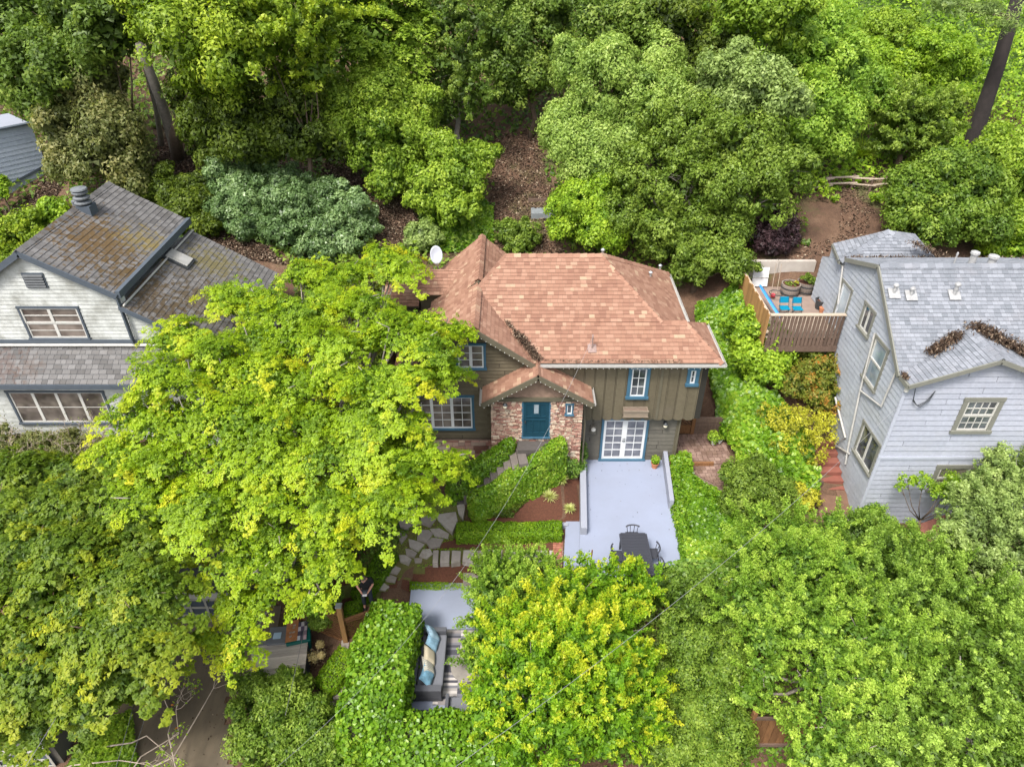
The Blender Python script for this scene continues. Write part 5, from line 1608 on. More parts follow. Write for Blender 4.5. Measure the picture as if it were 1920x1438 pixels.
M['bin_green'] = plain('green_bin_plastic', (.0, .10, .085), .45, .08)
BZ = -2.35
gbin, gp_ = bin_(521, 1192, .55, .62, 1.05, M['bin_grey'], M['bin_grey'], 'grey wheelie bin with a pale sticker on its lid', BZ)
b = MB()
me = bpy.data.meshes.new('sticker'); me.from_pydata([(-.12, -.2, 1.17), (.14, -.2, 1.17), (.14, .06, 1.163), (-.12, .06, 1.163)], [], [(0, 1, 2, 3)])
link('sticker', me, plain('pale_blue_sticker', (.42, .55, .66), .5, .1), gbin, local=True)
grb, gp2 = bin_(560, 1187, .75, .8, 1.02, M['bin_green'], M['bin_green'], 'large green wheelie bin with cardboard and papers on its lid', BZ, rz=.25, lid_tilt=.08)
t = thing('flattened_cardboard', 'brown piece of cardboard lying on the green bin', 'cardboard', gp2 + [-.16, 0, 1.13])
b = MB(); b.obox(gp2 + [-.2, .0, 1.15], (.19, .05, 0), (-.07, .40, .005), (0, 0, .02)); b.build('sheet', plain('rust_brown_cardboard', (.36, .15, .06), .9, .35, 8), t)
for k in range(5):
    b = MB(); c_ = gp2 + [-.2 + random.uniform(-.1, .1), random.uniform(-.25, .25), 1.175 + .003 * k]; b.obox(c_, (.04, .02, 0), (-.01, .03, 0), (0, 0, .001)); b.build('torn_flap', M['palewood'], t)
t = thing('newspaper_stack', 'printed papers lying on the green bin beside the cardboard', 'papers', gp2 + [.2, 0, 1.13])
pm = pieces_mat('printed_paper', [(0, (.05, .05, .07)), (.45, (.12, .09, .14)), (.6, (.5, .35, .38)), (1, (.6, .62, .66))], grain=30, bump=0)
for i in range(4):
    for j in range(3):
        b = MB(); c_ = gp2 + np.array([.09 + j * .1 - i * .03, -.28 + i * .18 + j * .02, 1.15 + .004 * ((i + j) % 2)])
        b.obox(c_, (.05, .012, 0), (-.015, .085, 0), (0, 0, .008)); b.build('page', pm, t)
# slatted storage box
sbx = PZ(523, 1238, -1.4)
t = thing('storage_box', 'pale wood slatted storage box lid in front of the bins', 'box', (sbx[0], sbx[1], -2.4), rz=.0)
fr = Frame((0, 0, -1.36), (1, .14, 0), (-.14, 1, 0))
cx, cy = fr.uv((sbx[0], sbx[1], 0))
sl_ = Pieces('lid_slat', wood_mat('bleached_cedar', (.46, .40, .35), (.60, .53, .47), (1, 9, 1)), t)
nS = 12
for i in range(nS):
    y0 = cy - .62 + 1.24 * i / nS
    t0_ = i / nS
    sl_.slab(fr, [(cx - .95 + .1 * (1 - t0_), y0 + .004), (cx + .9, y0 + .004), (cx + .9, y0 + 1.24 / nS - .004), (cx - .95 + .1 * (1 - t0_), y0 + 1.24 / nS - .004)], .03, .03)
sl_.finish()
b = MB(); pts_ = [(cx - .82, cy - .6), (cx + .88, cy - .6), (cx + .88, cy + .6), (cx - .88, cy + .6)]
b.prism([fr.P(x_, y_, -.002) for x_, y_ in pts_], [fr.P(x_, y_, -1.0) for x_, y_ in pts_]); b.build('box_body', M['grey_trim'], t)
b = MB(); b.prism([fr.P(x_, y_, .03) for x_, y_ in ((cx - .9, cy + .63), (cx + .88, cy + .63), (cx + .88, cy + .8), (cx - .9, cy + .8))], [fr.P(x_, y_, -.9) for x_, y_ in ((cx - .9, cy + .63), (cx + .88, cy + .63), (cx + .88, cy + .8), (cx - .9, cy + .8))]); b.build('rear_panel', plain('grey_panel', (.2, .2, .22), .7, .1), t)

# ------------------------------------------------------------------ sofa corner
TZ = -1.0
M['sofa'] = plain('charcoal_wicker', (.075, .078, .09), .75, .15, 40, bump=.3)
M['sofa_cush'] = plain('grey_seat_fabric', (.135, .14, .16), .9, .06, 30)
# rug of striped bands
r0, r1, r2, r3 = PZ(818, 1182, TZ), PZ(930, 1182, TZ), PZ(935, 1316, TZ), PZ(790, 1316, TZ)
rug = thing('striped_rug', 'outdoor rug of black, grey and cream stripes beside the sofa', 'rug', (r0[0] + .8, r0[1] - 1.2, TZ))
m, nt, bs = _new('rug_weave')
g = nt.nodes.new('ShaderNodeNewGeometry'); sx_ = nt.nodes.new('ShaderNodeSeparateXYZ'); nt.links.new(g.outputs['Position'], sx_.inputs[0])
colm = _math(nt, 'FLOOR', _math(nt, 'MULTIPLY', _math(nt, 'ADD', sx_.outputs['X'], 4.0), 1.75))
rowm = _math(nt, 'FLOOR', _math(nt, 'MULTIPLY', _math(nt, 'ADD', _math(nt, 'ADD', sx_.outputs['Y'], 3.0), _math(nt, 'MULTIPLY', colm, .37)), 11.0))
cmb = nt.nodes.new('ShaderNodeCombineXYZ'); nt.links.new(colm, cmb.inputs[0]); nt.links.new(rowm, cmb.inputs[1])
wnz = nt.nodes.new('ShaderNodeTexWhiteNoise'); nt.links.new(cmb.outputs[0], wnz.inputs['Vector'])
rc = nt.nodes.new('ShaderNodeValToRGB'); rc.color_ramp.interpolation = 'CONSTANT'
el = rc.color_ramp.elements
for _ in range(3): el.new(.5)
for e_, (p_, c_) in zip(el, [(0, (.06, .06, .075)), (.28, (.15, .15, .17)), (.48, (.30, .28, .27)), (.66, (.46, .43, .41)), (.85, (.22, .20, .20))]): e_.position = p_; e_.color = (*c_, 1)
nt.links.new(wnz.outputs['Value'], rc.inputs[0]); nt.links.new(rc.outputs[0], bs.inputs['Base Color']); bs.inputs['Roughness'].default_value = .95
xa, xb = r3[0], r1[0] + 1.2
b = MB(); b.box(xa + .35, xb, r3[1] - .1, r0[1], TZ + .002, TZ + .02); b.build('pile', m, rug)
b = MB(); b.box(xa + .35, xb, r0[1] + .001, r0[1] + .05, TZ + .001, TZ + .012); b.build('fringe', M['sofa'], rug)
# sofa: back against the ivy hedge
s0 = PZ(787, 1185, TZ + .45); s1 = PZ(785, 1292, TZ + .45)
SXB = PZ(776, 1240, TZ + .7)[0]; SXF = SXB + .92; SY0, SY1 = s1[1] - .15, s0[1] + .1
sofa = thing('outdoor_sofa', 'long charcoal outdoor sofa backed against the ivy hedge', 'sofa', ((SXB + SXF) / 2, (SY0 + SY1) / 2, TZ))
b = MB(); b.box(SXB, SXF, SY0, SY1, TZ + .06, TZ + .26); b.build('base', M['sofa'], sofa, bevel=.01)
b = MB(); b.box(SXB, SXB + .14, SY0 + .12, SY1 - .12, TZ + .26, TZ + .66); b.build('backrest', M['sofa'], sofa, bevel=.01)
for (ya, yb_) in ((SY0, SY0 + .22), (SY1 - .16, SY1)):
    b = MB(); b.box(SXB, SXF, ya, yb_, TZ + .26, TZ + .60); b.build('arm', M['sofa'], sofa, bevel=.01)
b = MB(); b.box(SXB + .14, SXF + .02, SY0 + .23, SY1 - .17, TZ + .26, TZ + .43); b.build('seat_cushion', M['sofa_cush'], sofa, bevel=.04)
for (xx_, yy_) in ((SXB + .06, SY0 + .06), (SXF - .06, SY0 + .06), (SXB + .06, SY1 - .06), (SXF - .06, SY1 - .06)):
    b = MB(); b.box(xx_ - .03, xx_ + .03, yy_ - .03, yy_ + .03, TZ, TZ + .06); b.build('leg', M['darkmetal'], sofa)
def pillow(label, y, mat, rz, tilt=1.0, s=.29, dx=.46, z=.68):
    me = bpy.data.meshes.new('cushion')
    n = 9; V_ = []; F_ = []
    for side in (1, -1):
        for i in range(n):
            for j in range(n):
                u_, v_ = -1 + 2 * i / (n - 1), -1 + 2 * j / (n - 1)
                t_ = max(0, (1 - u_ ** 4)) ** .5 * max(0, (1 - v_ ** 4)) ** .5
                pinch = 1 - .10 * (1 - u_ * u_) * abs(v_) ** 3 - .0
                V_.append((u_ * s * (1 - .09 * (1 - v_ * v_) * abs(u_) ** 3), v_ * s * pinch, side * t_ * .085))
    for sd in (0, 1):
        for i in range(n - 1):
            for j in range(n - 1):
                a_ = sd * n * n + i * n + j
                F_.append((a_, a_ + n, a_ + n + 1, a_ + 1) if sd == 0 else (a_, a_ + 1, a_ + n + 1, a_ + n))
    me.from_pydata(V_, [], F_)
    o = link('cushion', me, mat, None, smooth=True)
    o.location = (SXB + dx, y, TZ + z); o.rotation_euler = (0, tilt, rz)
    tag(o, label, 'cushion', 'cushions on the outdoor sofa')
def stripe_mat(name, base, lines, scale):
    m, nt, bs = _new(name)
    tc = nt.nodes.new('ShaderNodeTexCoord'); sp = nt.nodes.new('ShaderNodeSeparateXYZ'); nt.links.new(tc.outputs['Object'], sp.inputs[0])
    f = _math(nt, 'FRACT', _math(nt, 'MULTIPLY', _math(nt, 'ADD', sp.outputs['Y'], _math(nt, 'MULTIPLY', _noise(nt, 3, 1), .02)), scale))
    r = nt.nodes.new('ShaderNodeValToRGB'); r.color_ramp.interpolation = 'CONSTANT'; r.color_ramp.elements[0].color = (*base, 1); r.color_ramp.elements[1].position = .75; r.color_ramp.elements[1].color = (*lines, 1)
    nt.links.new(f, r.inputs[0]); nt.links.new(r.outputs[0], bs.inputs['Base Color']); bs.inputs['Roughness'].default_value = .9
    return m
M['pb'] = plain('blue_tie_dye_fabric', (.24, .40, .52), .9, .5, 5)
M['pb2'] = plain('pale_blue_fabric', (.30, .44, .55), .9, .35, 6)
L_ = SY1 - SY0
pillow('pale blue cushion standing at the far end of the sofa', SY1 - .30, M['pb2'], .5, z=.70, dx=.48)
pillow('blue mottled cushion leaning in front of the pale blue one', SY1 - .58, M['pb'], -.15, z=.66, dx=.52)
pillow('plain cream cushion on the middle of the sofa', SY1 - 1.12, plain('cream_fabric', (.60, .52, .38), .9, .05, 20), .1)
pillow('cream cushion with thin dark stripes', SY0 + .78, stripe_mat('striped_fabric', (.62, .58, .48), (.22, .22, .22), 16), .25)
pillow('deep blue mottled cushion at the near end of the sofa', SY0 + .46, plain('mottled_blue_fabric', (.17, .33, .45), .9, .5, 7), -.2, dx=.46)
# round table and second seat half hidden
tc_ = PZ(876, 1250, TZ + .4)
t = thing('round_coffee_table', 'round pale wooden coffee table half hidden by the yellow tipped tree', 'table', (tc_[0], tc_[1], TZ))
b = MB(); b.lathe((tc_[0], tc_[1], TZ), [(.50, .36), (.52, .38), (.52, .42), (.50, .43)], 28); b.build('tabletop', plain('grey_table_top', (.22, .20, .18), .8, .15, 6), t)
b = MB(); b.lathe((tc_[0], tc_[1], TZ), [(.3, 0), (.28, .03), (.06, .06), (.06, .36)], 16); b.build('pedestal', M['darkmetal'], t)
cc = PZ(866, 1318, TZ + .5)
t = thing('outdoor_armchair', 'charcoal armchair at the bottom edge of the striped rug', 'chair', (cc[0], cc[1], TZ))
b = MB(); b.box(cc[0] - .4, cc[0] + .4, cc[1] - .35, cc[1] + .3, TZ + .1, TZ + .36); b.build('seat', M['sofa_cush'], t, bevel=.03)
b = MB(); b.box(cc[0] - .4, cc[0] + .4, cc[1] - .45, cc[1] - .35, TZ + .1, TZ + .7); b.build('backrest', M['sofa'], t, bevel=.01)
for sx in (-1, 1):
    b = MB(); b.box(cc[0] + sx * .45 - .05, cc[0] + sx * .45 + .05, cc[1] - .45, cc[1] + .3, TZ, TZ + .55); b.build('arm', M['sofa'], t, bevel=.01)

# ------------------------------------------------------------------ dining set on the terrace
dt0 = PZ(1188, 1000, .74); dt1 = PZ(1186, 1072, .74)
M['alu'] = plain('charcoal_aluminium', (.038, .04, .05), .5, .08, 10)
cx = dt0[0] - .02; y1 = dt0[1]; y0 = dt1[1] - .1
tab = thing('dining_table', 'long dark slatted dining table on the grey terrace', 'table', (cx, (y0 + y1) / 2, 0))
fr = Frame((0, 0, .70), (1, 0, 0), (0, 1, 0))
tsl = Pieces('tabletop_slat', M['alu'], tab)
n = 26
for i in range(n):
    ya = y0 + (y1 - y0) * i / n
    tsl.slab(fr, [(cx - .44, ya + .006), (cx + .44, ya + .006), (cx + .44, ya + (y1 - y0) / n - .006), (cx - .44, ya + (y1 - y0) / n - .006)], .03, .03)
tsl.finish()
b = MB(); b.box(cx - .49, cx - .442, y0, y1, .66, .735); b.box(cx + .442, cx + .49, y0, y1, .66, .735); b.box(cx - .44, cx + .44, y0 - .04, y0, .66, .735); b.box(cx - .44, cx + .44, y1, y1 + .04, .66, .735); b.build('table_frame', M['alu'], tab)
for sx in (-1, 1):
    for yy_ in (y0 + .06, y1 - .06):
        b = MB(); b.box(cx + sx * .42 - .03, cx + sx * .42 + .03, yy_ - .03, yy_ + .03, 0, .66); b.build('leg', M['alu'], tab)
def dchair():
    t = thing('dining_chair', 'x', 'chair', (0, 0, 0), 'dining chairs round the terrace table')
    b = MB(); b.box(-.23, .23, -.22, .22, .42, .45); b.build('seat', M['alu'], t, bevel=.01)
    arc = [(.25 * math.sin(a_), -.12 - .12 * math.cos(a_) + .0, .78) for a_ in np.linspace(-1.25, 1.25, 9)]
    b = MB(); b.tube(arc, .028, 8); b.build('backrest', M['alu'], t, smooth=True)
    for k in (1, 3, 5, 7):
        b = MB(); b.tube([arc[k], (arc[k][0] * .8, arc[k][1] + .05, .44)], .012, 6); b.build('back_slat', M['alu'], t)
    for sx in (-1, 1):
        for sy in (-1, 1):
            b = MB(); b.tube([(sx * .21, sy * .2, .43), (sx * .25, sy * .24, 0)], .016, 6); b.build('leg', M['alu'], t)
    return t
def copy_tree(o, parent=None):
    c = o.copy(); COL.objects.link(c)
    if parent is not None: c.parent = parent
    for ch in list(o.children): copy_tree(ch, c)
    return c
ch0 = dchair()
lab = ['dark chair at the head of the terrace table nearest the house', 'dark chair tucked in on the parapet side of the terrace table', 'dark chair beside the terrace table on the ivy side, near the house', 'dark chair beside the terrace table on the ivy side, under the yellow tree']
pos = [(cx + .03, y1 + .14, math.pi), (cx - .62, y1 - .75, -math.pi / 2), (cx + .60, y1 - .65, math.pi / 2), (cx + .62, y1 - 1.35, math.pi / 2)]
for i, (lb, (x_, y_, r_)) in enumerate(zip(lab, pos)):
    c_ = ch0 if i == 0 else copy_tree(ch0)
    c_.location = (x_, y_, 0); c_.rotation_euler = (0, 0, r_); c_['label'] = lb
bp = PZ(1106, 1072, 0)
t = thing('garden_broom', 'brown wooden handled broom standing on the terrace', 'broom', bp)
b = MB(); b.tube([bp + [0, 0, .1], bp + [.03, .1, 1.0]], .025, 8); b.build('handle', M['cedar'], t)
b = MB(); b.box(bp[0] - .15, bp[0] + .15, bp[1] - .04, bp[1] + .04, 0, .12); b.build('brush', M['oldwood'], t)

def pot(px, py, z, r, h, mat, name, label, cat='potted plant'):
    p = PZ(px, py, z)
    t = thing(name, label, cat, p)
    b = MB(); b.lathe(p, [(r * .68, 0), (r * .92, h * .85), (r * 1.05, h * .86), (r * 1.05, h), (r * .9, h), (r * .85, h * .8)], 18); b.build('pot', mat, t)
    b = MB(); b.lathe(p, [(r * .86, h * .78), (r * .8, h * .84)], 12); b.build('soil', M['mulch'], t)
    return t, p
pot1, pp1 = pot(1227, 876, 0.0, .16, .26, M['terracotta'], 'potted_plant', 'terracotta pot with a leafy green plant beside the french doors')
pot2, pp2 = pot(1337, 832, .06, .12, .2, M['white'], 'potted_plant', 'white pot with trailing green leaves on the paver landing')
pot3, pp3 = pot(1349, 830, .06, .10, .18, M['white'], 'potted_plant', 'small white pot at the edge of the paver landing')
p = G(1409, 1010)
t = thing('tipped_pot', 'empty terracotta pot tipped over on the ivy bank', 'pot', p)
b = MB(); b.lathe((0, 0, 0), [(.12, 0), (.17, .28), (.2, .29), (.2, .35), (.165, .35), (.16, .1)], 16)
R_ = Matrix.Rotation(rad(75), 3, 'X') @ Matrix.Rotation(.3, 3, 'Z')
b.v = [tuple(np.array(R_ @ Vector(v)) + p + [0, .1, .35]) for v in b.v]; b.build('pot', M['terracotta'], t)
b = MB(); b.lathe((0, 0, 0), [(.15, .12), (.13, .16)], 12); b.v = [tuple(np.array(R_ @ Vector(v)) + p + [0, .1, .35]) for v in b.v]; b.build('soil', M['mulch'], t)

# ------------------------------------------------------------------ satellite dish
p = PY(818, 478, 29.4)
t = thing('satellite_dish', 'grey oval satellite dish on a tripod behind the orange roof', 'satellite dish', (p[0], p[1], 5.2))
nrm = unit(np.array([.15, -1, .45])); ux = unit(np.cross((0, 0, 1), nrm)); uy = np.cross(nrm, ux)
b = MB()
rings = 5; seg = 24
b.v.append(tuple(p)); 
for r_ in range(1, rings + 1):
    for k in range(seg):
        a_ = 2 * math.pi * k / seg; f_ = r_ / rings
        b.v.append(tuple(p + ux * .27 * f_ * math.cos(a_) + uy * .40 * f_ * math.sin(a_) + nrm * .08 * f_ * f_))
for k in range(seg): b.f.append((0, 1 + k, 1 + (k + 1) % seg))
for r_ in range(rings - 1):
    for k in range(seg):
        a_, c_ = 1 + r_ * seg + k, 1 + r_ * seg + (k + 1) % seg
        b.f.append((a_, c_, c_ + seg, a_ + seg)[::-1])
o = b.build('dish', plain('dish_grey', (.40, .42, .47), .45, .05), t, smooth=True)
md = o.modifiers.new('thick', 'SOLIDIFY'); md.thickness = .02
b = MB(); b.tube([p - uy * .38, p - uy * .30 + nrm * .55], .014, 6); b.tube([p - nrm * .03, p - nrm * .1 + [0, 0, -.5]], .025, 6); b.build('arm', M['zinc'], t)
b = MB(); b.obox(p - uy * .30 + nrm * .58, ux * .05, uy * .04, nrm * .06); b.build('receiver', M['offwhite'], t)
for dx, dy in ((-.3, 0), (.25, -.1), (0, .25)):
    b = MB(); q_ = p - nrm * .1 + [0, 0, -.45]; b.tube([q_, (q_[0] + dx, q_[1] + dy, q_[2] - .6)], .014, 6); b.build('tripod_leg', M['zinc'], t)

# ------------------------------------------------------------------ overhead cables
M['cable'] = plain('pale_cable', (.24, .24, .25), .5, .1)
M['cable_dark'] = plain('dark_cable', (.12, .12, .12), .5, .1)
def cable(a, b_, sag, r, mat, label):
    a, b_ = np.array(a, float), np.array(b_, float)
    pts = []
    for k in range(41):
        t_ = k / 40
        pts.append(a * (1 - t_) + b_ * t_ - np.array([0, 0, 4 * sag * t_ * (1 - t_)]))
    q = MB(); q.tube(pts, r, 6)
    o = q.build('overhead_cable', mat, None, smooth=True)
    tag(o, label, 'cable')
mast = (2.96, 22.42, front_z(22.55) + .6)
def near(px, py, dist):
    d = ray(px, py); return np.array([0, 0, CAM_H]) + d * dist
cable(mast, near(455, 1490, 16), 2.5, .0048, M['cable'], 'pale service cable running from the orange roof mast down to the street')
cable((13.4, 19.85, 4.9), near(800, 1475, 14), .8, .0048, M['cable'], 'pale cable from the blue grey house corner crossing the yellow tipped tree')
cable(PY(300, 1010, 17.5), near(40, 1450, 17), .1, .007, M['cable'], 'pale cable crossing the broad leaved tree by the street hedge')
cable(PY(300, 1130, 15.5), near(205, 1480, 17), .1, .008, M['cable_dark'], 'thin dark cable above the driveway, nearer the broad leaved tree')
cable(PY(325, 1160, 15.5), near(225, 1490, 17), .1, .008, M['cable_dark'], 'thin dark cable above the driveway, nearer the bins')
cable(PY(578, 1140, 15.5), near(535, 1340, 19), .05, .008, M['cable_dark'], 'short thin cable above the storage box')
# ------------------------------------------------------------------ LEAVES, CROWNS, HEDGES, COVER
EYE = np.array([0, 0, CAM_H])
def rnd_unit(n, rng):
    v = rng.normal(size=(n, 3))
    return v / np.linalg.norm(v, axis=1, keepdims=True)
def nrmz(v):
    return v / np.maximum(np.linalg.norm(v, axis=1, keepdims=True), 1e-9)

def leaves(name, C, N, S, T, mat, parent=None, wid=.55, cup=.14, rng=RNG, label=None, cat=None, kind=None, local_org=None, D=None, tri=False):
    """one folded leaf per row: centre, normal, size, tint; D fixes the way the tips point"""
    n = len(C)
    N = nrmz(N)
    A = rnd_unit(n, rng) if D is None else D + rng.normal(size=(n, 3)) * .35
    A = nrmz(A - N * (A * N).sum(1, keepdims=True))
    B = np.cross(N, A)
    S = S[:, None]
    if tri:
        V = np.empty((n, 3, 3), np.float32)
        V[:, 0] = C - A * S * .45 - B * S * wid * .55
        V[:, 1] = C - A * S * .35 + B * S * wid * .75
        V[:, 2] = C + A * S * .62 + N * S * cup
        if parent is not None: V -= origin(parent)
        o = np_mesh(name, V.reshape(-1, 3), np.arange(n * 3).reshape(n, 3), mat, parent, tint=np.clip(T, 0, 1))
        return tag(o, label, cat, kind=kind)
    V = np.empty((n, 4, 3), np.float32)
    V[:, 0] = C - A * S * .5
    V[:, 1] = C + B * S * wid * .5 + N * S * cup + A * S * .04
    V[:, 2] = C + A * S * .5 - N * S * .05
    V[:, 3] = C - B * S * wid * .5 + N * S * cup + A * S * .04
    if parent is not None: V -= origin(parent)
    F = np.arange(n * 4).reshape(n, 4)
    o = np_mesh(name, V.reshape(-1, 3), F, mat, parent, tint=np.clip(T, 0, 1))
    return tag(o, label, cat, kind=kind)

NZ = [(np.random.default_rng(5 + i).normal(size=3) * f, np.random.default_rng(50 + i).uniform(0, 6.28)) for i, f in enumerate((.35, .5, .8, 1.1, 1.7, 2.4))]
_LAT = np.random.default_rng(11).uniform(-1, 1, (64, 64, 64))
def _vn(P):
    i = np.floor(P).astype(int); f = P - i; f = f * f * (3 - 2 * f)
    o = 0
    for a in (0, 1):
        for b in (0, 1):
            for c in (0, 1):
                w = (f[:, 0] if a else 1 - f[:, 0]) * (f[:, 1] if b else 1 - f[:, 1]) * (f[:, 2] if c else 1 - f[:, 2])
                o = o + w * _LAT[(i[:, 0] + a) % 64, (i[:, 1] + b) % 64, (i[:, 2] + c) % 64]
    return o
def wob(P, s=1.0):
    P = np.asarray(P, float) * s
    return .62 * _vn(P * .5 + 3.3) + .36 * _vn(P * 1.1 + 17.1) + .22 * _vn(P * 2.6 + 29.7)

PAL = {   # dark, mid, light
 'maple':  ((0.075, 0.17, 0.006), (0.245, 0.40, 0.012), (0.50, 0.53, 0.026)),
 'bigleaf': ((0.036, 0.080, 0.008), (0.118, 0.182, 0.016), (0.33, 0.35, 0.035)),
 'bay':    ((0.026, 0.056, 0.010), (0.080, 0.145, 0.032), (0.21, 0.29, 0.09)),
 'drybay': ((0.045, 0.055, 0.018), (0.120, 0.135, 0.050), (0.31, 0.27, 0.14)),
 'yellowgreen': ((0.040, 0.085, 0.008), (0.130, 0.215, 0.022), (0.31, 0.40, 0.06)),
 'dark':   ((0.018, 0.034, 0.006), (0.055, 0.090, 0.014), (0.14, 0.19, 0.035)),
 'bright': ((0.042, 0.098, 0.010), (0.140, 0.235, 0.034), (0.30, 0.41, 0.09)),
 'pale':   ((0.075, 0.140, 0.025), (0.215, 0.310, 0.080), (0.39, 0.48, 0.17)),
 'oak':    ((0.036, 0.068, 0.009), (0.110, 0.170, 0.028), (0.25, 0.32, 0.08)),
 'lime':   ((0.045, 0.110, 0.010), (0.140, 0.250, 0.026), (0.30, 0.43, 0.065)),
 'silver': ((0.045, 0.080, 0.030), (0.125, 0.190, 0.090), (0.34, 0.42, 0.26)),
 'olive':  ((0.075, 0.120, 0.035), (0.21, 0.29, 0.10), (0.40, 0.48, 0.22)),
 'ivy':    ((0.045, 0.13, 0.008), (0.135, 0.300, 0.018), (0.36, 0.52, 0.07)),
 'darkivy': ((0.025, 0.070, 0.012), (0.075, 0.165, 0.030), (0.24, 0.36, 0.12)),
 'box':    ((0.045, 0.125, 0.006), (0.125, 0.280, 0.012), (0.29, 0.44, 0.03)),
 'yellow': ((0.075, 0.18, 0.008), (0.215, 0.38, 0.014), (0.60, 0.57, 0.03)),
 'midgreen': ((0.030, 0.070, 0.008), (0.105, 0.185, 0.022), (0.27, 0.37, 0.065)),
 'meadow': ((0.035, 0.080, 0.012), (0.115, 0.210, 0.042), (0.28, 0.42, 0.13)),
 'golden': ((0.15, 0.17, 0.015), (0.46, 0.43, 0.04), (0.70, 0.58, 0.05)),
 'purple': ((0.018, 0.010, 0.012), (0.060, 0.032, 0.036), (0.13, 0.075, 0.085)),
 'redtip': ((0.045, 0.075, 0.012), (0.125, 0.165, 0.04), (0.42, 0.15, 0.05)),
 'feather': ((0.045, 0.115, 0.010), (0.155, 0.285, 0.028), (0.33, 0.47, 0.07)),
 'variegated': ((0.10, 0.14, 0.05), (0.30, 0.36, 0.18), (0.58, 0.62, 0.40)),
 'dry':    ((0.10, 0.07, 0.04), (0.24, 0.18, 0.11), (0.42, 0.35, 0.22)),
 'blush':  ((0.22, 0.16, 0.07), (0.50, 0.40, 0.18), (0.66, 0.56, 0.32)),
}
def _lift(k, v):
    f = dict(maple=(1.22, 1.08, 1.1), purple=(1, 1, 1), yellow=(.95, 1.0, 1), golden=(1.0, 1.05, 1.0), oak=(1.38, 1.4, .95), drybay=(1.35, 1.4, 1.1), pale=(1.32, 1.3, 1.0), olive=(1.25, 1.25, 1.0), bigleaf=(1.4, 1.35, .85), midgreen=(1.3, 1.25, 1.05), feather=(1.45, 1.3, 1.3), dry=(1, 1, 1), blush=(1, 1, 1), silver=(1.2, 1.3, .95), ivy=(1.3, 1.12, 1.0), box=(1.45, 1.2, 1.0), dark=(1.7, 1.6, .9)).get(k, (1.6, 1.45, .85))
    return tuple(tuple(min(.62, c * g) for c, g in zip(q, f)) for q in v)
PAL = {k: _lift(k, v) for k, v in PAL.items()}
LM = {k: leaf_mat(k + '_leaf', *v, rough=.36 if k in ('ivy', 'darkivy', 'silver') else .5, spec=.5 if k in ('ivy', 'darkivy', 'silver') else .35) for k, v in PAL.items()}
M['bark'] = plain('bark', (.12, .085, .06), .95, .35, 6, bump=.8, fine=35)
M['bark_grey'] = plain('grey_bark', (.25, .22, .19), .9, .3, 6, bump=.6, fine=35)
M['bark_dark'] = plain('dark_furrowed_bark', (.016, .012, .011), .95, .4, 4, bump=1.0, fine=25)
M['twig'] = plain('pale_twig', (.34, .28, .22), .9, .25, 12)

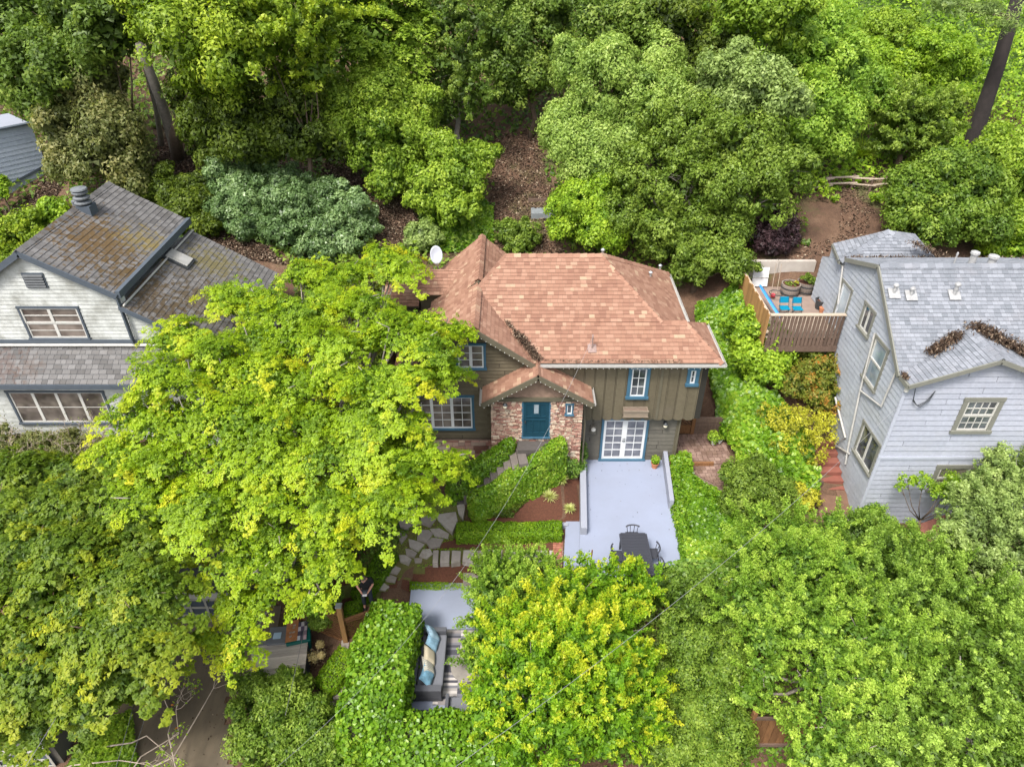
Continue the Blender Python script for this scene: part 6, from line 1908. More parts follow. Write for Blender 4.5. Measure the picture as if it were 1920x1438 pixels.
def crown_leaves(lobes, leaf, rng, style='ball', clump=.45, cover=1.9, zs=.85, core=.35, gap=.12, tipbias=.35, inner=True, tn=.09):
    """lobes: (x, y, z, r). Returns arrays C, N, S, T of leaves grouped in clumps over the lobes' surfaces"""
    L = np.array(lobes, float)
    OC, ON, OS, OT, OD = [], [], [], [], []
    ctr = L[:, :3].mean(0)
    for i, (x, y, z, r) in enumerate(L):
        c = np.array([x, y, z])
        rc0 = min(clump, r * .6)
        n = max(6, int(4 * math.pi * r * r / (rc0 * rc0 * 2.0) * 1.05))
        d = rnd_unit(n, rng)
        d[:, 2] = np.where(d[:, 2] < -.45, -d[:, 2], d[:, 2])
        back = (d @ unit(c - EYE)) > .35
        d = d[~(back & (rng.random(n) < .72))]
        n = len(d)
        rr = r * (.66 + .5 * rng.random(n) ** .8) * (1 + .16 * wob(c + d * r, 1.3))
        P = c + d * rr[:, None] * np.array([1, 1, zs])
        keep = rng.random(n) > gap
        for j in range(len(L)):
            if j == i: continue
            q = (P - L[j, :3]) / np.array([1, 1, zs])
            keep &= (q ** 2).sum(1) > (L[j, 3] * .80) ** 2
        P, d = P[keep], d[keep]
        n = len(P)
        if not n: continue
        rc = rc0 * (.5 + .95 * rng.random(n) ** 1.3)
        per = np.maximum(4, (cover * math.pi * rc ** 2 / (leaf * leaf * .5))).astype(int)
        idx = np.repeat(np.arange(n), per)
        m = len(idx)
        u = rnd_unit(m, rng) * (rng.random(m) ** .45)[:, None]
        R = rc[idx][:, None]
        dd = d[idx]
        if style == 'spray':
            # a flat frond: small discs strung along an outward, drooping axis
            out = d.copy(); out[:, 2] *= .2; out = nrmz(out + rng.normal(size=out.shape) * .45)
            out[:, 2] = 0; out = nrmz(out + 1e-6)
            K = 44
            tk = rng.uniform(0, 1, (n, K)); sk = rng.normal(0, 1, (n, K)) * (.18 + .42 * (1 - tk))
            which = rng.integers(0, K, m)
            t_ = tk[idx, which]; s_ = sk[idx, which]
            ax = out[idx]; sd_ = np.stack([-ax[:, 1], ax[:, 0], np.zeros(m)], 1)
            lc = (rc * 2.1)[idx]
            pitch = (.10 + .75 * np.clip(1 - d[:, 2], 0, 1.2) * .6)[idx]
            rs = rc[idx] * .155 * (.6 + .8 * rng.random((n, K)))[idx, which]
            ang = rng.uniform(0, 6.283, m); rr_ = np.sqrt(rng.random(m)) * rs
            cx_, cy_ = np.cos(ang) * rr_, np.sin(ang) * rr_
            zk = rng.normal(0, .085, (n, K))[idx, which] * rc[idx]
            drop = pitch * lc * (t_ - .3) + .38 * lc * np.clip(t_ - .2, 0, 1) ** 2 + .18 * (rr_ ** 2) / np.maximum(rs, 1e-3)
            pos = P[idx] + ax * ((t_ - .35) * lc + cx_)[:, None] + sd_ * (s_ * rc[idx] * .9 + cy_)[:, None]
            pos[:, 2] += zk - drop + rng.normal(0, .02, m)
            NN = np.array([0, 0, 1.0]) + ax * (pitch + .5 * t_ + cx_ / np.maximum(rs, 1e-3) * .5)[:, None] + sd_ * (cy_ / np.maximum(rs, 1e-3) * .5)[:, None] + rng.normal(size=(m, 3)) * .20
            tip = (t_ - .45) * 1.5 + rng.normal(0, .10, (n, K))[idx, which]
        elif style == 'layer':
            out = dd.copy(); out[:, 2] = 0; out = nrmz(out + 1e-6)
            nn = nrmz(np.array([0, 0, 1.0]) * .85 + dd * .45)
            q = u - nn * (u * nn).sum(1, keepdims=True) * .75
            droop = (q * out).sum(1)
            pos = P[idx] + q * R * 1.1 - np.array([0, 0, 1.0]) * (np.clip(droop, 0, 1) ** 2 * .35 * rc[idx])[:, None]
            NN = nn + rng.normal(size=(m, 3)) * .30
            tip = (q * out).sum(1)
        elif style == 'feather':
            nn = nrmz(dd + np.array([0, 0, .5]))
            ax = nrmz(rnd_unit(n, rng) * .5 + d + np.array([0, 0, .25]))[idx]
            q = u * .36 + ax * (rng.uniform(-1, 1.5, m))[:, None]
            pos = P[idx] + q * R
            NN = nn * .6 + rng.normal(size=(m, 3)) * .6
            tip = (q * ax).sum(1) * .8
        else:
            nn = nrmz(dd + np.array([0, 0, .55]))
            q = u.copy()
            q -= dd * (q * dd).sum(1, keepdims=True) * .35
            pos = P[idx] + q * R
            NN = nn * .45 + u * .85 + rng.normal(size=(m, 3)) * .38
            tip = (u * nn).sum(1)
        ct = rng.normal(0, .13, n)[idx]
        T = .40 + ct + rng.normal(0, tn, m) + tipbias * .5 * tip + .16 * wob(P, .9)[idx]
        OC.append(pos); ON.append(NN); OS.append(leaf * rng.uniform(.65, 1.35, m)); OT.append(T)
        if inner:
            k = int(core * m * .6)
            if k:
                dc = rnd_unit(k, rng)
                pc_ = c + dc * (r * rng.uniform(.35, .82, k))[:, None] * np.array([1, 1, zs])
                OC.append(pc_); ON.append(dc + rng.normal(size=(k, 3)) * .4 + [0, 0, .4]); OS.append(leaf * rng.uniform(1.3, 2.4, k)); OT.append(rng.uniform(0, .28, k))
    return np.concatenate(OC), np.concatenate(ON), np.concatenate(OS), np.concatenate(OT)

def limbs(b, base, lobes, r0, rng, fork=.45, seg=7, frac=1.0):
    base = np.asarray(base, float)
    L = np.array(lobes, float)
    cen = (L[:, :3] * L[:, 3:4]).sum(0) / L[:, 3].sum()
    H_ = max(cen[2] - base[2], .6)
    fk = base + np.array([(cen[0] - base[0]) * fork * .7, (cen[1] - base[1]) * fork * .7, H_ * fork])
    mid = (base + fk) / 2 + rng.normal(0, .05 * H_, 3) * [1, 1, 0]
    b.tube([base - [0, 0, .4], mid, fk], [r0 * 1.25, r0, r0 * .85], seg + 2)
    order = np.arange(len(L)); rng.shuffle(order)
    for i in order[:max(1, int(len(L) * frac))]:
        e = L[i, :3] + np.array([0, 0, L[i, 3] * .15])
        m1 = fk * .55 + e * .45 + rng.normal(0, .12, 3) * L[i, 3] - np.array([0, 0, .12 * np.linalg.norm(e - fk)])
        b.tube([fk - (fk - base) * .04, m1, e], [r0 * .5, r0 * .3, r0 * .1], seg)
        for k in range(3):
            t = e + rnd_unit(1, rng)[0] * L[i, 3] * (1.02 if k == 0 else .8) * np.array([1, 1, .8])
            b.tube([m1 * .4 + e * .6, (e + t) / 2 + rng.normal(0, .06, 3), t], [r0 * .16, r0 * .1, r0 * .04], 5)

SEED = [100]
def plant(name, label, cat, pal, lobes_px, leaf=.10, style='ball', clump=.45, r0=.14, h=None, z=None, base=None, group=None, bark='bark', cover=1.65, trunkname='trunk', **kw):
    """a tree or shrub. lobes_px: (px, py, radius px, height above ground) or, when z is 'abs', (px, py, radius px, absolute z)"""
    SEED[0] += 1
    rng = np.random.default_rng(SEED[0])
    L = []
    for (a, c, r, hh) in lobes_px:
        p = PZ(a, c, hh) if z == 'abs' else G(a, c, hh)
        L.append((p[0], p[1], p[2], r * fwd(p) / FPX))
    if style != 'spray':
        ex = []
        for (x_, y_, z_, r_) in L:
            for k_ in range(3):
                d_ = rnd_unit(1, rng)[0]; d_[2] = abs(d_[2]) * .9 - .1; d_ = unit(d_)
                f_ = rng.uniform(.22, .42)
                q_ = np.array([x_, y_, z_]) + d_ * r_ * rng.uniform(.85, 1.15)
                ex.append((q_[0], q_[1], q_[2], r_ * f_))
        L2 = L + ex
    else:
        L2 = L
    arr = np.array(L)
    if base is None:
        bx, by = (arr[:, 0] * arr[:, 3]).sum() / arr[:, 3].sum(), (arr[:, 1] * arr[:, 3]).sum() / arr[:, 3].sum()
    else:
        bx, by = base
    bz_ = float(tz(bx, by))
    t = thing(name, label, cat, (bx, by, bz_), group)
    b = MB(); limbs(b, (bx, by, bz_), L, r0, rng, frac=kw.pop('frac', 1.0)); b.build(trunkname, M[bark], t, smooth=True)
    C, N, S, T = crown_leaves(L2, leaf, rng, style, clump, cover, **kw)
    g = tz(C[:, 0], C[:, 1])
    k = C[:, 2] > g + .02
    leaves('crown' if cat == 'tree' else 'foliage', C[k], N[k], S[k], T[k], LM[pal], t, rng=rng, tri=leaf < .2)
    return t, L

def cover(name, label, pal, pxpoly, n, leaf, lift=.05, amp=.2, hole_px=(), parent=None, kind='stuff', cat=None, tilt=.5, seed=1, wscale=1.0, z=None, xy=None, tint=0.0, tmul=1.0):
    """leaves spread over the ground inside an outline, heaped into soft mounds"""
    rng = np.random.default_rng(seed)
    poly = xy if xy is not None else [G(*p)[:2] for p in pxpoly]
    xs = [p[0] for p in poly]; ys = [p[1] for p in poly]
    P = np.empty((0, 2))
    while len(P) < n:
        q = np.stack([rng.uniform(min(xs), max(xs), n * 2), rng.uniform(min(ys), max(ys), n * 2)], 1)
        q = q[in_poly(q[:, 0], q[:, 1], poly)]
        P = np.concatenate([P, q])
    P = P[:n]
    Z = tz(P[:, 0], P[:, 1])
    Q = np.stack([P[:, 0], P[:, 1], Z], 1)
    w = np.clip(.5 + wob(Q * [1, 1, 0], 1.6 * wscale) * 1.1, 0, 1)
    hgt = lift + amp * w
    Q[:, 2] = Z + hgt * rng.uniform(.45, 1.05, n)
    if hole_px:
        px, py, _ = proj(Q)
        k = np.ones(n, bool)
        jit = rng.normal(0, 4, (2, n))
        for hp in hole_px: k &= ~in_poly(px + jit[0], py + jit[1], hp)
        Q, w = Q[k], w[k]; hgt = hgt[k]
    n = len(Q)
    e = .15
    gx = (tz(Q[:, 0] + e, Q[:, 1]) - tz(Q[:, 0] - e, Q[:, 1])) / (2 * e)
    gy = (tz(Q[:, 0], Q[:, 1] + e) - tz(Q[:, 0], Q[:, 1] - e)) / (2 * e)
    N = np.stack([-gx, -gy, np.ones(n)], 1) + rng.normal(size=(n, 3)) * tilt
    T = .18 + .42 * w * tmul + rng.normal(0, .17, n) + tint + .2 * wob(Q, .6)
    return leaves(name, Q, N, leaf * rng.uniform(.6, 1.4, n), T, LM[pal], parent, wid=.8, rng=rng, label=label, cat=cat, kind=kind, tri=name not in ('ivy_bank', 'ivy_slope'))

def hedge(name, label, pal, path, w, h, leaf, z0=None, n_m2=500, group=None, cat='hedge', jag=.05, seed=3, base_z=None, wid=.8, htaper=None, tbias=0):
    """clipped or ivy grown body along a line of ground points; path: (x, y) or (x, y, top z)"""
    rng = np.random.default_rng(seed)
    pts = [np.array(p[:2], float) for p in path]
    tops = [p[2] if len(p) > 2 else None for p in path]
    t = thing(name, label, cat, (pts[0][0], pts[0][1], float(tz(*pts[0]))), group)
    core = MB()
    C, N, TT = [], [], []
    for i in range(len(pts) - 1):
        a, c = pts[i], pts[i + 1]
        za, zc = float(tz(*a)), float(tz(*c))
        ha = tops[i] if tops[i] is not None else za + h
        hc = tops[i + 1] if tops[i + 1] is not None else zc + h
        L = np.linalg.norm(c - a); d = (c - a) / L; s = np.array([-d[1], d[0]])
        wi = w * .5
        zb = min(za, zc) - .3
        core.prism([(*(a + s * wi * .72), ha - .10), (*(a - s * wi * .72), ha - .10), (*(c - s * wi * .72), hc - .10), (*(c + s * wi * .72), hc - .10)][::-1],
                   [(*(a + s * wi * .72), zb), (*(a - s * wi * .72), zb), (*(c - s * wi * .72), zb), (*(c + s * wi * .72), zb)][::-1])
        hm = (ha - za + hc - zc) / 2 + .3
        for face, area in (('top', L * w), ('sa', L * hm), ('sb', L * hm), ('ea', w * hm if i == 0 else 0), ('eb', w * hm if i == len(pts) - 2 else 0)):
            n = int(area * n_m2)
            if n < 1: continue
            u = rng.random(n); v = rng.random(n)
            if face == 'top':
                xy = a + (c - a) * u[:, None] + s * ((v * 2 - 1) * wi)[:, None]
                edge = np.abs(v * 2 - 1)
                z = ha + (hc - ha) * u - .10 * edge ** 4
                nn = np.stack([s[0] * (v * 2 - 1) * edge ** 3, s[1] * (v * 2 - 1) * edge ** 3, np.ones(n)], 1)
            elif face in ('sa', 'sb'):
                sg = 1 if face == 'sa' else -1
                xy = a + (c - a) * u[:, None] + s * wi * sg
                zt = ha + (hc - ha) * u; zg = za + (zc - za) * u - .15
                z = zg + (zt - zg) * v
                xy = xy - s * sg * (.08 * v ** 6)[:, None]
                nn = np.stack([np.full(n, s[0] * sg), np.full(n, s[1] * sg), np.full(n, .25)], 1)
            else:
                e_, dd = (a, -d) if face == 'ea' else (c, d)
                zz, hh_ = (za, ha) if face == 'ea' else (zc, hc)
                xy = e_ + s * ((u * 2 - 1) * wi)[:, None] + dd * .0
                z = zz - .15 + (hh_ - zz + .15) * v
                nn = np.stack([np.full(n, dd[0]), np.full(n, dd[1]), np.full(n, .25)], 1)
            P = np.stack([xy[:, 0], xy[:, 1], z], 1)
            nn = nrmz(nn)
            P = P + nn * (wob(P, 3.2) * jag * 1.6 + rng.uniform(-jag, jag, n) )[:, None]
            C.append(P); N.append(nn + rng.normal(size=(n, 3)) * .45); TT.append(.40 + tbias + .22 * wob(P, 2.6) + rng.normal(0, .15, n))
    core.build('stems', M['hedge_core'], t)
    C, N, TT = np.concatenate(C), np.concatenate(N), np.concatenate(TT)
    leaves('foliage', C, N, leaf * rng.uniform(.6, 1.35, len(C)), TT, LM[pal], t, wid=wid, rng=rng)
    return t
M['hedge_core'] = plain('hedge_stems', (.035, .035, .018), .95, .3, 20)
# ================================================================== THE PLANTING
# the big maple in front of the house, an umbrella of drooping tiers
random.seed(1234)
ML = []
for row, zz, xs, r in (
    (478, 7.3, (700, 735), 36), (520, 7.3, (555, 615, 675, 725), 46), (575, 7.3, (430, 490, 560, 625, 680), 52), (600, 7.2, (735, 785), 38), (640, 7.1, (345, 410, 480, 550, 620, 690, 750, 790), 50), (616, 7.0, (850,), 30),
    (710, 6.7, (290, 360, 430, 500, 570, 640, 700, 750), 58), (700, 6.1, (806, 838), 30), (800, 5.7, (775,), 32), (785, 6.0, (235, 300, 370, 440, 510, 580, 645, 690, 728), 56), (858, 5.2, (240, 305, 375, 450, 520, 590, 660, 725, 768), 56),
    (864, 4.7, (828, 858), 24), (935, 4.4, (270, 330, 400, 470, 540, 610, 680, 740), 60), (925, 3.8, (790,), 30), (1005, 3.6, (320, 450, 520, 590, 612), 42), (945, 3.9, (705,), 24), (1060, 3.1, (285, 440, 500, 590), 42), (1120, 2.5, (448, 480, 598), 32),
    (1160, 2.1, (440,), 34), (1200, 1.8, (412, 445), 30), (1195, 1.8, (365,), 22), (1245, 1.5, (448,), 24)):
    for x in xs: ML.append((x + random.uniform(-14, 14), row + random.uniform(-12, 12), r * random.uniform(.88, 1.12), zz + random.uniform(-.25, .25)))
maple, MLW = plant('maple_tree', 'huge spreading yellow green maple covering the front garden of the brown house', 'tree', 'maple', ML, leaf=.068, style='spray', clump=.62, z='abs', r0=.24, base=(-7.0, 18.6), cover=1.45, gap=.22, core=.30, tipbias=.55, zs=.55, tn=.05, bark='bark_grey', frac=.6)

# the broad leaved tree filling the lower corner
BL = []
for row, zz, xs, r in ((895, 3.4, (20, 90, 160, 225), 55), (960, 3.8, (0, 70, 140, 210, 270), 62), (1035, 3.9, (-20, 60, 130, 200, 265), 64), (1110, 3.6, (-10, 60, 135, 210, 262), 60),
                       (1185, 3.1, (-20, 50, 125, 200, 260), 62), (1255, 2.4, (-30, 40, 110, 180, 240), 58), (1320, 1.5, (-10, 50, 115, 165), 50), (1350, .9, (-10, 30, 75), 34)):
    for x in xs: BL.append((x + random.uniform(-12, 12), row + random.uniform(-12, 12), r * random.uniform(.88, 1.12), zz + random.uniform(-.3, .3)))
plant('broadleaf_tree', 'dense olive green tree with large tiered leaves overhanging the garages', 'tree', 'bigleaf', BL, leaf=.095, style='spray', clump=.46, z='abs', r0=.22, base=(-15.2, 13.2), cover=2.4, gap=.24, core=.4, tipbias=.5, zs=.7, tn=.06)

# ---- back row of the hill
def tree(label, pal, lobes, **kw): return plant('tree', label, 'tree', pal, lobes, **kw)
tree('tall dull green bay tree at the top corner beside the outbuilding', 'bay', [(30, 90, 70, 6), (90, 130, 75, 6), (40, 160, 45, 5), (110, 60, 60, 6.5), (20, 20, 70, 7), (90, 190, 45, 4.5)], leaf=.17, clump=.7)
tree('grey green bay tree with dry pinkish tips above the white house chimney', 'drybay', [(160, 180, 62, 4.5), (200, 235, 55, 4), (130, 250, 55, 3.5), (170, 300, 55, 2.6), (230, 300, 48, 2.4), (140, 310, 40, 2), (190, 145, 40, 5.5), (250, 350, 30, 1.5)], leaf=.15, clump=.6)
tree('tall dark leaved tree at the upper edge beside the bay tree', 'bay', [(150, 20, 70, 8), (210, 70, 60, 7.5), (240, 20, 70, 8.5), (175, 95, 50, 6.5)], leaf=.17, clump=.7)
tall_, _ = tree('tall yellow green tree with two long bare brown trunks', 'yellowgreen', [(300, 20, 70, 9), (340, 75, 70, 8.5), (400, 30, 75, 9), (430, 110, 65, 8), (395, 150, 45, 6.5), (460, 50, 65, 9), (440, 180, 34, 5.5)], leaf=.16, clump=.75, r0=.30, base=tuple(G(332, 296)[:2]), gap=.2, bark='bark')
b = MB()
b.tube([G(336, 300) - [0, 0, .4], G(318, 240, 1.9), G(296, 175, 4.3), G(262, 85, 7.6)], [.34, .27, .24, .19], 10)
b.tube([G(300, 262, .3) - [0, 0, .4], G(292, 200, 2.4), G(270, 120, 5.4)], [.16, .13, .1], 8)
b.build('trunk', M['bark_grey'], tall_, smooth=True)
tree('feathery yellow green tree in the middle of the dark trees', 'yellowgreen', [(510, 20, 65, 9), (560, 60, 62, 8.5), (500, 90, 55, 8), (590, 130, 40, 7), (540, 150, 40, 6), (600, 20, 60, 9)], leaf=.16, clump=.65, style='feather', gap=.2, r0=.1)
DK = [[(400, 230, 62, 3.5), (470, 260, 62, 3.3), (360, 190, 55, 4), (430, 180, 60, 5)], [(540, 240, 62, 3.6), (600, 270, 50, 2.8), (560, 180, 58, 5), (500, 280, 42, 2.5)], [(385, 250, 40, 2.8), (400, 160, 45, 5), (390, 290, 32, 1.8)]]
for lobes, lab in zip(DK, ('dark green laurel mass below the yellow green tree', 'dark green laurel beside the bright rounded maple', 'dark shaded laurel behind the brown trunks')):
    tree(lab, 'dark', lobes, leaf=.16, clump=.6, cover=1.8)
tree('bright green maple at the top of the slope above the rounded maple', 'bright', [(650, 20, 70, 7), (720, 10, 65, 7), (690, 70, 62, 6.5), (740, 110, 55, 5.5), (660, 110, 45, 6), (770, 50, 50, 6), (610, 60, 40, 6.5)], leaf=.16, clump=.6, style='layer')
tree('dense rounded bright green maple above the silver shrubs', 'bright', [(650, 190, 50, 4.2), (710, 185, 58, 4.4), (765, 195, 48, 4), (640, 240, 45, 3.4), (700, 245, 60, 3.6), (765, 250, 52, 3.2), (690, 290, 42, 2.5), (740, 300, 48, 2.2), (730, 345, 34, 1.5), (790, 290, 40, 2)], leaf=.13, clump=.5, cover=1.8, core=.5)
tree('drooping green tree with bare twiggy branches beside the rounded maple', 'bay', [(830, 40, 60, 6), (870, 110, 55, 5), (820, 150, 40, 4), (900, 50, 60, 6), (880, 190, 45, 3.4), (835, 210, 32, 2.6)], leaf=.14, clump=.5, style='feather', gap=.3, cover=1.4, bark='bark_grey')
tree('ivy grown green tree with grey twigs just behind the brown house', 'bright', [(835, 290, 42, 3), (870, 330, 52, 2.4), (800, 340, 40, 2), (850, 390, 48, 1.5), (900, 300, 34, 2.6), (800, 380, 36, 1.4)], leaf=.14, clump=.45, cover=1.7, bark='bark_grey')
tree('dull blue green tree at the top of the dirt path', 'bay', [(960, 40, 62, 5.5), (1010, 80, 60, 5), (950, 110, 58, 4.4), (1040, 30, 60, 6), (1000, 140, 52, 3.6), (960, 175, 38, 2.6), (1060, 110, 40, 4.5)], leaf=.15, clump=.55, cover=1.75)
tree('pale feathery green tree rising over the dirt path', 'pale', [(1090, 130, 48, 6.5), (1150, 130, 50, 7), (1230, 110, 46, 7), (1190, 170, 56, 6), (1120, 190, 52, 5.4), (1240, 190, 52, 5.8), (1060, 240, 44, 4.4), (1120, 260, 50, 4.2), (1190, 240, 48, 4.8), (1265, 160, 36, 6)], leaf=.12, clump=.55, cover=1.75, gap=.18)
tree('pale green tree lower down with rounded heads beside the dirt path', 'pale', [(1065, 275, 44, 4), (1120, 310, 50, 3.6), (1085, 330, 36, 3), (1150, 270, 40, 4.2), (1050, 245, 34, 4.4)], leaf=.12, clump=.5, cover=1.75)
tree('leafy bright green shrub tree touching the brown house ridge', 'lime', [(1085, 390, 50, 2.2), (1120, 430, 48, 1.9), (1070, 430, 36, 1.5), (1130, 370, 42, 2.6)], leaf=.12, clump=.42, cover=1.8)
tree('yellowish oak head rising behind the large grey green oak', 'olive', [(1370, 140, 50, 7), (1430, 160, 50, 7), (1480, 190, 40, 6.4), (1400, 200, 52, 5.8), (1340, 190, 40, 6)], leaf=.13, clump=.5, gap=.16)
tree('large grey green oak behind the ridge of the brown house', 'oak', [(1260, 260, 66, 5), (1330, 250, 70, 5.4), (1400, 270, 66, 5), (1450, 320, 62, 4), (1220, 330, 62, 4), (1290, 340, 70, 4.2), (1370, 350, 70, 4), (1440, 380, 45, 2.8), (1180, 400, 50, 2.6), (1240, 410, 58, 2.6), (1310, 420, 56, 2.4), (1370, 420, 42, 2.2), (1190, 340, 42, 4)],
     leaf=.125, clump=.48, r0=.26, gap=.32, cover=1.7, core=.25, bark='bark_grey')
tree('small dark oak pressed against the corner of the orange roof', 'oak', [(1290, 470, 46, 1.9), (1340, 480, 45, 1.8), (1240, 462, 34, 1.7), (1380, 500, 36, 1.4), (1300, 510, 36, 1.3)], leaf=.12, clump=.42, cover=1.8)
tree('dark evergreen at the top behind the pale feathery tree', 'dark', [(1290, 60, 62, 7), (1350, 100, 55, 6), (1310, 130, 50, 5.5), (1250, 40, 55, 7.5)], leaf=.16, clump=.6)
tree('grey green tree at the upper edge above the pale feathery tree', 'bay', [(1130, 50, 58, 7), (1200, 40, 60, 7.5), (1170, 90, 42, 6)], leaf=.16, clump=.6)
tree('soft green tree between the oak and the ivy hillside', 'feather', [(1500, 110, 58, 5.5), (1560, 130, 60, 5), (1620, 170, 46, 3.6), (1520, 190, 58, 4.4), (1580, 220, 50, 3.4), (1480, 60, 56, 6.5), (1540, 60, 56, 6), (1480, 150, 44, 5), (1500, 250, 45, 3.4), (1560, 270, 40, 2.4)], leaf=.14, clump=.55, cover=1.6, gap=.22)
tree('tall green trees top at the upper edge beside the ivy hillside', 'bright', [(1400, 20, 65, 8.5), (1460, 10, 55, 8.5), (1430, 70, 48, 7)], leaf=.16, clump=.6)
tree('hanging green shrub tree in the middle of the ivy hillside', 'oak', [(1690, 215, 45, 2.6), (1740, 225, 45, 2.4), (1680, 265, 38, 1.5), (1740, 270, 38, 1.4), (1640, 200, 36, 2.6)], leaf=.14, clump=.45, style='feather', cover=2)
tree('low green tree beside the dirt path behind the blue grey house', 'midgreen', [(1700, 360, 48, 2.2), (1760, 330, 52, 2.6), (1820, 350, 56, 2.5), (1700, 400, 40, 1.6), (1770, 400, 55, 1.8), (1830, 420, 45, 1.5), (1740, 440, 40, 1.2)], leaf=.13, clump=.48, cover=1.75)
tree('bright leafy tree at the edge below the redwood', 'bright', [(1880, 300, 55, 3), (1920, 350, 60, 2.6), (1900, 400, 45, 1.8), (1860, 350, 40, 2.2)], leaf=.14, clump=.5)

def shrub(label, pal, lobes, name='shrub', cat='shrub', **kw):
    kw.setdefault('r0', .05); kw.setdefault('trunkname', 'stem')
    return plant(name, label, cat, pal, lobes, **kw)
shrub('silvery green shrub nearest the white house roof', 'silver', [(440, 340, 45, .9), (470, 375, 45, .9), (430, 390, 40, .7), (480, 320, 34, .9), (460, 420, 34, .6)], leaf=.13, clump=.34, cover=2.4, zs=.75)
shrub('silvery green shrub in the middle of the three', 'silver', [(530, 350, 42, 1), (540, 395, 48, .9), (530, 440, 38, .6), (570, 370, 38, 1)], leaf=.13, clump=.34, cover=2.4, zs=.75)
shrub('silvery green shrub nearest the dirt path', 'silver', [(610, 370, 42, 1), (650, 400, 46, .9), (620, 430, 46, .7), (670, 430, 36, .5), (590, 465, 34, .4), (640, 462, 32, .4)], leaf=.13, clump=.34, cover=2.4, zs=.75)
shrub('deep green low shrub beside the white house ridge', 'dark', [(310, 360, 38, .8), (355, 385, 42, .8), (330, 415, 34, .6), (385, 420, 32, .5), (370, 350, 32, .8), (290, 350, 25, .7)], leaf=.13, clump=.32, cover=2.4, zs=.7)
shrub('round green shrub behind the orange ridge', 'oak', [(955, 440, 28, .7), (985, 440, 26, .7), (970, 462, 24, .5)], leaf=.11, clump=.28, cover=1.8)
shrub('grey green shrub behind the satellite dish', 'olive', [(790, 440, 26, .7), (775, 458, 20, .5), (810, 452, 20, .5)], leaf=.11, clump=.26)
shrub('dark purple leaved shrub beside the concrete wall', 'purple', [(1440, 430, 32, .9), (1465, 425, 28, .9), (1450, 460, 28, .6), (1475, 450, 22, .6)], leaf=.11, clump=.28, cover=2.4)
shrub('lime green shrub behind the blue grey roof ridge', 'lime', [(1890, 440, 38, 1), (1915, 470, 36, .8), (1870, 465, 28, .7)], leaf=.11, clump=.3)
shrub('bright green vine bush by the white house chimney', 'lime', [(100, 390, 22, .8), (118, 408, 20, .6), (88, 408, 18, .5)], leaf=.15, clump=.25)
shrub('yellowing bush on the slope left of the white roof', 'yellowgreen', [(20, 440, 34, .8), (55, 420, 30, .8), (10, 475, 26, .5), (75, 455, 22, .5)], leaf=.12, clump=.28)
shrub('single green branch at the very edge beside the outbuilding', 'lime', [(0, 345, 14, 1.4), (2, 362, 12, 1.2)], leaf=.12, clump=.2)
shrub('green and red tipped shrub below the neighbours deck', 'redtip', [(1520, 690, 36, 1.4), (1550, 705, 32, 1.3), (1500, 720, 32, 1.1), (1540, 745, 32, .9), (1570, 680, 22, 1.4)], leaf=.10, clump=.3, tipbias=.3, z=None, cover=1.7, gap=.2)
shrub('yellow leaved twiggy shrub above the timber edging', 'golden', [(1450, 790, 32, .9), (1490, 800, 38, 1.0), (1530, 815, 32, .8), (1470, 835, 34, .7), (1515, 850, 30, .6), (1545, 790, 20, 1)], leaf=.085, clump=.2, gap=.5, cover=.8, core=.1, bark='twig')
shrub('small vivid yellow bush beside the red steps', 'golden', [(1498, 925, 20, .5), (1522, 930, 18, .45), (1508, 942, 16, .3)], leaf=.11, clump=.2, cover=1.8, tipbias=.6)
shrub('pale grey green shrub on the bank above the terracotta pot', 'oak', [(1400, 900, 40, .8), (1440, 930, 44, .8), (1390, 945, 34, .5), (1430, 880, 30, .8), (1460, 960, 32, .5)], leaf=.09, clump=.3, gap=.25)
shrub('leafy light green shrub left of the neighbours deck', 'lime', [(1400, 620, 40, 1.7), (1440, 640, 36, 1.6), (1410, 665, 40, 1.4), (1455, 670, 28, 1.3), (1430, 700, 34, 1.1)], leaf=.14, clump=.32, cover=1.8)
shrub('laurel bush between the driveway and the stepping path', 'midgreen', [(480, 1300, 40, 1.2), (530, 1310, 42, 1.3), (470, 1350, 40, 1.1), (520, 1365, 46, 1.2), (480, 1400, 42, .9), (575, 1340, 38, 1.1), (600, 1375, 38, 1.2), (550, 1290, 28, 1.1)], leaf=.085, clump=.3, cover=1.75, gap=.12)
shrub('green bush below the stepping path by the ivy hedge', 'midgreen', [(590, 1420, 44, 1.3), (630, 1390, 34, 1.5), (640, 1440, 40, 1.4), (560, 1440, 34, 1.0)], leaf=.085, clump=.3, cover=1.8)
shrub('small leaved green shrub behind the lattice fence', 'midgreen', [(590, 1130, 28, 1.2), (620, 1120, 24, 1.2), (575, 1100, 24, 1.3), (605, 1155, 24, 1)], leaf=.07, clump=.24)
shrub('soft green shrub over the stepping stones beside the lower terrace', 'feather', [(930, 1090, 48, 1.4), (985, 1070, 40, 1.5), (950, 1130, 50, 1.6), (1010, 1110, 46, 1.5), (920, 1160, 40, 1.5), (1030, 1070, 26, 1.2), (905, 1200, 34, 1.5), (895, 1240, 30, 1.4)], leaf=.065, clump=.3, gap=.25, cover=1.5, style='feather')
shrub('dark green bush under the yellow tipped tree beside the terrace corner', 'midgreen', [(1300, 1130, 52, 1.4), (1350, 1170, 48, 1.4), (1290, 1200, 50, 1.6), (1350, 1240, 50, 1.6), (1290, 1270, 50, 1.6), (1340, 1310, 50, 1.5), (1290, 1345, 50, 1.5), (1360, 1370, 44, 1.4), (1260, 1400, 50, 1.5), (1330, 1420, 50, 1.5)], leaf=.08, clump=.32, cover=1.75, style='ball')
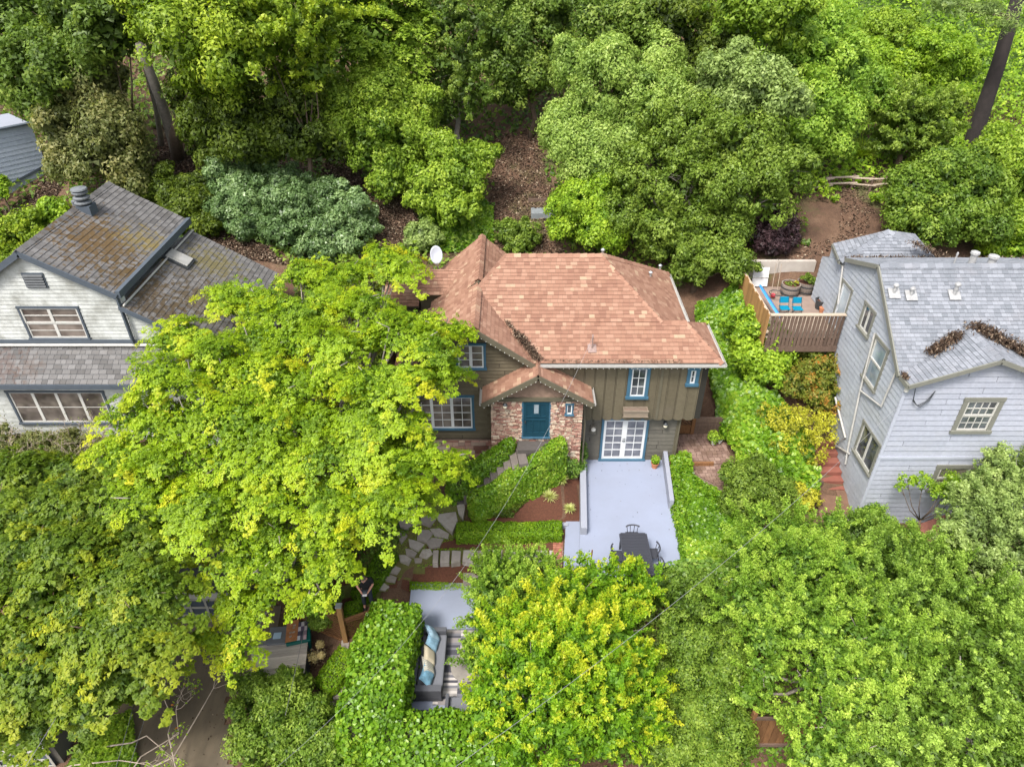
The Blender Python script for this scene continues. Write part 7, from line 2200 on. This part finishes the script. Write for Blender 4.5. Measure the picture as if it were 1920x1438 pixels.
plant('yellow_tipped_tree', 'yellow green tree with golden shoot tips in front of the dining terrace', 'tree', 'yellow', [(950, 1200, 55, 2.6), (1010, 1160, 60, 2.8), (1080, 1130, 58, 2.7), (1140, 1110, 48, 2.3), (1000, 1240, 64, 3.2), (1080, 1210, 66, 3.4), (1150, 1190, 58, 2.9), (960, 1290, 56, 3), (1040, 1300, 68, 3.4), (1120, 1290, 66, 3.3), (1190, 1260, 50, 2.7), (920, 1340, 46, 2.6), (990, 1370, 60, 3), (1070, 1380, 64, 3.1), (1150, 1360, 60, 3), (1210, 1330, 44, 2.4), (1210, 1100, 26, 1.9), (1185, 1065, 20, 1.9), (1095, 1075, 26, 2), (960, 1420, 40, 2.2)],
      leaf=.082, clump=.32, style='feather', cover=1.6, gap=.26, tipbias=.52, core=.35, r0=.1, bark='bark_grey')
# big light green tree of the lower corner, and the olive
WL = []
for row, hh, xs, r in ((1010, 1.6, (1420, 1480, 1545, 1610), 46), (1065, 2.2, (1420, 1490, 1560, 1630, 1700, 1770), 54), (1130, 2.8, (1420, 1490, 1560, 1640, 1710, 1780, 1850), 56), (1200, 3.2, (1435, 1510, 1600, 1680, 1760, 1840, 1910), 56),
                       (1275, 3.4, (1555, 1640, 1720, 1800, 1880), 58), (1350, 3.4, (1565, 1630, 1690, 1770, 1850, 1920), 58), (1420, 3.0, (1520, 1590, 1660, 1740, 1820, 1900), 62)):
    for x in xs: WL.append((x + random.uniform(-14, 14), row + random.uniform(-12, 12), r * random.uniform(.85, 1.15), hh + random.uniform(-.3, .3)))
WL += [(1432, 1262, 36, 2.8), (1500, 1268, 34, 2.8), (1400, 1300, 30, 2.2)]
WA = [w_ for w_ in WL if w_[0] < 1650 + 60 * math.sin(w_[1] / 60)]; WB = [w_ for w_ in WL if w_ not in WA]
plant('light_green_tree', 'airy light green tree between the wooden gate and the blue grey house', 'tree', 'feather', WA, leaf=.068, clump=.34, style='feather', cover=1.35, gap=.36, tipbias=.5, core=.35, r0=.16, base=(9.8, 12.6), bark='bark_grey', frac=.6)
plant('light_green_tree', 'wide pale green tree with drooping sprays below the olive tree', 'tree', 'meadow', WB, leaf=.075, clump=.38, style='feather', cover=1.4, gap=.34, tipbias=.5, core=.4, r0=.2, base=(14.5, 11.6), bark='bark_grey', frac=.6)
plant('olive_tree', 'pale grey green olive tree against the front of the blue grey house', 'tree', 'olive', [(1850, 920, 52, 3.2), (1900, 900, 50, 3.4), (1820, 980, 54, 3), (1885, 980, 60, 3.2), (1840, 1040, 54, 2.6), (1900, 1050, 58, 2.8), (1790, 1020, 40, 2.4), (1800, 1075, 40, 2), (1870, 1100, 50, 2.2), (1920, 1120, 50, 2.4)], leaf=.085, clump=.36, style='feather', cover=1.75, gap=.15, r0=.12, bark='bark_grey')
shrub('slim leafy branch reaching across the pale blue siding', 'lime', [(1700, 900, 14, 3.2), (1730, 905, 16, 3.2), (1765, 925, 18, 3), (1790, 905, 20, 3.2), (1800, 925, 18, 2.8), (1690, 915, 10, 3)], name='branching_shrub', leaf=.08, clump=.2, gap=.35, cover=.9, core=.1)
shrub('green bush at the foot of the blue grey house corner', 'feather', [(1610, 985, 30, .9), (1650, 1000, 34, 1), (1690, 1010, 34, .9), (1590, 1010, 28, .6), (1640, 965, 20, 1)], leaf=.08, clump=.26, gap=.3, cover=1.3)
shrub('bushy herb growing in the half barrel planter', 'oak', [(1513, 522, 9, 5.15), (1521, 527, 7, 5.1)], z='abs', leaf=.05, clump=.12, name='potted_herb', r0=.015, base=(float(bp2[0]), float(bp2[1])))
p = bp1
rng = np.random.default_rng(9)
def small_leaves(parent, c, r, n, leaf, pal, name='foliage', zs=1.0, tb=0):
    c = np.asarray(c, float); u = rnd_unit(n, rng) * (rng.random(n) ** .5)[:, None]
    u[:, 2] = u[:, 2] * zs
    return leaves(name, c + u * r, u + np.array([0, -.2, .7]) + rng.normal(size=(n, 3)) * .4, leaf * rng.uniform(.6, 1.4, n), .4 + .3 * u[:, 2] + rng.normal(0, .15, n) + tb, LM[pal], parent, rng=rng)
small_leaves(bar1, p + [0, 0, .55], .3, 70, .09, 'oak', 'seedling', .3)
small_leaves(bar1, p + [.18, -.1, .66], .1, 8, .18, 'golden', 'yellow_leaf', .3)
small_leaves(pot1, pp1 + [0, 0, .42], .2, 420, .07, 'box')
small_leaves(pot2, pp2 + [-.02, 0, .38], .3, 420, .09, 'lime')
small_leaves(pot3, pp3 + [0, 0, .26], .14, 120, .06, 'lime')

# redwood
p = G(1815, 292)
rw_ = thing('redwood_tree', 'tall redwood with a bare dark trunk and a few feathery boughs', 'tree', p)
top = near(1925, -60, 36)
b = MB(); b.tube([p - [0, 0, .5], p + (top - p) * .05, p * .5 + top * .5 + [.1, 0, 0], top], [.52, .42, .35, .30], 14); b.build('trunk', M['bark_dark'], rw_, smooth=True)
BO = []
for (a, c, L_) in ((1800, 20, 3.5), (1850, 15, 3), (1780, 5, 3), (1880, 45, 2)):
    BO.append((*near(a, c, 35), 1.0))
C, N, S, T = crown_leaves(BO, .17, np.random.default_rng(77), 'feather', .6, 1.4, zs=.3, gap=.2)
leaves('crown', C, N, S, T, LM['olive'], rw_, wid=.22)
b = MB()
for q_ in BO: b.tube([top * .75 + p * .25, np.array(q_[:3])], [.07, .03], 6)
b.build('bough', M['bark'], rw_)
# agave and grass tuft
def blades(name, label, cat, p, n, L_, w, pal, tint=.5, up=.7, seed=4):
    rng = np.random.default_rng(seed)
    t = thing(name, label, cat, p)
    V, F, T = [], [], []
    for i in range(n):
        a_ = rng.uniform(0, 6.28); e_ = rng.uniform(.25, 1.0) * up
        d = np.array([math.cos(a_) * (1 - e_ * .7), math.sin(a_) * (1 - e_ * .7), e_]); d = unit(d)
        s = unit(np.cross(d, (0, 0, 1))) * w * .5
        l = L_ * rng.uniform(.7, 1.15)
        k = len(V)
        q0_, q1_, q2_ = p, p + d * l * .5 + [0, 0, .03], p + d * l * .95 - np.array([0, 0, .12 * l])
        V += [q0_ - s * .6, q0_ + s * .6, q1_ + s, q1_ - s, q2_ + s * .08, q2_ - s * .08]
        F += [(k, k + 1, k + 2, k + 3), (k + 3, k + 2, k + 4, k + 5)]
        tt = np.clip(tint + rng.normal(0, .15), 0, 1); T += [tt, tt]
    V = np.array(V) - origin(t)
    np_mesh('leaf_rosette', V, np.array(F), LM[pal], t, tint=np.array(T))
    return t
blades('agave_plant', 'spiky blue grey agave behind the hipped roof', 'plant', G(1690, 428) + [0, 0, .1], 34, 1.0, .16, 'silver', .75)
blades('ornamental_grass', 'bright green tuft of arching grass on the hillside', 'plant', G(1610, 300) + [0, 0, .1], 160, 1.5, .05, 'lime', .8, .9)
for i, (a, c, L_, lab) in enumerate(((1052, 905, .42, 'cream edged strap leaved plant beside the terrace parapet'), (1030, 935, .42, 'cream edged strap leaved plant in the mulch below the ivy wall'), (1068, 958, .35, 'small variegated plant at the corner of the mulch bed'), (1066, 888, .4, 'variegated plant nearest the stone porch'))):
    blades('variegated_plant', lab, 'plant', G(a, c) + [0, 0, .05], 110, L_, .028, 'variegated', .6, 1.0, seed=20 + i)
for i, (a, c, lab) in enumerate(((1655, 1100, ''),)): pass
# dried hydrangea
hp = G(592, 1225, .5)
t = thing('hydrangea_bush', 'dried hydrangea with three faded blooms beside the bins', 'shrub', (hp[0], hp[1], float(tz(hp[0], hp[1]))))
b = MB()
for (a, c, r_) in ((600, 1208, .16), (588, 1232, .20), (602, 1228, .13)):
    q_ = G(a, c, .8)
    b.tube([(hp[0], hp[1], float(tz(hp[0], hp[1]))), (q_ + hp) / 2, q_], .012, 5)
    small_leaves(t, q_, r_, 260, .06, 'blush', 'bloom')
b.build('stem', M['twig'], t)
small_leaves(t, hp + [0, 0, -.1], .5, 240, .08, 'dry')

# bare branched shrub behind the broad leaved tree, and the twiggy branch over the drive
def twigs(b, p, d, L_, r, depth, rng, ends):
    p2 = p + d * L_ + rng.normal(0, .06 * L_, 3)
    m_ = (p + p2) / 2 + rng.normal(0, .10 * L_, 3)
    b.tube([p, m_, p2], [r, r * .8, r * .6], 5, cap=False)
    if depth == 0:
        ends.append(p2); return
    for k in range(rng.integers(2, 4)):
        nd = unit(d + rng.normal(0, .55, 3))
        twigs(b, p2, nd, L_ * rng.uniform(.6, .85), r * .6, depth - 1, rng, ends)
rng = np.random.default_rng(31)
t = thing('bare_shrub', 'tangled bare twiggy shrub under the lower windows of the white house', 'shrub', G(100, 860))
b = MB(); ends = []
for (a, c) in ((20, 850), (80, 870), (140, 860), (190, 850), (230, 900), (50, 890), (110, 885), (165, 890)):
    for k in range(5): twigs(b, G(a, c, .3), unit(np.array([rng.normal(0, .6), rng.normal(0, .6), 1])), .62, .03, 3, rng, ends)
b.build('branch', M['twig'], t)
E_ = np.array(ends); k = rng.integers(0, len(E_), 1500)
leaves('foliage', E_[k] + rng.normal(0, .1, (1500, 3)), rnd_unit(1500, rng) + [0, 0, .5], np.full(1500, .08), rng.uniform(.1, .7, 1500), LM['drybay'], t, rng=rng)
t = thing('sparse_branching_tree', 'sparse twisting branches with a few red and green leaves over the driveway', 'tree', G(330, 1470))
b = MB(); ends = []
for (a0, b0) in (((250, 1440), (330, 1330)), ((330, 1440), (300, 1290)), ((190, 1400), (300, 1400)), ((260, 1450), (400, 1290)), ((120, 1440), (260, 1430))):
    p0 = G(*a0, .4); p1 = G(*b0, 1.5)
    b.tube([p0, p0 * .67 + p1 * .33 + rng.normal(0, .22, 3), p0 * .33 + p1 * .67 + rng.normal(0, .22, 3), p1], [.026, .022, .018, .013], 6)
    for k in range(3): twigs(b, p1, unit(p1 - p0 + rng.normal(0, .8, 3)), .42, .011, 2, rng, ends)
b.build('branch', M['twig'], t)
E_ = np.array(ends); k = rng.integers(0, len(E_), 420)
leaves('foliage', E_[k] + rng.normal(0, .07, (420, 3)), rnd_unit(420, rng) * .6 + [0, 0, .8], np.full(420, .10), rng.uniform(.2, .8, 420), LM['lime'], t, rng=rng)
k = rng.integers(0, len(E_), 25)
leaves('red_leaf', E_[k] + rng.normal(0, .05, (25, 3)), rnd_unit(25, rng) * .5 + [0, 0, .8], np.full(25, .11), np.full(25, .95), LM['redtip'], t, rng=rng)

shrub('grey green bush below the lower windows of the white house', 'drybay', [(20, 835, 30, .7), (75, 838, 30, .7), (130, 840, 30, .7), (180, 848, 26, .6), (60, 870, 28, .5), (140, 875, 28, .5)], leaf=.09, clump=.24, gap=.3, cover=1.5)
for i_, (a_, c_, r_, pal_, lab_) in enumerate(((1660, 60, 50, 'bright', 'vine covered mound high on the hillside beside the soft green tree'), (1750, 100, 56, 'lime', 'rounded mound of bramble in the middle of the ivy hillside'), (1630, 110, 42, 'lime', 'small bright bush beside the soft green tree'))):
    shrub(lab_, pal_, [(a_, c_, r_, 1.0), (a_ + r_ * .8, c_ + 14, r_ * .7, .7), (a_ - r_ * .8, c_ + 18, r_ * .65, .6), (a_ + 5, c_ + r_ * .6, r_ * .7, .4)], leaf=.14, clump=.42, cover=1.9, zs=.6)
# ---- hedges
def W2(px, py, z): return tuple(PZ(px, py, z)[:2])
hedge('box_hedge', 'clipped bright green box hedge behind the stepping stones', 'box', [W2(857, 992, .0), W2(1052, 992, .0)], .72, .42, .055, n_m2=2000, seed=1)
hedge('box_hedge', 'short low clipped hedge along the edge of the lower terrace', 'box', [W2(768, 1085, -.6), W2(872, 1084, -.6)], .34, .22, .05, n_m2=2000, seed=2)
hedge('box_hedge', 'clipped hedge beside the flagstones behind the standing person', 'box', [W2(672, 1110, -.6), W2(730, 1035, -.4)], .75, .35, .06, n_m2=1500, seed=3, tbias=-.2)
hedge('box_hedge', 'low hedge in front of the gateway where the person stands', 'box', [W2(655, 1172, -.9), W2(662, 1120, -.7)], .62, .35, .06, n_m2=1500, seed=4, tbias=-.2)
hedge('box_hedge', 'low rounded hedge beside the dried hydrangea', 'box', [W2(602, 1275, -1.3), W2(652, 1222, -1.2)], .85, .5, .06, n_m2=1500, seed=5)
# tall ivy hedge round the lower terrace
HT = .55
iv = [PZ(742, 1132, .5), PZ(726, 1180, .7), PZ(708, 1240, .8), PZ(695, 1310, .8), PZ(690, 1362, .75)]
hedge('ivy_hedge', 'broad glossy ivy hedge behind the outdoor sofa', 'ivy', [(p[0], p[1], p[2]) for p in iv], 1.62, 1, .125, n_m2=620, cat='hedge', jag=.13, seed=6)
iv = [PZ(690, 1385, .65), PZ(790, 1378, .5), PZ(880, 1385, .4), PZ(960, 1390, .3)]
hedge('ivy_hedge', 'wide ivy hedge across the near side of the sofa terrace', 'ivy', [(p[0], p[1], p[2]) for p in iv], 1.5, 1, .125, n_m2=620, jag=.13, seed=7)
# ivy walls of the stone steps
hedge('ivy_wall', 'ivy covered wall running down the near side of the stone steps', 'ivy', [(*W2(1056, 822, 2.1), 2.1), (*W2(1010, 853, 1.8), 1.8), (*W2(955, 890, 1.35), 1.35), (*W2(884, 934, .85), .85)], .52, 1, .08, n_m2=1500, jag=.07, seed=8, cat='wall', tbias=.12)
hedge('ivy_wall', 'ivy covered wall on the far side of the stone steps by the gable wall', 'ivy', [(*W2(960, 822, 2.1), 2.1), (*W2(918, 850, 1.75), 1.75), (*W2(878, 876, 1.35), 1.35), (*W2(840, 900, 1.0), 1.0)], .46, 1, .085, n_m2=1100, jag=.07, seed=9, cat='wall')
hedge('ivy_strip', 'strip of ivy spilling over the long edge of the grey terrace', 'ivy', [(*W2(1264, 885, .1), .32), (*W2(1278, 985, .1), .28), (*W2(1296, 1085, .0), .2)], .42, 1, .09, n_m2=900, jag=.08, seed=12, cat='ivy')
shrub('round dark shrub at the corner of the stone porch', 'darkivy', [(1070, 862, 26, .5), (1085, 845, 18, .7), (1075, 880, 22, .3)], leaf=.07, clump=.2, cover=1.8)

# ---- ground covers (nobody could count their leaves)
HOLES = [[(700, 470), (712, 340), (770, 360), (800, 440), (770, 480)], [(925, 470), (915, 330), (925, 255), (1000, 245), (1020, 300), (1045, 380), (1060, 480)],
         [(1575, 400), (1570, 355), (1610, 345), (1700, 305), (1750, 315), (1750, 330), (1630, 362), (1640, 400), (1625, 440), (1540, 480), (1500, 500), (1400, 505), (1480, 475), (1570, 445)],
         [(380, 480), (390, 435), (500, 455), (540, 500)], [(250, 330), (320, 280), (400, 300), (420, 330), (300, 345)], [(0, 400), (60, 365), (95, 325), (125, 345), (100, 380), (30, 430)], [(600, 340), (620, 280), (680, 320), (700, 380), (640, 350)],
         [(300, 350), (290, 240), (350, 230), (400, 300), (560, 310), (560, 330), (400, 330)]]
PR = [(-44, 30.5), (-4, 30.3), (14, 31), (44, 31), (58, 70), (-58, 70)]
cover('undergrowth', 'mixed low green undergrowth covering the wooded hillside', 'midgreen', None, 110000, .19, lift=.05, amp=.55, hole_px=HOLES, seed=41, wscale=.8, xy=[(-44, 31), (14, 31), (14, 70), (-58, 70)], tilt=.6)
cover('hillside_ivy', 'bright green ivy and bramble smothering the hillside below the redwood', 'lime', None, 110000, .17, lift=.08, amp=1.2, hole_px=HOLES, seed=42, wscale=.5, xy=[(13, 34.0), (36, 34), (52, 70), (13, 70)], tilt=.6, tmul=.8)
cover('ivy_slope', 'dark ivy spreading over the bank between the brown house and the dirt path', 'ivy', [(780, 478), (790, 400), (900, 370), (925, 400), (925, 475)], 9000, .13, lift=.1, amp=.35, seed=43, tint=-.1)
cover('ivy_slope', 'deep ivy covering the bank between the brown house and the neighbours deck', 'ivy', None, 30000, .17, lift=.35, amp=.9, seed=44, xy=[(8.6, 29.5), (10.3, 29.5), (10.35, 25), (11.2, 24.6), (12.3, 22.5), (12.0, 20.5), (10.2, 20.5), (9.1, 22.5), (8.9, 25)], tilt=.55)
cover('ivy_bank', 'bright ivy bank tumbling down beside the grey terrace', 'ivy', [(1253, 872), (1290, 872), (1300, 905), (1330, 925), (1360, 942), (1378, 900), (1366, 820), (1400, 810), (1420, 880), (1400, 940), (1395, 1000), (1400, 1080), (1350, 1125), (1285, 1100), (1268, 960)], 34000, .11, lift=.22, amp=.5, seed=45, tilt=.5)
cover('ivy_bank', 'large leaved dark ivy below the corner of the grey terrace', 'darkivy', [(1285, 1090), (1400, 1075), (1420, 1200), (1380, 1260), (1330, 1180), (1180, 1130), (1200, 1095)], 9000, .16, lift=.5, amp=.7, seed=46, tint=.12)
cover('lower_slope_cover', 'weedy grass and brambles on the slope below the blue grey house', 'feather', None, 40000, .13, lift=.05, amp=.5, seed=47, xy=[(7.5, 17.5), (12.8, 19.3), (26, 18), (26, 6), (5.5, 6), (6.0, 15.4)], tilt=.7, tint=-.1)
cover('garden_ground_cover', 'low green ground cover under the maple and behind the path', 'midgreen', None, 30000, .10, lift=.02, amp=.2, seed=48, xy=[(-4.6, 21.8), (-3.5, 19.3), (-5.0, 17.5), (-6.4, 17.2), (-11.0, 17.5), (-16, 18), (-24, 18), (-24, 20.5), (-11, 20.8), (-8, 28), (-5, 26), (-4.8, 22)], tint=-.15)
cover('stair_ground_cover', 'small leaved ground cover in the bed below the ivy wall', 'dark', [(900, 955), (960, 905), (1050, 880), (1045, 900), (1000, 930), (960, 975), (900, 975)], 5000, .07, lift=.1, amp=.2, seed=49)
cover('moss_tufts', 'moss growing between the flagstones', 'box', [(690, 1110), (720, 1040), (740, 940), (800, 915), (868, 945), (870, 980), (850, 1015), (780, 1034), (1010, 1026), (1010, 1060), (800, 1062), (735, 1095)], 9000, .045, lift=.0, amp=.05, seed=50, tint=-.1)
cover('street_weeds', 'grassy weeds along the lower edge by the driveway', 'lime', [(100, 1500), (160, 1380), (250, 1340), (270, 1500)], 4000, .12, lift=.05, amp=.35, seed=51, tint=-.1)
cover('white_house_slope', 'weeds and grass on the slope beside the white house', 'yellowgreen', None, 16000, .12, lift=.03, amp=.3, seed=52, xy=[(-32, 22), (-20.5, 22), (-20.5, 30), (-32, 30)], tint=-.1)
cover('side_yard_cover', 'shaded plants in the yard between the white and brown houses', 'dark', None, 9000, .13, lift=.05, amp=.4, seed=53, xy=[(-10, 22), (-5.4, 23), (-5.4, 30.5), (-10, 30.5)])
cover('front_slope_cover', 'green plants on the slope below the sofa terrace', 'midgreen', None, 26000, .11, lift=.1, amp=.5, seed=54, xy=[(-5.2, 10.8), (6, 10.8), (6, 4), (-6, 4)])
cover('terrace_slope_cover', 'plants filling the drop between the two grey terraces', 'midgreen', None, 12000, .09, lift=.1, amp=.5, seed=55, xy=[(1.4, 16.2), (6.0, 16.2), (6.4, 11), (1.2, 11)])

scat_terr = 1
# dead leaves scattered over the bare soil
def scatter(name, label, polys, n, size, seed):
    rng = np.random.default_rng(seed); Q = []
    for poly in polys:
        P_ = [G(*p)[:2] for p in poly]; xs = [p[0] for p in P_]; ys = [p[1] for p in P_]
        q = np.stack([rng.uniform(min(xs), max(xs), n), rng.uniform(min(ys), max(ys), n)], 1); Q.append(q[in_poly(q[:, 0], q[:, 1], P_)])
    Q = np.concatenate(Q); n = len(Q)
    C = np.stack([Q[:, 0], Q[:, 1], tz(Q[:, 0], Q[:, 1]) + rng.uniform(.01, .05, n)], 1)
    o = leaves(name, C, np.array([0, 0, 1.0]) + rng.normal(size=(n, 3)) * .4, size * rng.uniform(.5, 1.5, n), rng.random(n), M['litter'], wid=.6, rng=rng, label=label, kind='stuff')
scatter('fallen_leaves', 'tan dead leaves scattered over the bare dirt slopes', HOLES, 7500, .11, 61)
scatter('fallen_leaves_on_driveway', 'pale fallen leaves on the driveway', [[(300, 1180), (520, 1180), (440, 1440), (250, 1440)]], 260, .06, 62)
scatter('fallen_leaves_on_pavers', 'yellow leaves fallen on the pavers', [[(1270, 830), (1360, 830), (1365, 920), (1300, 900)]], 40, .07, 63)

rng = np.random.default_rng(64)
Q_ = np.stack([rng.uniform(2.95, 6.2, 46), 22.5 - np.abs(rng.normal(0, 2.2, 46)), np.full(46, .012)], 1)
leaves('fallen_leaves_on_terrace', Q_, np.array([0, 0, 1.0]) + rng.normal(size=(46, 3)) * .15, rng.uniform(.03, .06, 46), rng.random(46), M['litter'], wid=.6, rng=rng, label='a few dry leaves lying on the grey terrace', kind='stuff')
# ------------------------------------------------------------------ the person on the path
M['skin'] = plain('skin', (.52, .27, .19), .55, .06, 20)
M['shirt'] = plain('black_tshirt', (.012, .012, .014), .85, .2, 20)
M['jeans'] = plain('dark_jeans', (.035, .045, .065), .9, .2, 20)
M['hair'] = plain('short_grey_brown_hair', (.13, .095, .07), .8, .3, 60)
M['shoe'] = plain('dark_shoe', (.03, .025, .022), .7, .1)
PP = PZ(690, 1128, -.85)
px_, py_, pz_ = float(PP[0]), float(PP[1]), float(tz(PP[0], PP[1])) + .02
per = thing('person', 'man in black t-shirt and jeans looking down at a hand held controller', 'person', (px_, py_, pz_), rz=math.radians(8))
def skinned(name, verts, edges, radii, mat, root=0, sub=2):
    me = bpy.data.meshes.new(name)
    me.from_pydata(verts, edges, [])
    o = link(name, me, mat, per, local=True)
    sk = o.modifiers.new('skin', 'SKIN'); sk.use_smooth_shade = True
    for v, r in zip(me.skin_vertices[0].data, radii):
        v.radius = r if hasattr(r, '__len__') else (r, r)
    me.skin_vertices[0].data[root].use_root = True
    s = o.modifiers.new('sub', 'SUBSURF'); s.levels = sub; s.render_levels = sub
    return o
# facing the camera side (-y), head bowed, forearms raised in front
B_ = [(0, .02, .95), (0, .02, 1.15), (0, -.01, 1.36), (0, -.05, 1.47),                 # 0 pelvis 1 waist 2 chest 3 neck base
      (.10, .02, .90), (.12, -.02, .50), (.12, .03, .10),                                 # 4-6 leg
      (-.10, .02, .90), (-.13, -.01, .50), (-.13, .03, .10),                              # 7-9
      (.19, .0, 1.40), (.27, -.02, 1.14), (.09, -.33, 1.08),                              # 10 shoulder 11 elbow 12 wrist
      (-.19, .0, 1.40), (-.27, -.02, 1.14), (-.09, -.33, 1.08),                           # 13-15
      (0, -.10, 1.54), (.12, -.12, .05), (-.13, -.12, .05), (.055, -.40, 1.085), (-.055, -.40, 1.085)]
E_B = [(0, 1), (1, 2), (2, 3), (0, 4), (4, 5), (5, 6), (0, 7), (7, 8), (8, 9), (2, 10), (10, 11), (11, 12), (2, 13), (13, 14), (14, 15), (3, 16), (6, 17), (9, 18), (12, 19), (15, 20)]
R_B = [(.15, .11), (.14, .10), (.16, .11), (.07, .07), (.085, .085), (.06, .06), (.045, .045), (.085, .085), (.06, .06), (.045, .045), (.06, .06), (.045, .045), (.028, .028), (.06, .06), (.045, .045), (.028, .028), (.055, .055), (.04, .04), (.04, .04), (.034, .018), (.034, .018)]
skinned('body', B_, E_B, R_B, M['skin'])
# clothing shells
skinned('tshirt', [(0, .02, .93), (0, .02, 1.15), (0, -.01, 1.36), (.19, .0, 1.40), (.262, -.015, 1.19), (-.19, .0, 1.40), (-.262, -.015, 1.19), (0, -.04, 1.45)], [(0, 1), (1, 2), (2, 3), (3, 4), (2, 5), (5, 6), (2, 7)],
        [(.18, .135), (.165, .125), (.185, .135), (.085, .085), (.075, .075), (.085, .085), (.075, .075), (.085, .08)], M['shirt'], root=1)
skinned('trousers', [(0, .02, .98), (.10, .02, .90), (.12, -.02, .50), (.12, .03, .07), (-.10, .02, .90), (-.13, -.01, .50), (-.13, .03, .07)], [(0, 1), (1, 2), (2, 3), (0, 4), (4, 5), (5, 6)],
        [(.165, .125), (.105, .105), (.08, .08), (.07, .07), (.105, .105), (.08, .08), (.07, .07)], M['jeans'])
def ball(name, c, r, mat, sc=(1, 1, 1), rot=None, seg=20, rings=12, cut=None, sm=True):
    bm = bmesh.new(); bmesh.ops.create_uvsphere(bm, u_segments=seg, v_segments=rings, radius=r)
    for v in bm.verts: v.co = Vector((v.co.x * sc[0], v.co.y * sc[1], v.co.z * sc[2]))
    if cut is not None: bmesh.ops.delete(bm, geom=[v for v in bm.verts if not cut(v.co)], context='VERTS')
    me = bpy.data.meshes.new(name); bm.to_mesh(me); bm.free()
    o = link(name, me, mat, per, smooth=sm, local=True)
    o.location = c
    if rot: o.rotation_euler = rot
    return o
HC = (0, -.17, 1.62)
RH = (rad(38), 0, 0)
def face_pt(x, y, z):
    v = Matrix.Rotation(rad(38), 3, 'X') @ Vector((x, y, z)); return tuple(Vector(HC) + v)
ball('head', HC, .105, M['skin'], (.80, .98, 1.12), RH)
ball('hair', face_pt(0, .012, .018), .110, M['hair'], (.83, .98, 1.10), RH, cut=lambda c: c.z > -.03 and c.y > -.055 + (.0 if c.z < .08 else -.03))
for s_ in (-1, 1):
    ball('ear', face_pt(s_ * .085, .01, -.01), .028, M['skin'], (.4, .7, 1), RH)
    ball('eye', face_pt(s_ * .032, -.092, .005), .012, M['white'], rot=RH)
ball('nose', face_pt(0, -.108, -.02), .018, M['skin'], (.8, 1.1, 1.3), RH)
ball('mouth', face_pt(0, -.098, -.062), .02, plain('lips', (.42, .16, .13), .5, .05), (1.2, .4, .4), RH)
for s_ in (-1, 1):
    for k in range(4):
        y0_ = -.41 - .0 * k
        xk = s_ * (.075 - k * .018)
        L_ = (.062, .072, .068, .052)[k]
        skinned('finger', [(xk, -.405, 1.09), (xk - s_ * .004, -.405 - L_ * .5, 1.10 - .004), (xk - s_ * .008, -.405 - L_ * .75, 1.075)], [(0, 1), (1, 2)], [.0095, .0088, .0078], M['skin'], sub=1)
    skinned('thumb', [(s_ * .052, -.365, 1.105), (s_ * .04, -.395, 1.132), (s_ * .03, -.42, 1.135)], [(0, 1), (1, 2)], [.012, .011, .009], M['skin'], sub=1)
    b = MB(); 
    me = bpy.data.meshes.new('shoe'); q = MB(); cx_ = .12 if s_ > 0 else -.13
    q.prism([(cx_ - .045, .08, .10), (cx_ + .045, .08, .10), (cx_ + .05, -.10, .07), (cx_ + .03, -.19, .045), (cx_ - .03, -.19, .045), (cx_ - .05, -.10, .07)][::-1], [(cx_ - .05, .09, 0), (cx_ + .05, .09, 0), (cx_ + .055, -.10, 0), (cx_ + .035, -.20, 0), (cx_ - .035, -.20, 0), (cx_ - .055, -.10, 0)][::-1])
    me.from_pydata(q.v, [], q.f); so_ = link('shoe', me, M['shoe'], per, local=True); m_ = so_.modifiers.new('b', 'BEVEL'); m_.width = .015; m_.segments = 2
Rz = Matrix.Rotation(rad(8), 3, 'Z')
def pw(x, y, z): return np.array(Rz @ Vector((x, y, z))) + np.array([px_, py_, pz_])
ct = thing('remote_controller', 'pale grey remote controller with a phone held in the man\'s hands', 'controller', pw(0, -.42, 1.10))
ax_ = pw(1, 0, 0) - pw(0, 0, 0); ay_ = pw(0, 1, 0) - pw(0, 0, 0)
b = MB(); b.obox(pw(0, -.42, 1.105), ax_ * .075, ay_ * .035 + [0, 0, .012], (0, 0, .014)); b.build('grip', plain('controller_grey', (.5, .5, .52), .4, .05), ct, bevel=.006)
b = MB(); b.obox(pw(0, -.36, 1.14), ax_ * .07, ay_ * .033 + [0, 0, .015], (0, -.003, .006)); b.build('phone', M['glass'], ct)
